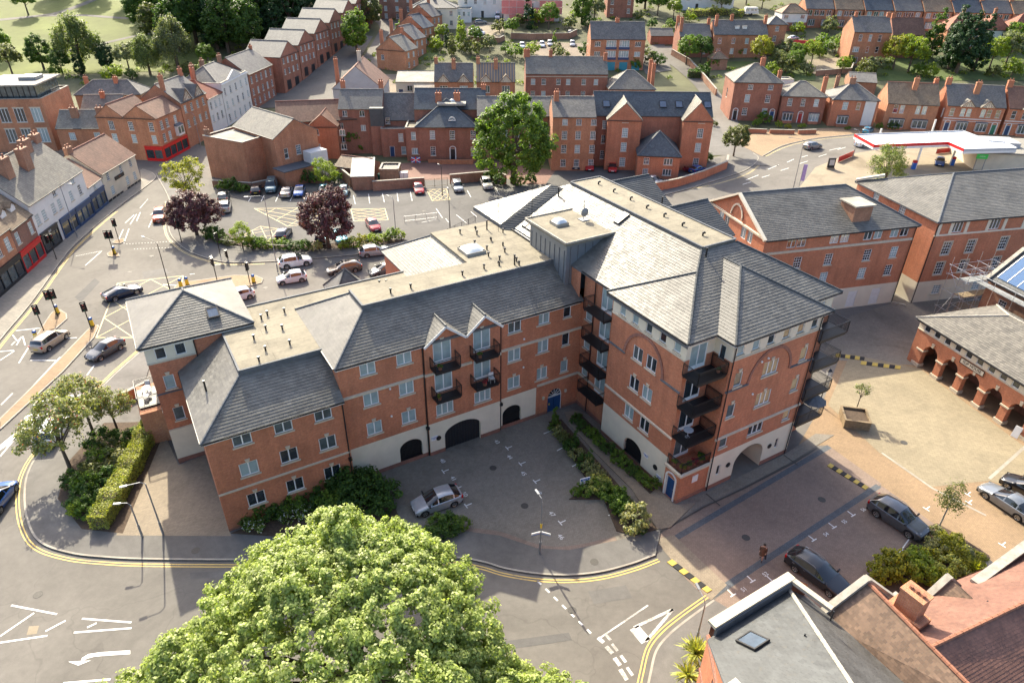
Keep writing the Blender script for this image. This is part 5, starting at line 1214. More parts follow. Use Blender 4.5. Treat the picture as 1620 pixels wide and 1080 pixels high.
h_ = house('terrace_house','long white rendered house over shops with a row of tall brick chimneys',(-66,88.2),(-67.3,104),10,7.4,'gx',4.6,'render_white','roof_pale',lambda L: [(u,4.9,.95,1.5,'sash',{}) for u in (1.2,3.0,5.6,7.4,11.0,13.8)] + [(7.0,6.7,.9,.8,'case2',{}),(12.6,6.7,.8,.8,'case2',opt(glass='glass_curtain'))],
 chims=[(.22,.32,opt(w_=1.6,d_=1.0,mat='brick_old',top=12.9)),(.5,.30,opt(w_=1.7,d_=1.0,mat='brick_old',top=13.0)),(.74,.45,opt(w_=1.6,d_=1.0,mat='brick_old',top=13.2)),(.98,.5,opt(w_=1.5,d_=1.0,mat='brick_old',top=13.0)),(.1,.75,opt(w_=1.2,mat='brick_old'))],cat='house')
shopfront(h_,5.0,'shop_blue',x0=10.6); shopfront(h_,4.6,'shop_blue',x0=5.8); shopfront(h_,4.6,'door_black',x0=.3,sign='BAR')
door(h_,(5.3,-.02,1.1),0,.95,2.1,'door_blue')
h_ = house('shop_house','low white link building with a blue-framed shop window',(-67.4,104.1),(-67.9,109.3),8,4.5,'gx',3.0,'render_white','roof_brown',SG(5,1,(3.75,),.8,.7,'case2'),cat='shop'); shopfront(h_,5.1,'shop_blue',3.1)
h_ = house('public_house','cream rendered inn with brown tile roof and a dark hanging name board',(-68,109.6),(-68,121.2),8.5,4.9,'gx',3.4,'render_buff','roof_brown',lambda L: [(u,3.9,.9,1.3,'sash',{}) for u in (1.9,6.2,9.6)] + [(2.2,1.5,1.0,1.4,'sash',{}),(7.3,1.5,1.0,1.4,'sash',{}),(10.0,1.5,1.0,1.4,'sash',{})],chims=[(.02,.5,opt(w_=1.5,mat='brick_old'))],cat='inn')
b = MB(); b.box(3.6,-.12,2.65,6.6,-.03,3.25); o = b.build('name_board','black_metal',h_); lettering('INN',.4,'terracotta',o,Matrix.Translation((5.1,-.14,2.95)) @ Matrix.Rotation(rad(90),4,'X'))
for i in range(9): 
 if i == 4: continue
 b = MB(); b.box(i*1.28+.1,-.03,0,i*1.28+1.2,0,.42); b.build('plinth_panel','door_black',h_)
# behind them
h_ = house('brick_warehouse','big brick warehouse with tall windows and a glazed rooftop storey',GT(-40,158,10.3),GT(70,153,10.3),13,10.3,'flat',0,'brick_orange','felt_grey',lambda L: [(L*f,z,1.9,2.7,'case3',opt(lintel=True)) for f in (.36,.6,.86) for z in (7.2,3.2)],cat='warehouse',square=rad(8))
b = MB(); b.box(1.2,1.2,10.0,h_['L']-1.0,11,12.6); o = b.build('rooftop_storey','glass_mid',h_); b = MB(); b.box(.6,.4,12.6,h_['L']-.4,12,12.85); b.build('rooftop_roof','felt_white',h_)
b = MB(); b.box(h_['L']*.55,5,12.85,h_['L']*.82,8.5,13.5); b.build('plant_box','zinc_clad',h_)
for i in range(10): b = MB(); b.box(1.2+i*(h_['L']-2.4)/9,1.12,10.3,1.32+i*(h_['L']-2.4)/9,1.2,12.6); b.build('mullion','black_metal',h_)
house('brick_cottage','low brick building with half grey half brown roof below the warehouse',GT(88,203,5.2),GT(182,210,5.2),7,5.2,'gx',2.6,'brick_orange','roof_pale',SG(15,3,(3.6,),1.2,1.4),chims=[(.25,.3,opt(mat='brick_old',w_=1.4)),(.62,.3,opt(mat='brick_old',w_=1.4))],square=rad(5))
house('brick_cottage','slate-roofed brick cottage behind the warehouse by the park trees',GT(118,150,5),GT(225,147,5),7,5.0,'hip',2.6,'brick_old','roof_slate',chims=[(.15,.4),(.6,.4)],square=rad(6)); house('brick_cottage','small pale-roofed brick cottage in front of the slate-roofed one',GT(128,172,5),GT(180,176,5),6,5.0,'gx',2.2,'brick_old','roof_pale',chims=[(.5,.4)],square=rad(6))
# corner shop and the street beyond it
h_ = house('corner_house','orange brick gabled half of the corner house, two sash windows to each floor',(-81,134.6),(-75.4,134.0),9,8.2,'gy',2.2,'brick_orange','roof_brown',SG(5.6,1,(6.6,4.2),1.1,1.6))
h_ = house('corner_shop','orange brick corner shop with bright red shopfront wrapping round it',(-75.4,134.0),(-68.9,133.3),9.2,8.2,'gy',2.2,'brick_orange','roof_brown',SG(6.5,2,(6.6,4.2),1.0,1.6),right=[(u,z,1.0,1.6,'sash',{}) for u in (1.6,3.6) for z in (6.6,4.2)] + [(6.6,6.6,1.0,1.5,'sash',{})],cat='shop')
for z0 in (3.5,):
 b = MB(); b.box(6.5,5.6,z0,7.2,7.8,z0+1.9); o = b.build('oriel_window','timber_white',h_); b = MB(); b.hexa([(6.4,5.5,z0+1.9),(7.3,5.5,z0+1.9),(7.3,7.9,z0+1.9),(6.4,7.9,z0+1.9),(6.5,5.7,z0+2.3),(6.6,5.7,z0+2.3),(6.6,7.7,z0+2.3),(6.5,7.7,z0+2.3)]); b.build('oriel_roof','lead',o)
 for y0 in (5.75,6.8): b = MB(); b.poly([(7.22,y0,z0+.4),(7.22,y0+.85,z0+.4),(7.22,y0+.85,z0+1.7),(7.22,y0,z0+1.7)]); b.build('pane','glass_mid',o,uv=False)
shopfront(h_,3.6,'shop_red',2.8,x0=2.9)
s_ = MB(); s_.box(6.5,.1,0,6.72,9.1,.5); s_.box(6.5,.1,2.3,6.74,9.1,2.9)
for y in (.1,2.3,4.4,6.6,8.9): s_.box(6.5,y,.5,6.7,y+.2,2.3)
so_ = s_.build('shopfront','shop_red',h_)
for y in (.3,2.5,4.6,6.8): b = MB(); b.poly([(6.62,y,.5),(6.62,y+2,.5),(6.62,y+2,2.3),(6.62,y,2.3)]); b.build('shop_pane','glass_dark',so_,uv=False)
h_ = house('gabled_house','bright orange brick house with two white-faced gables over the street',(-68.0,143.0),(-67.0,153.5),9,9.0,'gx',3.4,'brick_orange','roof_slate',lambda L: [(u,z,.95,1.5,'sash',{}) for u in (1.5,4,6.5,9) for z in (7.5,4.6)],chims=[(.02,.35,opt(top=14.2,mat='brick_orange')),(.98,.5,opt(top=13.8))])
for x in (2.8,7.6): gablet(h_,x,3.6,9.0,2.3,3.5,'roof_slate',d0=-.05)
house('white_house','narrow white rendered house with hipped red roof between the gabled and the stuccoed house',(-67.0,153.7),(-66.6,161.0),9,7.6,'hip',3.0,'render_white','roof_red',SG(7,3,(5.9,3.2),.9,1.5),chims=[(.2,.6,opt(top=12.5)),(.9,.6,opt(top=12.8))])
h_ = house('stucco_house','tall white stuccoed town house with moulded parapet',(-66.5,161.2),(-66.0,177.0),10,9.4,'flat',0,'render_white','roof_slate',SG(16,5,(7.3,4.4,1.6),1.0,1.6,mar=.1),chims=[(.02,.6,opt(top=13.2,mat='brick_old',w_=1.4)),(.5,.7,opt(top=13.0,mat='brick_old',w_=1.4)),(.98,.6,opt(top=13.0,mat='brick_old',w_=1.4))])
tb = MB(); course((0,0),(15.8,0),8.9,.3,.25); tb.each('cornice','render_white',h_)
b = MB(); b.poly([(4,-.1,9.4),(12,-.1,9.4),(8,-.1,11.0)]); b.poly([(12,.3,9.4),(4,.3,9.4),(8,.3,11.0)]); b.poly([(4,-.1,9.4),(8,-.1,11),(8,.3,11),(4,.3,9.4)]); b.poly([(8,-.1,11),(12,-.1,9.4),(12,.3,9.4),(8,.3,11)]); b.build('pediment','render_white',h_)
F,Rr,zt = hip_faces(.3,.8,15.5,9.8,9.2,3.0); roof_part(h_,F,'roof_slate',slates=False,ridges=Rr)
h_ = house('town_house','brown brick town house with slate roof next to the white stuccoed one',(-65.9,177.3),(-64.5,192.0),10,8.2,'gx',3.6,'brick_dark','roof_slate',SG(14.5,5,(6.6,3.8,1.4),1.0,1.6,mar=.1),chims=[(.98,.5)])
# stepped three-storey terrace climbing the hill
for i in range(6):
 x0 = -62.5 + i*1.9; y0 = 193.5 + i*11.2; lab = ['nearest','second','third','fourth','fifth','farthest'][i]
 h_ = house('terrace_house','brown brick gabled terrace house, %s of the stepped row on the hill' % lab,(x0,y0),(x0+1.7,y0+11.0),10.5,8.6,'gy',3.2,'brick_dark','roof_slate',SG(11,4,(7.4,4.7),1.0,1.4,'case2',mar=.14),group='stepped terrace on the hill')
 for u in (3.0,8.0): b = MB(); b.box(u-1.2,-.04,0,u+1.2,.03,2.4); b.build('garage_door','door_black',h_)
# big plain brick building by the car park
h_ = house('brick_hall','blank-walled old orange brick hall with flat parapet beside the car park',(-56.2,123.9),(-47.6,119.6),7.5,7.6,'flat',0,'brick_orange','felt_grey',chims=[(.03,.1,opt(mat='brick_old',top=8.6))],cat='hall')
h_ = house('brick_hall','old brick hall with pale slate gable roof behind the blank wall',(-52.6,129.6),(-42.4,120.9),9,8.0,'gx',2.6,'brick_orange','roof_pale',right=[(2.0,5.0,.8,1.8,'sash2',opt(glass='glass_mid')),(4.6,5.2,1.0,1.7,'sash',{})],cat='hall')
L_ = h_['L']; b = MB(); b.box(L_,-1.0,0,L_+3.4,5.5,2.9); o = b.build('extension','brick_orange',h_); b = MB(); b.box(L_-.1,-1.2,2.9,L_+3.6,5.7,3.05); b.build('extension_roof','lead',o); b = MB(); b.box(L_+.6,5.0,0,L_+3.0,8.6,5.0); b.build('extension','render_white',h_)
house('brick_range','long brown-tiled brick range behind the blank-walled hall',(-47,137),(-31.8,140.5),9,7.0,'gx',2.8,'brick_dark','roof_brown',SG(15,5,(5.6,3.0),.9,1.2,'case2'))
house('brick_wing','red brick wing with white bargeboard gable and four windows behind the yard',GT(487,200,6.4),GT(533,197,6.4),9,6.4,'gy',2.2,'brick_red','roof_brown',SG(8,2,(5.2,2.4),1.1,1.1,'case2'),square=rad(3))
# ---- offices facing the car park (the long brick front)
AN_ = rad(2.5)
h_ = house('office_wing','dark brick office wing with grey slate roof and two chimneys at its ends',GT(535,171.7,9.0),GT(604,172,9.0),8,9.0,'gx',2.8,'brick_dark','roof_slate',[(u,z,.95,1.1,'case2',{}) for u in (1.2,4.6) for z in (8.0,5.2)] + [(9.6,z,.9,1.2,'sash',{}) for z in (6.6,4.2,1.7)],chims=[(.03,.7,opt(top=13.2)),(.93,.7,opt(top=13.2))],square=AN_)
b = MB(); b.box(6.3,-1.2,0,9.0,0,5.8); b.box(6.3,-1.2,5.8,9,0,9.3,m=1); b.build('stair_bay',['brick_dark','slate_dark'],h_)
h_ = house('office_wing','low parapeted brick wing with white door between the hipped office and the narrow bay',GT(602,204,5.6),GT(641,204,5.6),7,5.6,'flat',0,'brick_dark','felt_grey',[(3.9,3.9,.95,1.6,'sash',{}),(4.3,1.3,.95,1.6,'sash2',opt(glass='glass_curtain')),(2.0,1.1,.95,2.1,'door',opt(mat='shop_blue'))],square=AN_)
house('office_range','slate-roofed office range with three small rooflights behind the parapeted wing',GT(602,189,6.8),GT(658,189,6.8),8,6.8,'gx',4.2,'brick_dark','roof_slate',[(8.4,5.9,.8,.8,'case1',{})],square=AN_)
h_ = house('office_house','hip-roofed brown brick office with central door and a half-round roof window',GT(659,199.5,6.9),GT(752,199.5,6.9),11.5,6.9,'hip',3.9,'brick_dark','roof_blue',[(u,5.2,1.0,1.65,'sash',{}) for u in (3.0,6.9,11.0)] + [(3.0,2.0,1.0,1.8,'sash',{}),(11.0,2.0,1.0,1.8,'sash',opt(glass='glass_warm')),(6.9,1.3,1.0,2.3,'door',opt(mat='door_black',surround=True))] ,square=AN_,chims=[(.36,.5,opt(w_=1.2,top=12.0)),(.68,.5,opt(w_=1.2,top=12.0))],over=.35)
b = MB(); b.box(3.9,3.6,9.95,9.6,7.9,10.35); b.build('lead_flat','felt_white',h_); 
b = MB(); b.sphere((6.9,5.7,10.4),.7,10,6,sq=(1,.7,.6)); b.build('skylight_dome','dome',h_,uv=False,smooth=True)
fb = MB(); n = 8
for i in range(n): a,c = math.pi*i/n,math.pi*(i+1)/n; fb.bar((6.9-.62*math.cos(a),.95,7.75+.62*math.sin(a)),(6.9-.62*math.cos(c),.95,7.75+.62*math.sin(c)),.12,.14)
for t in (45,90,135): fb.bar((6.9,.95,7.75),(6.9-.6*math.cos(rad(t)),.95,7.75+.6*math.sin(rad(t))),.06)
fb.box(6.2,.85,7.65,7.6,1.1,7.77); fb.build('lunette_window','timber_white',h_)
b = MB(); b.box(3.8,-2.2,0,11,-1.9,.9); b.box(2.0,-1.2,0,3.9,-1.0,.7); b.build('ramp_wall','brick_orange',h_)
house('office_wing','narrow two-window brick wing joining the hipped office to the parapeted wing',GT(641,202,6.6),GT(660,202,6.6),6,6.6,'flat',0,'brick_dark','felt',[(1.5,5.0,.9,1.5,'sash2',opt(glass='glass_curtain')),(1.7,2.0,1.4,1.2,'case3',opt(glass='glass_curtain'))],square=AN_)
house('office_range','long blue-slate range rising behind the hipped office',GT(655,172,9.2),GT(768,172,9.2),8,9.2,'gx',3.0,'brick_dark','roof_blue',square=AN_,chims=[(.99,.5)])
house('office_range','grey-roofed brick range half hidden by the big green tree',GT(755,184,8.4),GT(878,184,8.6),9,8.5,'gx',2.6,'brick_old','roof_slate',SG(18,6,(7.4,5.0,2.4),1.0,1.4),square=AN_)
h_ = house('brick_mill','four-storey orange-brown brick mill front with three columns of white windows',GT(875,184.7,10.2),GT(943,185,10.2),9,10.2,'gx',2.6,'brick_orange','roof_slate',[(u,z,1.0,h2,'sash',{}) for u in (2.3,4.9,7.7) for z,h2 in ((9.2,1.1),(6.8,1.5),(4.2,1.5),(1.5,1.4))],chims=[(.1,.4,opt(top=14))],square=rad(2),cat='mill')
house('slate_range','dark blue slate-roofed range with four pale rooflights linking the two tall gables',GT(941,182,9.8),GT(1128,184,9.8),8,9.8,'gx',3.4,'brick_dark','roof_blue',lambda L: [(2.2,z,1.2,1.6,'sash',{}) for z in (8.0,5.2,2.2)] + [(u,z,1.1,1.5,'sash',{}) for u in (17.8,20.6) for z in (8.0,5.2)],square=rad(1))
sr = bpy.data.objects['slate_range']
for u in (2.3,13.2,16.3,19.2,21.8): rooflight(sr,(u,1.7,9.8 + 1.7*.85 + .25),0,math.atan(.85),1.4,1.5)
h_ = house('gabled_block','tall red brick gable with a single column of four windows, the one nearer the tree',GT(962,189,9.6),GT(1014,188,9.6),9,9.6,'gy',3.0,'brick_red','roof_pale',[(3.4,z,1.1,1.7,'sash',opt(glass='glass_curtain')) for z in (10.2,7.2,4.5,1.6)][1:],square=rad(-2))
window(h_,(3.3,0,9.9),0,1.1,1.6,'sash2','glass_curtain')
h_ = house('gabled_block','tall red brick gable at the right end of the slate range, one column of windows',GT(1082,190,9.6),GT(1129,191,9.6),9,9.6,'gy',3.2,'brick_red','roof_pale',[(3.4,z,1.1,1.7,'sash',{}) for z in (7.2,4.5,1.6)],square=rad(-2)); window(h_,(3.4,0,9.9),0,1.1,1.6,'sash2','glass_curtain')
h_ = house('brick_lodge','low two-storey red brick lodge with crossed slate roofs in front of the tall gables',GT(1010,245,4.4),GT(1076,246,4.4),8,4.4,'hip',3.4,'brick_red','roof_blue',[(1.6,3.3,1.0,1.2,'sash',{}),(5.6,3.3,1.6,1.2,'case3',{}),(1.6,1.3,1.0,1.2,'sash',{}),(5.6,1.3,1.6,1.2,'case3',{})],square=rad(-5),cat='lodge')
# sheds in the yard
h_ = house('lean_to_shed','brick shed with pale corrugated roof next to the bins',GT(556,279,2.6),GT(589,280,2.6),7,2.6,'mono',1.2,'brick_old','corrugated',square=rad(8),cat='shed'); house('flat_shed','small flat-roofed brown shed over the green bins',GT(600,268,2.6),GT(630,268,2.6),4,2.6,'flat',0,'timber_fence','felt_grey',square=rad(2),cat='shed'); house('lean_to_shed','low brown-roofed brick outhouse by the pollarded tree',GT(530,262,2.4),GT(556,276,2.4),5,2.4,'gx',1.2,'brick_old','roof_tan',square=rad(-20),cat='shed')
# ---- second row
h_ = house('white_house','big white rendered gable with a dark purple-brown lower roof in the second row',GT(526,140,6.5),GT(605,137,6.5),14,6.5,'gy',5.0,'render_grey','roof_brown',chims=[(.1,.1,opt(top=13)),(.5,.5,opt(top=14,mat='render_buff'))],square=rad(3),right=[(3,4.6,1,1.4,'sash',{}),(7,4.6,1,1.4,'sash',{})])
house('workshop','low cream workshop with wide pale metal roof',GT(626,130,4.6),GT(688,130,4.6),14,4.6,'gx',1.4,'render_cream','felt_white',[(1.2,1.6,1.2,2.4,'door',opt(mat='shop_blue')),(3.6,3.0,1.4,1.4,'case2',{})],square=rad(3)); house('workshop','pale curved-roof brick workshop between the offices and the gabled villas',GT(655,147,3.2),GT(690,140,3.2),7,3.2,'gx',1.2,'brick_orange','felt_white',square=rad(5))
for k,(x0,x1,rm,lab) in enumerate(((687,748,'roof_slate','pair of brick villas with half-timbered gables and grey tile roof'),(754,815,'roof_striped','pair of brick villas with half-timbered gables and rust-streaked roof'))):
 h_ = house('villa_pair',lab,GT(x0,129,6.4),GT(x1,129,6.4),8.5,6.4,'gx',3.6,'brick_orange',rm,lambda L: [(L*.24,4.5,2.0,1.7,'case3',{}),(L*.76,4.5,2.0,1.7,'case3',{})],square=rad(2),chims=[(.5,.35,opt(w_=1.0,top=11.2,mat='brick_orange')),(.03,.5,opt(top=11.4,mat='brick_orange'))])
 for f in (.24,.76): gablet(h_,h_['L']*f,3.0,6.4,1.7,3.6,rm,d0=-.5); bay(h_,h_['L']*f,2.4,.5,2.6)
h_ = house('brick_terrace','long red brick terrace with parapet band and six first-floor windows',GT(832,117,7.4),GT(962,117,7.4),9,7.4,'gx',3.4,'brick_dark','roof_pale',lambda L: [(L*f,z,1.1,1.4,'sash',{}) for f in (.09,.22,.40,.52,.71,.86) for z in (5.4,2.4)],square=rad(2),chims=[(.31,.5,opt(top=12.4)),(.98,.4,opt(top=12)),(.01,.5,opt(top=12.6,w_=1.6))])
tb = MB(); course((0,0),(h_['L'],0),6.6,.2,.1); tb.each('string_course','stone',h_)
house('brick_house','brick house with broad pale hipped roof at the end of the long terrace',GT(964,141,4.8),GT(1037,141,4.8),10,4.8,'hip',3.6,'brick_orange','roof_pale',lambda L: SG(L,3,(3.3,),1.4,1.4),square=rad(2),chims=[(.97,.3,opt(top=10.5)),(.97,.7,opt(top=10.8))])
# houses along the hill road
for i,(x0,y0,x1,y1,rm,lab) in enumerate(((690,92,652,108,'roof_slate','nearest'),(678,75,668,88,'roof_slate','second'),(688,62,672,72,'roof_blue','third'),(690,40,683,52,'roof_slate','farthest'))): pass
for i in range(4):
 b0 = GT(636 + i*14,112 - i*19,0); lab = ['nearest','second','third','farthest'][i]; a_ = rad(-58)
 h_ = house('hill_house','orange brick house with steep slate roof on the hill road, %s of four' % lab,(b0[0]-7.5,b0[1]+2),(b0[0]+1.5,b0[1]-1.5),7.5,5.6,'gy',3.4,'brick_orange',['roof_pale','roof_slate','roof_blue','roof_slate'][i],[(2.0,3.4,1,1.4,'sash',{})],right=[(u,z,1,1.4,'sash',{}) for u in (2,5) for z in (4.2,1.6)],chims=[(.15,.15,opt(top=10.5)),(.5,.98,opt(top=10.8))],square=rad(-22),group='houses on the hill road')
house('brick_house','brown brick house with dark hipped roof between trees left of the hill road',GT(535,9,6),GT(586,9,6),10,6.0,'hip',3,'brick_dark','roof_blue',lambda L: SG(L,2,(4.5,1.8),1.2,1.6),square=rad(3)); house('brick_house','tall brown brick house at the top of the hill road',GT(598,-14,9),GT(645,-6,9),9,9.0,'gx',3,'brick_brown','roof_slate',lambda L: SG(L,3,(7,4,1.6),1.1,1.6),square=rad(-12))
house('cream_house','cream rendered villa with shallow slate roof above the conifers',GT(648,13,6.6),GT(722,13,6.6),10,6.6,'hip',2.2,'render_cream','roof_slate',lambda L: SG(L,4,(5.0,2.0),1.1,1.6,mar=.12),square=rad(2),chims=[(.5,.5)])
house('grey_house','pale grey rendered house with dark door behind the parked van',GT(724,-6,7),GT(795,-6,7),9,7,'hip',3,'render_white','roof_slate',lambda L: SG(L,4,(5.2,),1.1,1.6) + [(L*.55,1.1,1.1,2.3,'door',opt(mat='door_black'))],square=rad(2)); house('cream_house','small white bay house joined to the cream villa',GT(722,14,4.6),GT(745,15,4.6),6,4.6,'flat',0,'render_white','lead',lambda L: SG(L,3,(3.0,),.8,1.3),square=rad(2))
h_ = house('netted_house','villa wrapped in pink debris netting on scaffold',GT(797,0,7),GT(886,0,7),10,7,'hip',3,'render_white','roof_slate',lambda L: SG(L,3,(5.0,2.0),1.3,1.7),square=rad(2))
b = MB(); L_ = h_['L']
for z in (.3,2.5,4.7,6.9): b.bar((-.8,-1.2,z),(L_+.8,-1.2,z),.07)
for i in range(9): b.bar((-.8+i*(L_+1.6)/8,-1.2,-.5),(-.8+i*(L_+1.6)/8,-1.2,7.4),.07)
o = b.build('scaffold_frame','galvanised',h_)
for i in range(8):
 for z in (.3,2.5,4.7):
  if (i*3 + int(z*2)) % 7 == 0: continue
  nb = MB(); x = -.8 + i*(L_+1.6)/8; nb.box(x+.05,-1.3,z+.05,x+(L_+1.6)/8-.05,-1.27,z+2.1); nb.build('net_panel','net_pink',o)
h_ = house('garage_house','three-storey brick pair with white balconies over teal garage doors',GT(935,62,8.6),GT(1022,62,8.6),8.5,8.6,'gx',4.0,'brick_orange','roof_slate',lambda L: [(L*f,z,1.7,1.3,'case3',{}) for f in (.13,.87) for z in (7.2,4.5)] + [(L*f,z,2.9,1.8,'case4',opt(sill=False,glass='glass_curtain')) for f in (.38,.62) for z in (7.3,4.5)],left=[(2.5,7,.9,1.2,'sash',{}),(2.5,4.4,.9,1.2,'sash',{})],square=rad(2),chims=[(.5,.5,opt(top=13.6,w_=1.2))])
for f in (.40,.63,.86): b = MB(); b.box(h_['L']*f-1.2,-.05,0,h_['L']*f+1.2,.02,2.3); b.build('garage_door','garage_teal',h_)
for f in (.38,.62):
 for z in (5.75,2.95): b = MB(); b.box(h_['L']*f-1.6,-.2,z,h_['L']*f+1.6,.0,z+.65); b.build('spandrel_panel','shop_blue',h_)
house('brick_house','plain brick house above the garage pair at the top edge',GT(962,-6,7),GT(1004,-6,7),8,7,'hip',3,'brick_dark','roof_slate',lambda L: SG(L,2,(5.0,2.2),1.1,1.6),square=rad(2)); house('white_house','white stuccoed villa behind the clipped hedge',GT(1074,-12,6),GT(1166,-10,6),9,6,'hip',2.6,'render_white','roof_slate',lambda L: SG(L,4,(4.2,),1.2,1.7) + [(L*.35,1.2,1.2,2.2,'door',opt(mat='door_black'))],square=rad(2)); house('garage_row','row of brown-doored garages beside the brick terrace',GT(1030,57,2.6),GT(1066,57,2.6),6,2.6,'gx',1.8,'brick_dark','roof_slate',square=rad(2),cat='garage')
house('brick_terrace','low end house of the hillside brick terrace with tall paired chimneys',GT(1076,58,6),GT(1126,58,6),8,6,'gx',3,'brick_dark','roof_slate',lambda L: SG(L,2,(4.4,1.8),1.0,1.5),square=rad(2),chims=[(.01,.2,opt(top=11)),(.01,.8,opt(top=11)),(.98,.5,opt(top=10.6))])
h_ = house('brick_terrace','middle of the hillside brick terrace with two white dormers',GT(1130,55,6.6),GT(1216,55,6.6),8.5,6.6,'gx',3.4,'brick_orange','roof_slate',lambda L: SG(L,4,(4.8,1.9),1.1,1.6,mar=.12),square=rad(2),chims=[(.05,.3,opt(top=11.6)),(.36,.5,opt(top=11.6)),(.98,.4,opt(top=11.6))])
for f in (.44,.58): dormer(h_,h_['L']*f,1.6,7.6,1.3,1.2,2.2,'roof_slate','timber_white',False)
house('brick_house','tall narrow brick end house with pyramid roof and white ground-floor window',GT(1216,39,8.6),GT(1246,39,8.6),7,8.6,'hip',2,'brick_orange','roof_slate',lambda L: [(L*.5,7.4,1.1,1.4,'sash',{}),(L*.45,4.6,1.0,1.6,'sash',{}),(L*.5,1.6,3.4,1.7,'case4',opt(glass='glass_curtain'))],square=rad(2))
h_ = house('semi_house','white-over-brick house with hipped tan roof and square bays',GT(1238,21,5.6),GT(1279,21,5.6),7,5.6,'hip',2.4,'render_white','roof_tan',lambda L: SG(L,2,(4.4,),1.4,1.2,'case3'),square=rad(2),bands=((-6,2.7,2),)); bay(h_,h_['L']*.62,2.8,.8,2.4)
# top terrace on the right
for i in range(9):
 x0 = 1276 + i*47.0; x1 = x0 + 45.0; yy = 13.5 + i*1.2; lab = ['first','second','third','fourth','fifth','sixth','seventh','eighth','ninth'][i]
 h_ = house('terrace_pair','orange brick terrace pair with white bays, %s from the left at top right' % lab,GT(x0,yy,6.0),GT(x1,yy+1,6.0),9,6.0,'gx',3.4,'brick_orange',['roof_slate','roof_tan','roof_blue'][i % 3],lambda L: [(L*f,4.7,1.5,1.6,'case2',{}) for f in (.16,.4,.6,.84)],square=rad(-1),chims=[(.02,.5,opt(top=10.8,mat='brick_orange',w_=1.3))],group='top terrace')
 for f in (.25,.75): bay(h_,h_['L']*f,2.2,.7,2.6)
# tall brick pair with blank gable, and houses near the big conifer
h_ = house('tall_house','tall three-storey brick house with a huge blank orange gable wall',GT(1352,51,9.2),GT(1408,50,9.2),9.5,9.2,'gx',3.6,'brick_orange','roof_slate',lambda L: [(L*.2,7.6,1.0,1.8,'sash',{}),(L*.46,7.6,.9,1.8,'sash2',{}),(L*.72,7.6,.9,1.8,'sash2',{}),(L*.15,4.4,1.8,1.4,'case3',{}),(L*.46,4.4,.8,1.7,'sash2',{}),(L*.72,4.4,.9,1.7,'sash2',{}),(L*.2,1.4,1.4,1.6,'case2',{}),(L*.7,1.4,2.4,1.8,'case3',{})],square=rad(-3),chims=[(.1,.5,opt(top=14)),(.97,.5,opt(top=14))])
house('brick_house','brown-roofed brick house between the tall gabled house and the dark conifer',GT(1413,55,6.6),GT(1462,55,6.6),8.5,6.6,'gx',4.2,'brick_dark','roof_brown',lambda L: SG(L,2,(5.4,2.4),1.8,1.5,'case3'),square=rad(-3),chims=[(.02,.5,opt(top=12))])
for i,(x0,x1,lab,wm) in enumerate(((1500,1556,'white-fronted half of the red-roofed semi beyond the conifer','brick_orange'),(1557,1600,'red-roofed semi with white painted front right of the conifer','render_white'),(1601,1660,'brick semi with red hipped roof at the right edge','brick_orange'))):
 h_ = house('semi_house',lab,GT(x0,47,5.8),GT(x1,48,5.8),9,5.8,'hip',4.2,wm,'roof_red',lambda L: SG(L,2,(4.6,1.8),1.5,1.5,'case3'),square=rad(-3),chims=[(.5,.5,opt(top=11.4,mat='brick_orange'))])
# ---- row along the main road on the right
h_ = house('villa','tall three-storey brown brick villa with pale hipped roof and white arched doors',(52.8,172.9),(64.2,172.4),10.5,9.0,'hip',3.4,'brick_dark','roof_pale',[(3.9,7.9,1.2,1.1,'sash',{}),(8.7,7.9,1.2,1.1,'sash',{}),(3.6,5.3,1.2,1.8,'sash',{}),(8.5,5.3,1.2,1.8,'sash',{}),(3.5,2.2,1.2,1.7,'sash',{}),(8.3,2.2,1.2,1.7,'sash',{}),(1.3,1.3,1.0,2.2,'door',opt(mat='door_black',surround=True)),(10.2,1.3,1.0,2.2,'door',opt(mat='door_blue',surround=True))],left=[(4.5,5.4,.9,2.2,'sash2',{})],chims=[(.62,.45,opt(top=13.8,w_=1.1))])
h_ = house('villa','two-storey brown brick villa with red arched door between two white bays',(64.4,171.3),(74.6,170.4),9,6.3,'hip',2.6,'brick_dark','roof_pale',[(1.9,4.9,1.1,1.7,'sash',{}),(5.0,4.9,1.0,1.7,'sash',{}),(8.1,4.9,1.1,1.7,'sash',{}),(5.0,1.25,1.0,2.2,'door',opt(mat='door_red',surround=True))],chims=[(.97,.3,opt(top=10.4,w_=1.0)),(.03,.9,opt(top=10.6))])
for u in (1.9,8.1): bay(h_,u,2.3,.7,2.5)
h_ = house('villa','brick villa with orange flank wall and a white boarded stair bay',(75.6,168.8),(86.0,167.6),9,6.2,'hip',2.8,'brick_red','roof_slate',[(3.0,4.8,1.2,1.7,'sash',{}),(6.0,4.8,.9,1.6,'sash2',opt(glass='glass_warm'))],chims=[(.45,.5,opt(top=10.4,w_=1.4,mat='brick_old')),(.2,.8,opt(top=10.2,mat='brick_old'))])
b = MB(); b.box(7.4,-.12,.4,9.9,0,6.1); o = b.build('boarded_bay','render_white',h_); window(h_,(8.8,-.14,5.2),0,.9,.8,'case2',sill=False); window(h_,(8.6,-.14,2.4),0,1.0,.9,'case2',sill=False); bay(h_,3.0,2.4,.7,2.5)
h_ = house('terrace_pair','pair of brick houses with tan tile roof and orange gable wall above the filling station',(87.6,166.6),(98.6,164.6),9,6.0,'gx',3.8,'brick_orange','roof_tan',[(u,4.7,.95,1.8,'sash2',{}) for u in (2.0,3.4,6.9,8.3)],chims=[(.52,.35,opt(top=11.2,w_=1.1,mat='brick_orange')),(.98,.6,opt(top=10.8))],group='main road terrace')
for u in (2.8,7.9): bay(h_,u,3.2,.8,2.5)
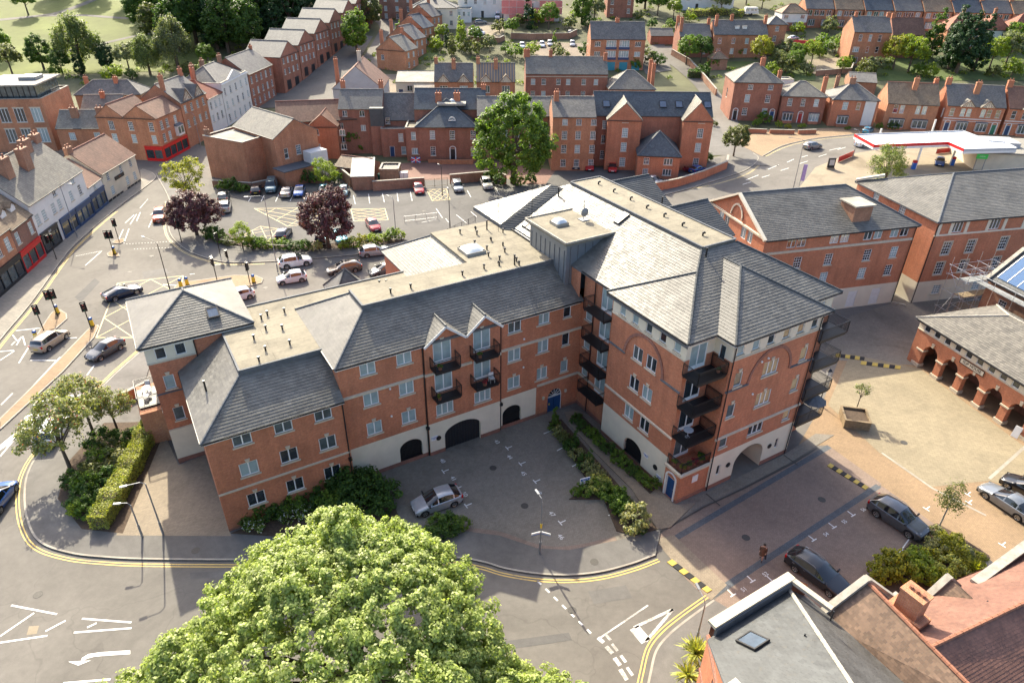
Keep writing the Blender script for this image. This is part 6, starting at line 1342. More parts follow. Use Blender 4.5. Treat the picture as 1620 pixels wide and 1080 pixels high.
for i in range(2):
 q0 = np.array([100.2,164.2]) + i*np.array([12.9,-2.3]); q1 = q0 + np.array([12.2,-2.2])
 h_ = house('terrace_pair',['pair of red and white banded brick houses with half slate roof and timbered gablets','pair of red and white banded brick houses with brown roof near the white car'][i],q0,q1,9,6.2,'gx',3.8,'brick_red',['roof_slate','roof_brown'][i],[(u,4.7,.95,1.7,'sash2',{}) for u in (1.4,3.7,5.0,8.0,9.3,11.2)] + [(1.2,1.2,1.0,2.2,'door',opt(mat='shop_blue',surround=True)),(11.3,1.2,1.0,2.2,'door',opt(mat='door_green',surround=True))],chims=[(.5,.3,opt(top=11,w_=1.2,mat='brick_orange')),(.0,.5,opt(top=11.4,w_=1.2))],group='main road terrace')
 for u in (4.2,8.4): bay(h_,u,2.3,.7,2.6); gablet(h_,u,2.7,6.2,1.4,2.6,'roof_pale')
 tb = MB(); course((0,0),(12.3,0),3.2,.2,.1); course((0,0),(12.3,0),2.7,.12,.06); tb.each('stone_band','render_white',h_)
house('villa','brick house end wall at the far right of the main road terrace',(126.5,159.6),(138,157.6),9,6.2,'gx',3.8,'brick_orange','roof_brown',[(u,4.7,1.0,1.7,'sash2',{}) for u in (2,5,8)])
house('outbuilding','brick outbuilding with hipped roof behind the tall villa',GT(1126,93,3.2),GT(1152,93,3.2),4,3.2,'hip',1.6,'brick_old','roof_tan',square=rad(3)); house('outbuilding','grey-roofed garage behind the villas',GT(1345,128,3),GT(1388,133,3),9,3,'gx',1.6,'brick_old','roof_slate',square=rad(-15)); house('garden_shed','white-roofed garden shed behind the two-storey villa',GT(1226,126,2.2),GT(1258,127,2.2),4,2.2,'flat',0,'render_white','felt_white',square=rad(3),cat='shed')
# ------------------------------------------------------------------ vehicles
def paint(name,c,metal=.35,rough=.28):
 m,n,b = _new('carpaint_' + name); b.inputs['Base Color'].default_value = (*c,1); b.inputs['Metallic'].default_value = metal; b.inputs['Roughness'].default_value = rough
 b.inputs['Coat Weight'].default_value = .8; b.inputs['Coat Roughness'].default_value = .06
 f = noise(n,3,4,.6,geo(n,'Position')); n.links.new(ramp(n,f,[(.3,tuple(x*.88 for x in c)),(.7,tuple(min(1,x*1.08) for x in c))]),b.inputs['Base Color'])
for nm,c in (('silver',(.42,.43,.44)),('grey',(.10,.11,.12)),('black',(.012,.014,.018)),('navy',(.010,.022,.060)),('white',(.66,.70,.74)),('red',(.42,.015,.018)),('crimson',(.30,.012,.022)),('blue',(.02,.10,.36)),('sky',(.05,.30,.45)),
              ('champagne',(.44,.37,.29)),('bronze',(.14,.125,.105)),('teal',(.11,.20,.23)),('orange',(.50,.08,.02)),('pearl',(.50,.48,.44)),('steel',(.20,.22,.24))): paint(nm,c,.05 if nm in ('white','red','black') else .35)
m_,n_,b_ = _new('lamp_clear'); b_.inputs['Base Color'].default_value = (.62,.64,.66,1); b_.inputs['Roughness'].default_value = .08; b_.inputs['Metallic'].default_value = .3
m_,n_,b_ = _new('lamp_red'); b_.inputs['Base Color'].default_value = (.45,.012,.012,1); b_.inputs['Roughness'].default_value = .12
CT = dict(  # length, width, height, wheelbase, hood z front, hood z back, belt z, x: cowl, roof front, roof back, rear glass base; tail z, wheel radius
 hatch=(4.05,1.76,1.46,2.5,.70,.93,.93,1.02,.08,-1.25,-1.88,.98,.315),suv=(4.45,1.84,1.64,2.65,.84,1.04,1.05,1.08,.22,-1.55,-2.1,1.10,.36),estate=(4.65,1.82,1.48,2.72,.70,.94,.94,1.05,.10,-1.65,-2.2,1.0,.33),
 saloon=(4.6,1.80,1.43,2.7,.68,.92,.93,1.02,.10,-.95,-1.72,1.0,.325),coupe=(4.5,1.86,1.36,2.65,.68,.90,.91,.92,.0,-.85,-1.98,.97,.34),mpv=(4.3,1.78,1.62,2.65,.80,1.0,1.0,1.10,.45,-1.75,-2.0,1.02,.32),
 van=(4.9,1.92,1.95,3.0,.95,1.12,1.15,1.65,1.05,-2.3,-2.4,1.15,.34),mini=(3.8,1.72,1.46,2.45,.76,.95,.95,.92,.15,-1.3,-1.75,.99,.31))
def car_proto(kind):
 L,W,H,WB,hf,hb,bz,xc,xr,xq,xg,tz,R = CT[kind]; hw = W/2; xl,xt = L/2,-L/2
 ax = (WB/2 + .05,-WB/2 + .05); ra = R + .065
 prof = [(xt,tz-.12),(xt+.06,tz),(xg,tz+.02),(xq,H-.10),((xq+xr)/2,H),(xr,H-.05),(xc,hb),(xl-.25,hf+.02),(xl-.05,hf-.10),(xl,hf-.2)]
 def top(x): return sum(top0(min(max(x + k,xt),xl)) for k in (-.14,-.07,0,.07,.14))/5
 def top0(x):
  for (a,za),(b,zb) in zip(prof[:-1],prof[1:]):
   if a <= x <= b: return za + (zb-za)*(x-a)/(b-a)
  return prof[-1][1]
 st = set(np.linspace(xt,xl,25).round(3)) | {xt+.02,xl-.02,xg,xq,xr,xc,xt+.06,xl-.05,xl-.25}
 for a in ax: st |= {round(a + ra*math.cos(t),3) for t in np.linspace(0,math.pi,11)}
 pill = [xr+.02,xq+.02]
 for p in pill: st |= {p-.05,p+.05}
 st = sorted(st); st = [s for i,s in enumerate(st) if i == 0 or s - st[i-1] > .012]
 S = []
 for x in st:
  f = abs(x)/(L/2); w_ = hw*(1 - .16*f**7 - .03*f**2); zb = .20 + (.10*max(0,f-.9)/.1)
  for a in ax:
   if abs(x-a) < ra: zb = max(zb,R + math.sqrt(ra*ra - (x-a)**2))
  zt = top(x); gh = xg <= x <= xc; be = min(bz + .05*(-x/(L/2)),zt-.02) if gh else zt - .06
  if gh:
   u = max(0,min(1,(zt-be)/(H-bz))); wt = w_*(.93 - .20*u)
   pts = [(w_*.95,.20),(w_,.42),(w_*1.0,.62),(w_*.985,be-.05),(w_*.93,be),(wt,max(zt-.07,be+.005)),(wt*.86,zt-.01),(0,zt+.015)]
  else: pts = [(w_*.95,.20),(w_,.42),(w_*1.0,.62),(w_*.98,be-.04),(w_*.93,be+.01),(w_*.80,zt-.015),(w_*.5,zt+.005),(0,zt+.02)]
  S.append([(x,y,max(z,zb)) for y,z in pts])
 parts = {'body': MB(),'windscreen': MB(),'rear_window': MB(),'side_window': MB(),'side_window2': MB()}
 def add(k,q):
  parts[k].poly(q)
 for i in range(len(st)-1):
  xm = (st[i]+st[i+1])/2; a,b = S[i],S[i+1]
  for j in range(7):
   k = 'body'
   if j >= 5 and xr - .02 < xm < xc - .03: k = 'windscreen'
   if j >= 5 and xg + .03 < xm < xq + .02 and kind not in ('van',): k = 'rear_window'
   if j == 4 and xg + .12 < xm < xc - .12 and not any(abs(xm-p) < .051 for p in pill) and not (kind == 'van' and xm < .3): k = 'side_window'
   q = [a[j],b[j],b[j+1],a[j+1]]
   add(k,q[::-1]); qm = [(p[0],-p[1],p[2]) for p in q]; add('side_window2' if k == 'side_window' else k,qm)
 for s,fl in ((S[0],1),(S[-1],0)):
  ring = s + [(p[0],-p[1],p[2]) for p in s[-2::-1]]; parts['body'].poly(ring if fl else ring[::-1])
 root = bpy.data.objects.new('proto_' + kind,None); ks = []
 def reg(name,me,par=None,slot=None):
  o = bpy.data.objects.new(name,me); o.parent = par or root; KIDS.setdefault((par or root).name,[]).append(o); return o
 def weld(mb,mats):
  import bmesh
  me = mb.mesh('tmp',mats,uv=False,smooth=True); bm = bmesh.new(); bm.from_mesh(me); bmesh.ops.remove_doubles(bm,verts=bm.verts,dist=.002); bm.to_mesh(me); bm.free()
  me.set_sharp_from_angle(angle=rad(32)); return me
 bo = reg('body',weld(parts['body'],'carpaint_silver')); bo.material_slots[0].link = 'OBJECT'
 for k in ('windscreen','rear_window','side_window','side_window2'):
  if parts[k].f: reg(k.rstrip('2'),weld(parts[k],'car_glass'))
 u = MB(); u.box(xt+.18,-hw+.2,.16,xl-.18,hw-.2,.55); u.box(xt+.05,-hw+.12,.18,xt+.3,hw-.12,.4); u.box(xl-.3,-hw+.12,.18,xl-.05,hw-.12,.4); reg('underbody',u.mesh('underbody','underbody',uv=False))
 t = MB(); n = 20
 prf = [(-.10,R*.66),(-.105,R*.93),(-.07,R),(.07,R),(.105,R*.93),(.10,R*.66)]
 for k in range(n):
  a,b = 2*math.pi*k/n,2*math.pi*(k+1)/n
  for (y0,r0),(y1,r1) in zip(prf[:-1],prf[1:]): t.poly([(r0*math.cos(a),y0,r0*math.sin(a)),(r0*math.cos(b),y0,r0*math.sin(b)),(r1*math.cos(b),y1,r1*math.sin(b)),(r1*math.cos(a),y1,r1*math.sin(a))])
 tm = t.mesh('wheel','rubber',uv=False,smooth=True)
 r = MB(); rr = R*.66
 for sy in (-1,1):
  for k in range(n):
   a,b = 2*math.pi*k/n,2*math.pi*(k+1)/n; y = sy*.10; y2 = sy*.085
   r.poly([(rr*math.cos(a),y,rr*math.sin(a)),(rr*math.cos(b),y,rr*math.sin(b)),(rr*.86*math.cos(b),y2,rr*.86*math.sin(b)),(rr*.86*math.cos(a),y2,rr*.86*math.sin(a))])
   if k % 4 < 2: r.poly([(rr*.86*math.cos(a),y2,rr*.86*math.sin(a)),(rr*.86*math.cos(b),y2,rr*.86*math.sin(b)),(rr*.2*math.cos(b),sy*.07,rr*.2*math.sin(b)),(rr*.2*math.cos(a),sy*.07,rr*.2*math.sin(a))])
  r.tube((0,sy*.05,0),(0,sy*.08,0),rr*.24,rr*.22,10)
 rm_ = r.mesh('rim','rim',uv=False)
 for a in ax:
  for sy in (-1,1):
   o = reg('wheel',tm); o.location = (a,sy*(hw-.115),R); reg('rim',rm_,o)
 for sy in (-1,1):
  h = MB(); y0,y1 = sorted((sy*hw*.52,sy*hw*.86)); h.hexa([(xl-.22,y0,hf-.16),(xl-.10,y0,hf-.16),(xl-.34,y1,hf-.16),(xl-.40,y1,hf-.16),(xl-.30,y0,hf-.0),(xl-.14,y0,hf-.03),(xl-.36,y1,hf-.0),(xl-.44,y1,hf+.02)] if sy > 0 else [(xl-.40,y0,hf-.16),(xl-.34,y0,hf-.16),(xl-.10,y1,hf-.16),(xl-.22,y1,hf-.16),(xl-.44,y0,hf+.02),(xl-.36,y0,hf),(xl-.14,y1,hf-.03),(xl-.30,y1,hf)]); h.box(xl-.2,y0,hf-.2,xl-.02-.1*0,(y0+y1)/2 if sy > 0 else y1,hf-.06) if False else None
  reg('headlight',h.mesh('headlight','lamp_clear',uv=False))
  h = MB(); y0,y1 = sorted((sy*hw*.62,sy*hw*.90)); h.box(xt+.01,y0,tz-.30,xt+.16,y1,tz-.05); reg('tail_light',h.mesh('tail_light','lamp_red',uv=False))
  h = MB(); h.hexa([(xc-.2,sy*hw*.93,bz+.0),(xc-.08,sy*hw*.93,bz+.0),(xc-.08,sy*(hw+.17),bz+.02),(xc-.18,sy*(hw+.17),bz+.02),(xc-.2,sy*hw*.93,bz+.13),(xc-.08,sy*hw*.93,bz+.12),(xc-.09,sy*(hw+.17),bz+.13),(xc-.18,sy*(hw+.17),bz+.14)]); reg('wing_mirror',h.mesh('wing_mirror','black_metal',uv=False))
 g = MB(); g.box(xl-.05,-hw*.42,hf-.36,xl+.012,hw*.42,hf-.22); g.box(xl-.05,-hw*.6,.26,xl+.008,hw*.6,.38); reg('grille',g.mesh('grille','underbody',uv=False))
 g = MB(); g.box(xl,-.26,.42,xl+.022,.26,.53); reg('number_plate',g.mesh('number_plate','white_plate',uv=False)); g = MB(); g.box(xt-.02,-.26,.55,xt+.004,.26,.66); reg('number_plate',g.mesh('number_plate','gold_plate',uv=False))
 if kind in ('suv','estate','mpv'):
  for sy in (-1,1): g = MB(); g.path([(xr-.15,sy*hw*.70,H-.06),(xr-.3,sy*hw*.72,H+.03),(xq+.2,sy*hw*.72,H+.02),(xq+.05,sy*hw*.70,H-.07)],.018,6); reg('roof_rail',g.mesh('roof_rail','grey_metal',uv=False))
 g = MB()
 for sy in (-1,1):
  for x in (xr-.75,xr-1.65): g.box(x-.09,sy*(hw*.985)-.012,bz-.16,x+.09,sy*(hw*.985)+.012,bz-.13)
 reg('door_handle',g.mesh('door_handle','grey_metal',uv=False))
 return root
PROTO = {k: car_proto(k) for k in CT}
def place_car(kind,col,rear,front,label,zoff=0,slope=False):
 a = GT(*rear); b = GT(*front); c = (a+b)/2; ang = math.atan2(b[1]-a[1],b[0]-a[0])
 r = bpy.data.objects.new('parked_car' if kind != 'van' else 'parked_van',None); COL.objects.link(r); r.empty_display_size = .5
 z = T(c[0],c[1]); r.location = (c[0],c[1],z + zoff); tag(r,label,'van' if kind == 'van' else 'car')
 p = math.atan2(T(*(c[:2] + 2*np.array([math.cos(ang),math.sin(ang)]))) - T(*(c[:2] - 2*np.array([math.cos(ang),math.sin(ang)]))),4)
 r.rotation_euler = (0,-p,ang)
 for ch in KIDS[PROTO[kind].name]:
  k = ch.copy(); COL.objects.link(k); k.parent = r
  if ch.name.startswith('body'): k.material_slots[0].material = MAT['carpaint_' + col]
  for g in KIDS.get(ch.name,()): d = g.copy(); COL.objects.link(d); d.parent = k
 return r
for kind,col,rear,front,lab in (
 ('hatch','silver',(721,789),(661,809),'silver hatchback parked in the courtyard beside the big tree'),
 ('suv','grey',(1382,803),(1455,850),'dark grey crossover parked on the pink bays near the birch'),
 ('estate','black',(1252,885),(1334,944),'black estate car parked close to the slate roof at the bottom'),
 ('saloon','steel',(1632,828),(1556,776),'grey saloon parked on the square at the right edge'),
 ('hatch','black',(1660,800),(1590,763),'black car half out of frame behind the grey saloon'),
 ('mpv','champagne',(66,556),(97,534),'beige people carrier waiting at the traffic lights'),
 ('hatch','grey',(191,546),(145,572),'dark grey hatchback turning past the traffic island'),
 ('coupe','navy',(174,475),(216,461),'dark blue coupe crossing the yellow box junction'),
 ('suv','orange',(257,338),(251,355),'red car coming towards the junction by the purple tree'),
 ('suv','white',(446,423),(489,416),'white crossover driving right, on the far lane behind the flats'),
 ('mini','white',(486,441),(438,449),'white small car with dark roof rails waiting behind the tower'),
 ('estate','bronze',(571,425),(519,434),'brown estate car queuing behind the flats'),
 ('estate','silver',(574,405),(614,400),'silver estate by the car park hedge'),
 ('hatch','grey',(628,428),(588,437),'dark hatchback half hidden by the rear wing roof'),
 ('mini','white',(394,469),(362,477),'white hatchback mostly hidden behind the tower roof'),
 ('hatch','black',(405,312),(407,298),'black car in the first bay, tail to the camera'),
 ('van','teal',(434,288),(427,313),'teal camper van in the car park'),
 ('saloon','pearl',(451,316),(458,300),'grey-beige saloon beside the teal van'),
 ('hatch','blue',(478,299),(471,316),'blue hatchback next to the beige saloon'),
 ('hatch','sky',(514,298),(512,314),'light blue car half under the larger purple tree'),
 ('hatch','teal',(546,299),(542,315),'teal hatchback right of the larger purple tree'),
 ('hatch','navy',(444,383),(455,366),'navy hatchback near the low planting, tail to the camera'),
 ('hatch','black',(507,390),(510,374),'dark car in the shade of the larger purple tree'),
 ('coupe','sky',(535,371),(542,387),'bright blue car under the edge of the purple tree'),
 ('hatch','crimson',(584,352),(598,371),'pinkish red hatchback by the car park lamp post'),
 ('hatch','red',(658,291),(667,316),'red hatchback against the brick yard wall'),
 ('mpv','steel',(718,288),(730,313),'grey people carrier by the yard gate'),
 ('suv','pearl',(764,284),(776,308),'pale silver crossover below the big green tree'),
 ('hatch','navy',(907,258),(912,273),'dark blue car before the brick mill'),
 ('hatch','red',(931,260),(933,275),'red car before the brick mill, nearest the dark blue one'),
 ('hatch','red',(968,262),(969,278),'red car standing alone in the yard by the tall gable'),
 ('saloon','silver',(1023,286),(1046,295),'silver car behind the brick wall by the lodge'),
 ('hatch','blue',(1088,277),(1118,268),'light blue car behind the curved brick wall'),
 ('suv','steel',(1270,238),(1299,233),'grey car driving on the far main road'),
 ('suv','white',(1352,234),(1378,229),'white car passing the filling station'),
 ('hatch','blue',(1486,253),(1485,268),'blue car standing at the fuel pump'),
 ('suv','white',(1587,209),(1562,202),'white car on the drive of the banded terrace'),
 ('hatch','red',(1611,210),(1590,203),'red car next to the white one on the drive'),
 ('hatch','white',(1438,205),(1464,206),'white car behind the canopy by the tan-roofed pair'),
 ('hatch','sky',(1366,214),(1378,206),'blue car beside the boarded villa'),
 ('van','white',(789,22),(786,36),'white van on the drive of the grey house'),
 ('suv','steel',(748,39),(772,38),'grey car by the cream villa'),
 ('van','white',(742,54),(770,56),'white van parked across the drive below the cream villa'),
 ('hatch','white',(826,70),(826,80),'white car on the gravel drive, leftmost of the small group'),
 ('hatch','white',(857,68),(858,79),'white car on the gravel drive, middle of the small group'),
 ('hatch','silver',(869,66),(871,77),'silver car on the gravel drive, rightmost of the small group'),
 ('suv','grey',(905,50),(899,63),'dark car on the ramp beside the long garden wall'),
 ('hatch','silver',(905,66),(906,78),'silver car below the garden wall ramp'),
 ('hatch','blue',(-12,810),(8,782),'blue car cut by the left edge of the picture'),
 ('suv','white',(72,712),(100,668),'white car under the rowan trees on the left'),
 ('hatch','white',(1247,65),(1262,62),'white car behind the red barrier netting'),
 ('saloon','navy',(1296,66),(1314,61),'dark blue car right of the red barrier netting'),
 ('suv','pearl',(356,338),(358,326),'white car behind the smaller purple tree'),
 ('hatch','grey',(353,322),(355,310),'dark car behind the smaller purple tree, farther one'),
 ): place_car(kind,col,rear,front,lab,.01)
# ------------------------------------------------------------------ trees, hedges, shrubs
def leaf_mesh(name,C_,N_,S_,mats,pick=None,aspect=1.0,fold=.25):
 """many small leaf blades: centres, facing directions, sizes"""
 n = len(C_); rg = RNG
 N_ = N_/np.maximum(np.linalg.norm(N_,axis=1),1e-6)[:,None]
 r = rg.normal(size=(n,3)); a = np.cross(N_,r); a /= np.maximum(np.linalg.norm(a,axis=1),1e-6)[:,None]; b = np.cross(N_,a)
 s = S_[:,None]; asp = aspect
 v = np.empty((n,4,3)); v[:,0] = C_ - a*s*.5; v[:,1] = C_ - b*s*.36*asp + N_*s*fold*.4; v[:,2] = C_ + a*s*.6 - N_*s*fold*.3; v[:,3] = C_ + b*s*.36*asp + N_*s*fold*.4
 me = bpy.data.meshes.new(name); me.vertices.add(n*4); me.vertices.foreach_set('co',v.ravel()); me.loops.add(n*4); me.loops.foreach_set('vertex_index',np.arange(n*4,dtype=np.int32))
 me.polygons.add(n); me.polygons.foreach_set('loop_start',np.arange(0,n*4,4,dtype=np.int32)); me.polygons.foreach_set('loop_total',np.full(n,4,dtype=np.int32))
 for m in mats: me.materials.append(MAT[m])
 if pick is not None: me.polygons.foreach_set('material_index',pick.astype(np.int32))
 me.update(); me.validate(); return me
def clumps_in(ell,n,rg,shell=.55,low=-.5):
 """clump centres spread through a set of ellipsoids (cx,cy,cz,rx,ry,rz), mostly near the outside"""
 out = []; w_ = np.array([e[3]*e[4]*e[5] for e in ell])**.67; w_ /= w_.sum()
 while len(out) < n:
  e = ell[rg.choice(len(ell),p=w_)]; d = rg.normal(size=3); d /= np.linalg.norm(d)
  if d[2] < low: continue
  r = shell + (1-shell)*rg.random()**.6
  p = np.array(e[:3]) + d*r*np.array(e[3:])
  if any(((p[0]-f[0])/f[3])**2 + ((p[1]-f[1])/f[4])**2 + ((p[2]-f[2])/f[5])**2 < .40 for f in ell if f is not e): continue
  out.append((p,d))
 return out
def crown(name,ell,nclump,per,csize,lsize,mat,seed=1,shell=.6,low=-.6,droop=0,extra=None,flat=.75,aspect=1.0):
 rg = np.random.default_rng(seed); cl = clumps_in(ell,nclump,rg,shell,low); Cs,Ns,Ss = [],[],[]
 for p,d in cl:
  k = int(per*rg.uniform(.6,1.4)); q = rg.normal(size=(k,3)); q /= np.linalg.norm(q,axis=1)[:,None]; rr = rg.random(k)**.45
  cs = csize*rg.uniform(.6,1.35); off = q*rr[:,None]*cs*np.array([1,1,flat]); c = p + off
  if droop: c[:,2] -= droop*rg.random(k)**1.5
  nn = q*.8 + d*.5 + np.array([0,0,.75]) + rg.normal(size=(k,3))*.55
  Cs.append(c); Ns.append(nn); Ss.append(lsize*rg.uniform(.6,1.35,k))
 C_ = np.vstack(Cs); N_ = np.vstack(Ns); S_ = np.concatenate(Ss); mats = [mat]; pick = None
 if extra: mats.append(extra[0]); pick = (rg.random(len(C_)) < extra[1]).astype(int)
 return leaf_mesh(name,C_,N_,S_,mats,pick,aspect),cl
def trunk(cl,h,r,mat='bark',limbs=9,lean=(0,0),seed=1,fork=.45):
 rg = np.random.default_rng(seed); b = MB(); top = np.array([lean[0],lean[1],h*fork]); pts = [np.array([0,0,-.3]),np.array([lean[0]*.4,lean[1]*.4,h*fork*.5]),top]
 b.tube(pts[0],pts[1],r*1.25,r*.95,9,caps=False); b.tube(pts[1],pts[2],r*.95,r*.75,9,caps=False)
 idx = rg.choice(len(cl),size=min(limbs,len(cl)),replace=False)
 for i in idx:
  p = cl[i][0]; s = pts[1] + (pts[2]-pts[1])*rg.uniform(.5,1); mid = s + (p-s)*.55 + np.array([0,0,.12*np.linalg.norm(p-s)]); rr = r*rg.uniform(.28,.45)
  b.tube(s,mid,rr,rr*.65,6,caps=False); b.tube(mid,s + (p-s)*.95,rr*.65,rr*.2,5,caps=False)
 return b.mesh('trunk',mat,uv=False,smooth=True)
TREES = {}
def tree_proto(key,ell,nc,per,cs,ls,mat,h,r,seed,bark='bark',**k):
 lk = {x: k.pop(x) for x in ('limbs','lean','fork') if x in k}
 me,cl = crown('crown',ell,nc,per,cs,ls,mat,seed,**k); TREES[key] = (me,trunk(cl,h,r,bark,seed=seed,**lk))
def put_tree(key,px,label,s=1.0,rz=0,name='tree',sz=None,h=0,cat='tree',group=None,xyz=None,mat=None):
 p = GT(*px,h) if xyz is None else np.array(xyz,float); o = thing(name,label,cat,(p[0],p[1],T(p[0],p[1])),rz,group); o.scale = (s,s,sz or s)
 c = obj('crown',TREES[key][0],o); obj('trunk',TREES[key][1],o)
 if mat: c.material_slots[0].link = 'OBJECT'; c.material_slots[0].material = MAT[mat]
 return o
# the big tree in front
big = [(0,0,7.8,8.4,8.0,4.8),(-9.8,-5.2,4.4,5.2,5.8,3.6),(-5.6,-3.0,5.9,5.2,6.0,3.9),(5.6,-3.6,5.4,5.4,6.0,3.8),(9.6,-5.2,4.4,5.6,6.2,3.9),(-.6,2.0,9.0,4.2,4.4,3.8),(2.6,1.0,8.6,4.0,4.4,3.8),(-.4,-6,6.4,8.2,7,4.6),(.8,3.6,7.6,4.0,3.6,3.4)]
rg_ = np.random.default_rng(3); lob = []
for i in range(46):
 t = rg_.uniform(0,2*math.pi); ph = rg_.uniform(-.1,1.3); e = big[rg_.integers(len(big))]
 lob.append((e[0]+e[3]*.93*math.cos(t)*math.cos(ph),e[1]+e[4]*.93*math.sin(t)*math.cos(ph),e[2]+e[5]*.95*math.sin(ph),rg_.uniform(.7,1.5),rg_.uniform(.7,1.5),rg_.uniform(.7,1.5)))
tree_proto('big',big + lob,6600,72,.36,.165,'leaf_big',11,.5,11,shell=.62,low=-.3,limbs=14,flat=.8)
ob = G(548,985,8.0)
put_tree('big',None,'huge pale green broadleaf tree filling the bottom of the picture',1.0,0,'broadleaf_tree',xyz=(ob[0],ob[1]-1.2,0))
# general tree kinds
tree_proto('round',[(0,0,5.2,3.2,3.2,2.8),(1.3,.6,6.4,2.0,2.0,1.8),(-1.4,-.5,4.6,2.2,2.2,1.9),(.3,-1.4,4.4,2.2,2.0,1.9)],120,55,.62,.34,'leaf_mid',7.5,.22,21,shell=.6)
tree_proto('tall',[(0,0,7.5,3.0,3.0,4.8),(1.2,.5,5.0,2.6,2.6,2.6),(-1.2,-.6,9.0,2.0,2.0,2.4),(-.6,1,4.6,2.4,2.4,2.2)],150,60,.72,.38,'leaf_mid',11,.3,22,shell=.55)
tree_proto('dark',[(0,0,7.5,4.2,4.0,5.6),(2.0,1.0,6.0,3.0,3.0,4.0),(-2.2,-.6,6.4,3.0,3.0,4.2),(0,-1.5,10.6,2.4,2.4,3.0)],220,60,.85,.42,'leaf_dark',13,.4,23,shell=.6,low=-.9)
tree_proto('conifer',[(0,0,2.4,2.2,2.2,2.2),(0,0,4.8,1.8,1.8,2.4),(0,0,7.4,1.35,1.35,2.4),(0,0,9.6,.8,.8,1.8)],150,45,.55,.30,'leaf_conifer',10.5,.25,24,shell=.7,low=-1)
tree_proto('column',[(0,0,1.5,.8,.8,1.6),(0,0,3.2,.62,.62,1.5),(0,0,4.4,.36,.36,.9)],46,45,.34,.2,'leaf_conifer',4.6,.1,25,shell=.7,low=-1)
tree_proto('willow',[(0,0,7.2,3.8,3.6,3.6),(1.8,.8,6.0,2.8,2.8,3.0),(-2.0,-.4,6.2,2.8,2.6,3.2),(0,0,9.8,2.2,2.2,2.2)],170,60,.75,.36,'leaf_willow',11,.35,26,shell=.5,droop=2.6)
tree_proto('bush',[(0,0,.8,1.0,1.0,.8),(.5,.3,1.1,.6,.6,.6),(-.45,-.3,.75,.65,.65,.6)],34,40,.28,.17,'leaf_mid',1.4,.06,27,shell=.5,low=-.8,limbs=5)
tree_proto('flower',[(0,0,.7,1.0,1.0,.7),(.5,.3,.9,.6,.6,.5)],34,40,.28,.15,'leaf_mid',1.2,.06,41,shell=.5,low=-.8,limbs=5,extra=('flower_white',.16))
tree_proto('purple',[(0,0,3.5,2.9,2.8,2.3),(1.6,.6,2.9,1.9,1.8,1.7),(-1.7,-.4,2.9,1.9,1.8,1.7),(.2,-1.1,4.6,1.9,1.8,1.5),(0,-1.2,2.4,2.2,1.6,1.2)],210,70,.5,.23,'leaf_purple',5,.2,28,shell=.6,low=-.8)
tree_proto('green_big',[(0,0,7.2,4.9,4.4,4.4),(2.2,.8,9.2,2.9,2.8,2.7),(-2.6,.2,8.6,2.8,2.6,2.6),(3.4,-.8,5.0,3.0,2.8,2.8),(-3.4,-.6,5.0,3.0,2.8,2.8),(0,-1.5,4.2,4.0,3.0,2.6),(.4,.4,11.2,2.2,2.2,1.9)],330,70,.75,.34,'leaf_mid',12,.4,29,shell=.68,low=-.8)
tree_proto('birch',[(0,0,3.4,.9,.9,1.7),(.35,.1,2.4,.8,.8,1.1),(-.3,0,4.4,.55,.55,1.0)],60,30,.36,.11,'leaf_olive',5,.055,30,bark='bark_pale',shell=.25,droop=.5,limbs=12,fork=.8)
tree_proto('rowan',[(0,0,3.6,1.9,1.9,1.7),(1.0,.4,4.4,1.2,1.2,1.1),(-1.0,-.4,3.2,1.3,1.3,1.1),(-.2,.8,4.8,1.1,1.1,1.0)],130,48,.42,.15,'leaf_rowan',5,.12,31,shell=.45,extra=('berry',.045),limbs=16)
tree_proto('ash',[(0,0,4.8,2.9,2.8,2.6),(1.4,.6,6.6,1.9,1.9,1.9),(-1.3,-.4,6.0,1.9,1.8,1.9),(.2,-1,3.4,2.4,2.2,1.6)],130,55,.62,.24,'leaf_willow',8.5,.2,32,shell=.4,droop=.5,aspect=.6)
tree_proto('sapling',[(0,0,2.5,.75,.75,.55),(.3,.1,2.0,.6,.6,.4),(-.25,0,2.9,.4,.4,.4)],26,22,.26,.13,'leaf_grey',3.0,.045,33,shell=.3,limbs=10,fork=.6)
tree_proto('lime',[(0,0,4.0,2.6,2.4,2.0),(1.4,.5,5.0,1.6,1.6,1.5),(-1.4,-.3,4.6,1.7,1.6,1.5),(.2,-.8,2.8,2.4,2.0,1.4)],120,45,.5,.26,'leaf_yellow',6,.16,34,shell=.45,aspect=.55,limbs=14)
# trees named one by one
put_tree('green_big',(812,290),'large bushy green tree in the yard before the brick mill',1.24,.5,'broadleaf_tree')
put_tree('purple',(312,372),'purple-leaved tree at the road corner, the smaller crown on the left',1.18,.2,'purple_tree')
put_tree('purple',(520,392),'purple-leaved tree in the car park strip, taller one on the right',1.28,2.1,'purple_tree',1.45)
put_tree('lime',(300,320),'yellow-green feathery tree in front of the red corner shop',1.15,.3,'locust_tree')
put_tree('lime',(385,395),'small yellow-green tree between the purple trees',.62,1.3,'locust_tree',mat='leaf_lime')
put_tree('lime',(517,300),'lime green pollarded tree before the brick yard sheds',.85,2.2,'young_tree',mat='leaf_lime')
put_tree('rowan',(112,742),'rowan tree with orange berries, nearest to the road bend',1.25,.2,'rowan_tree')
put_tree('rowan',(150,690),'rowan tree with orange berries behind the nearer one',1.12,1.9,'rowan_tree')
put_tree('rowan',(186,680),'slender rowan tree next to the low brick wall',.85,3.1,'rowan_tree')
put_tree('birch',(1483,838),'slender birch sapling at the end of the shrub bed',1.05,.6,'birch_tree')
put_tree('sapling',(1352,655),'thin young tree growing in the wooden planter',1.0,.4,'young_tree',xyz=(*G(1352,655)[:2],0)).location.z = .55
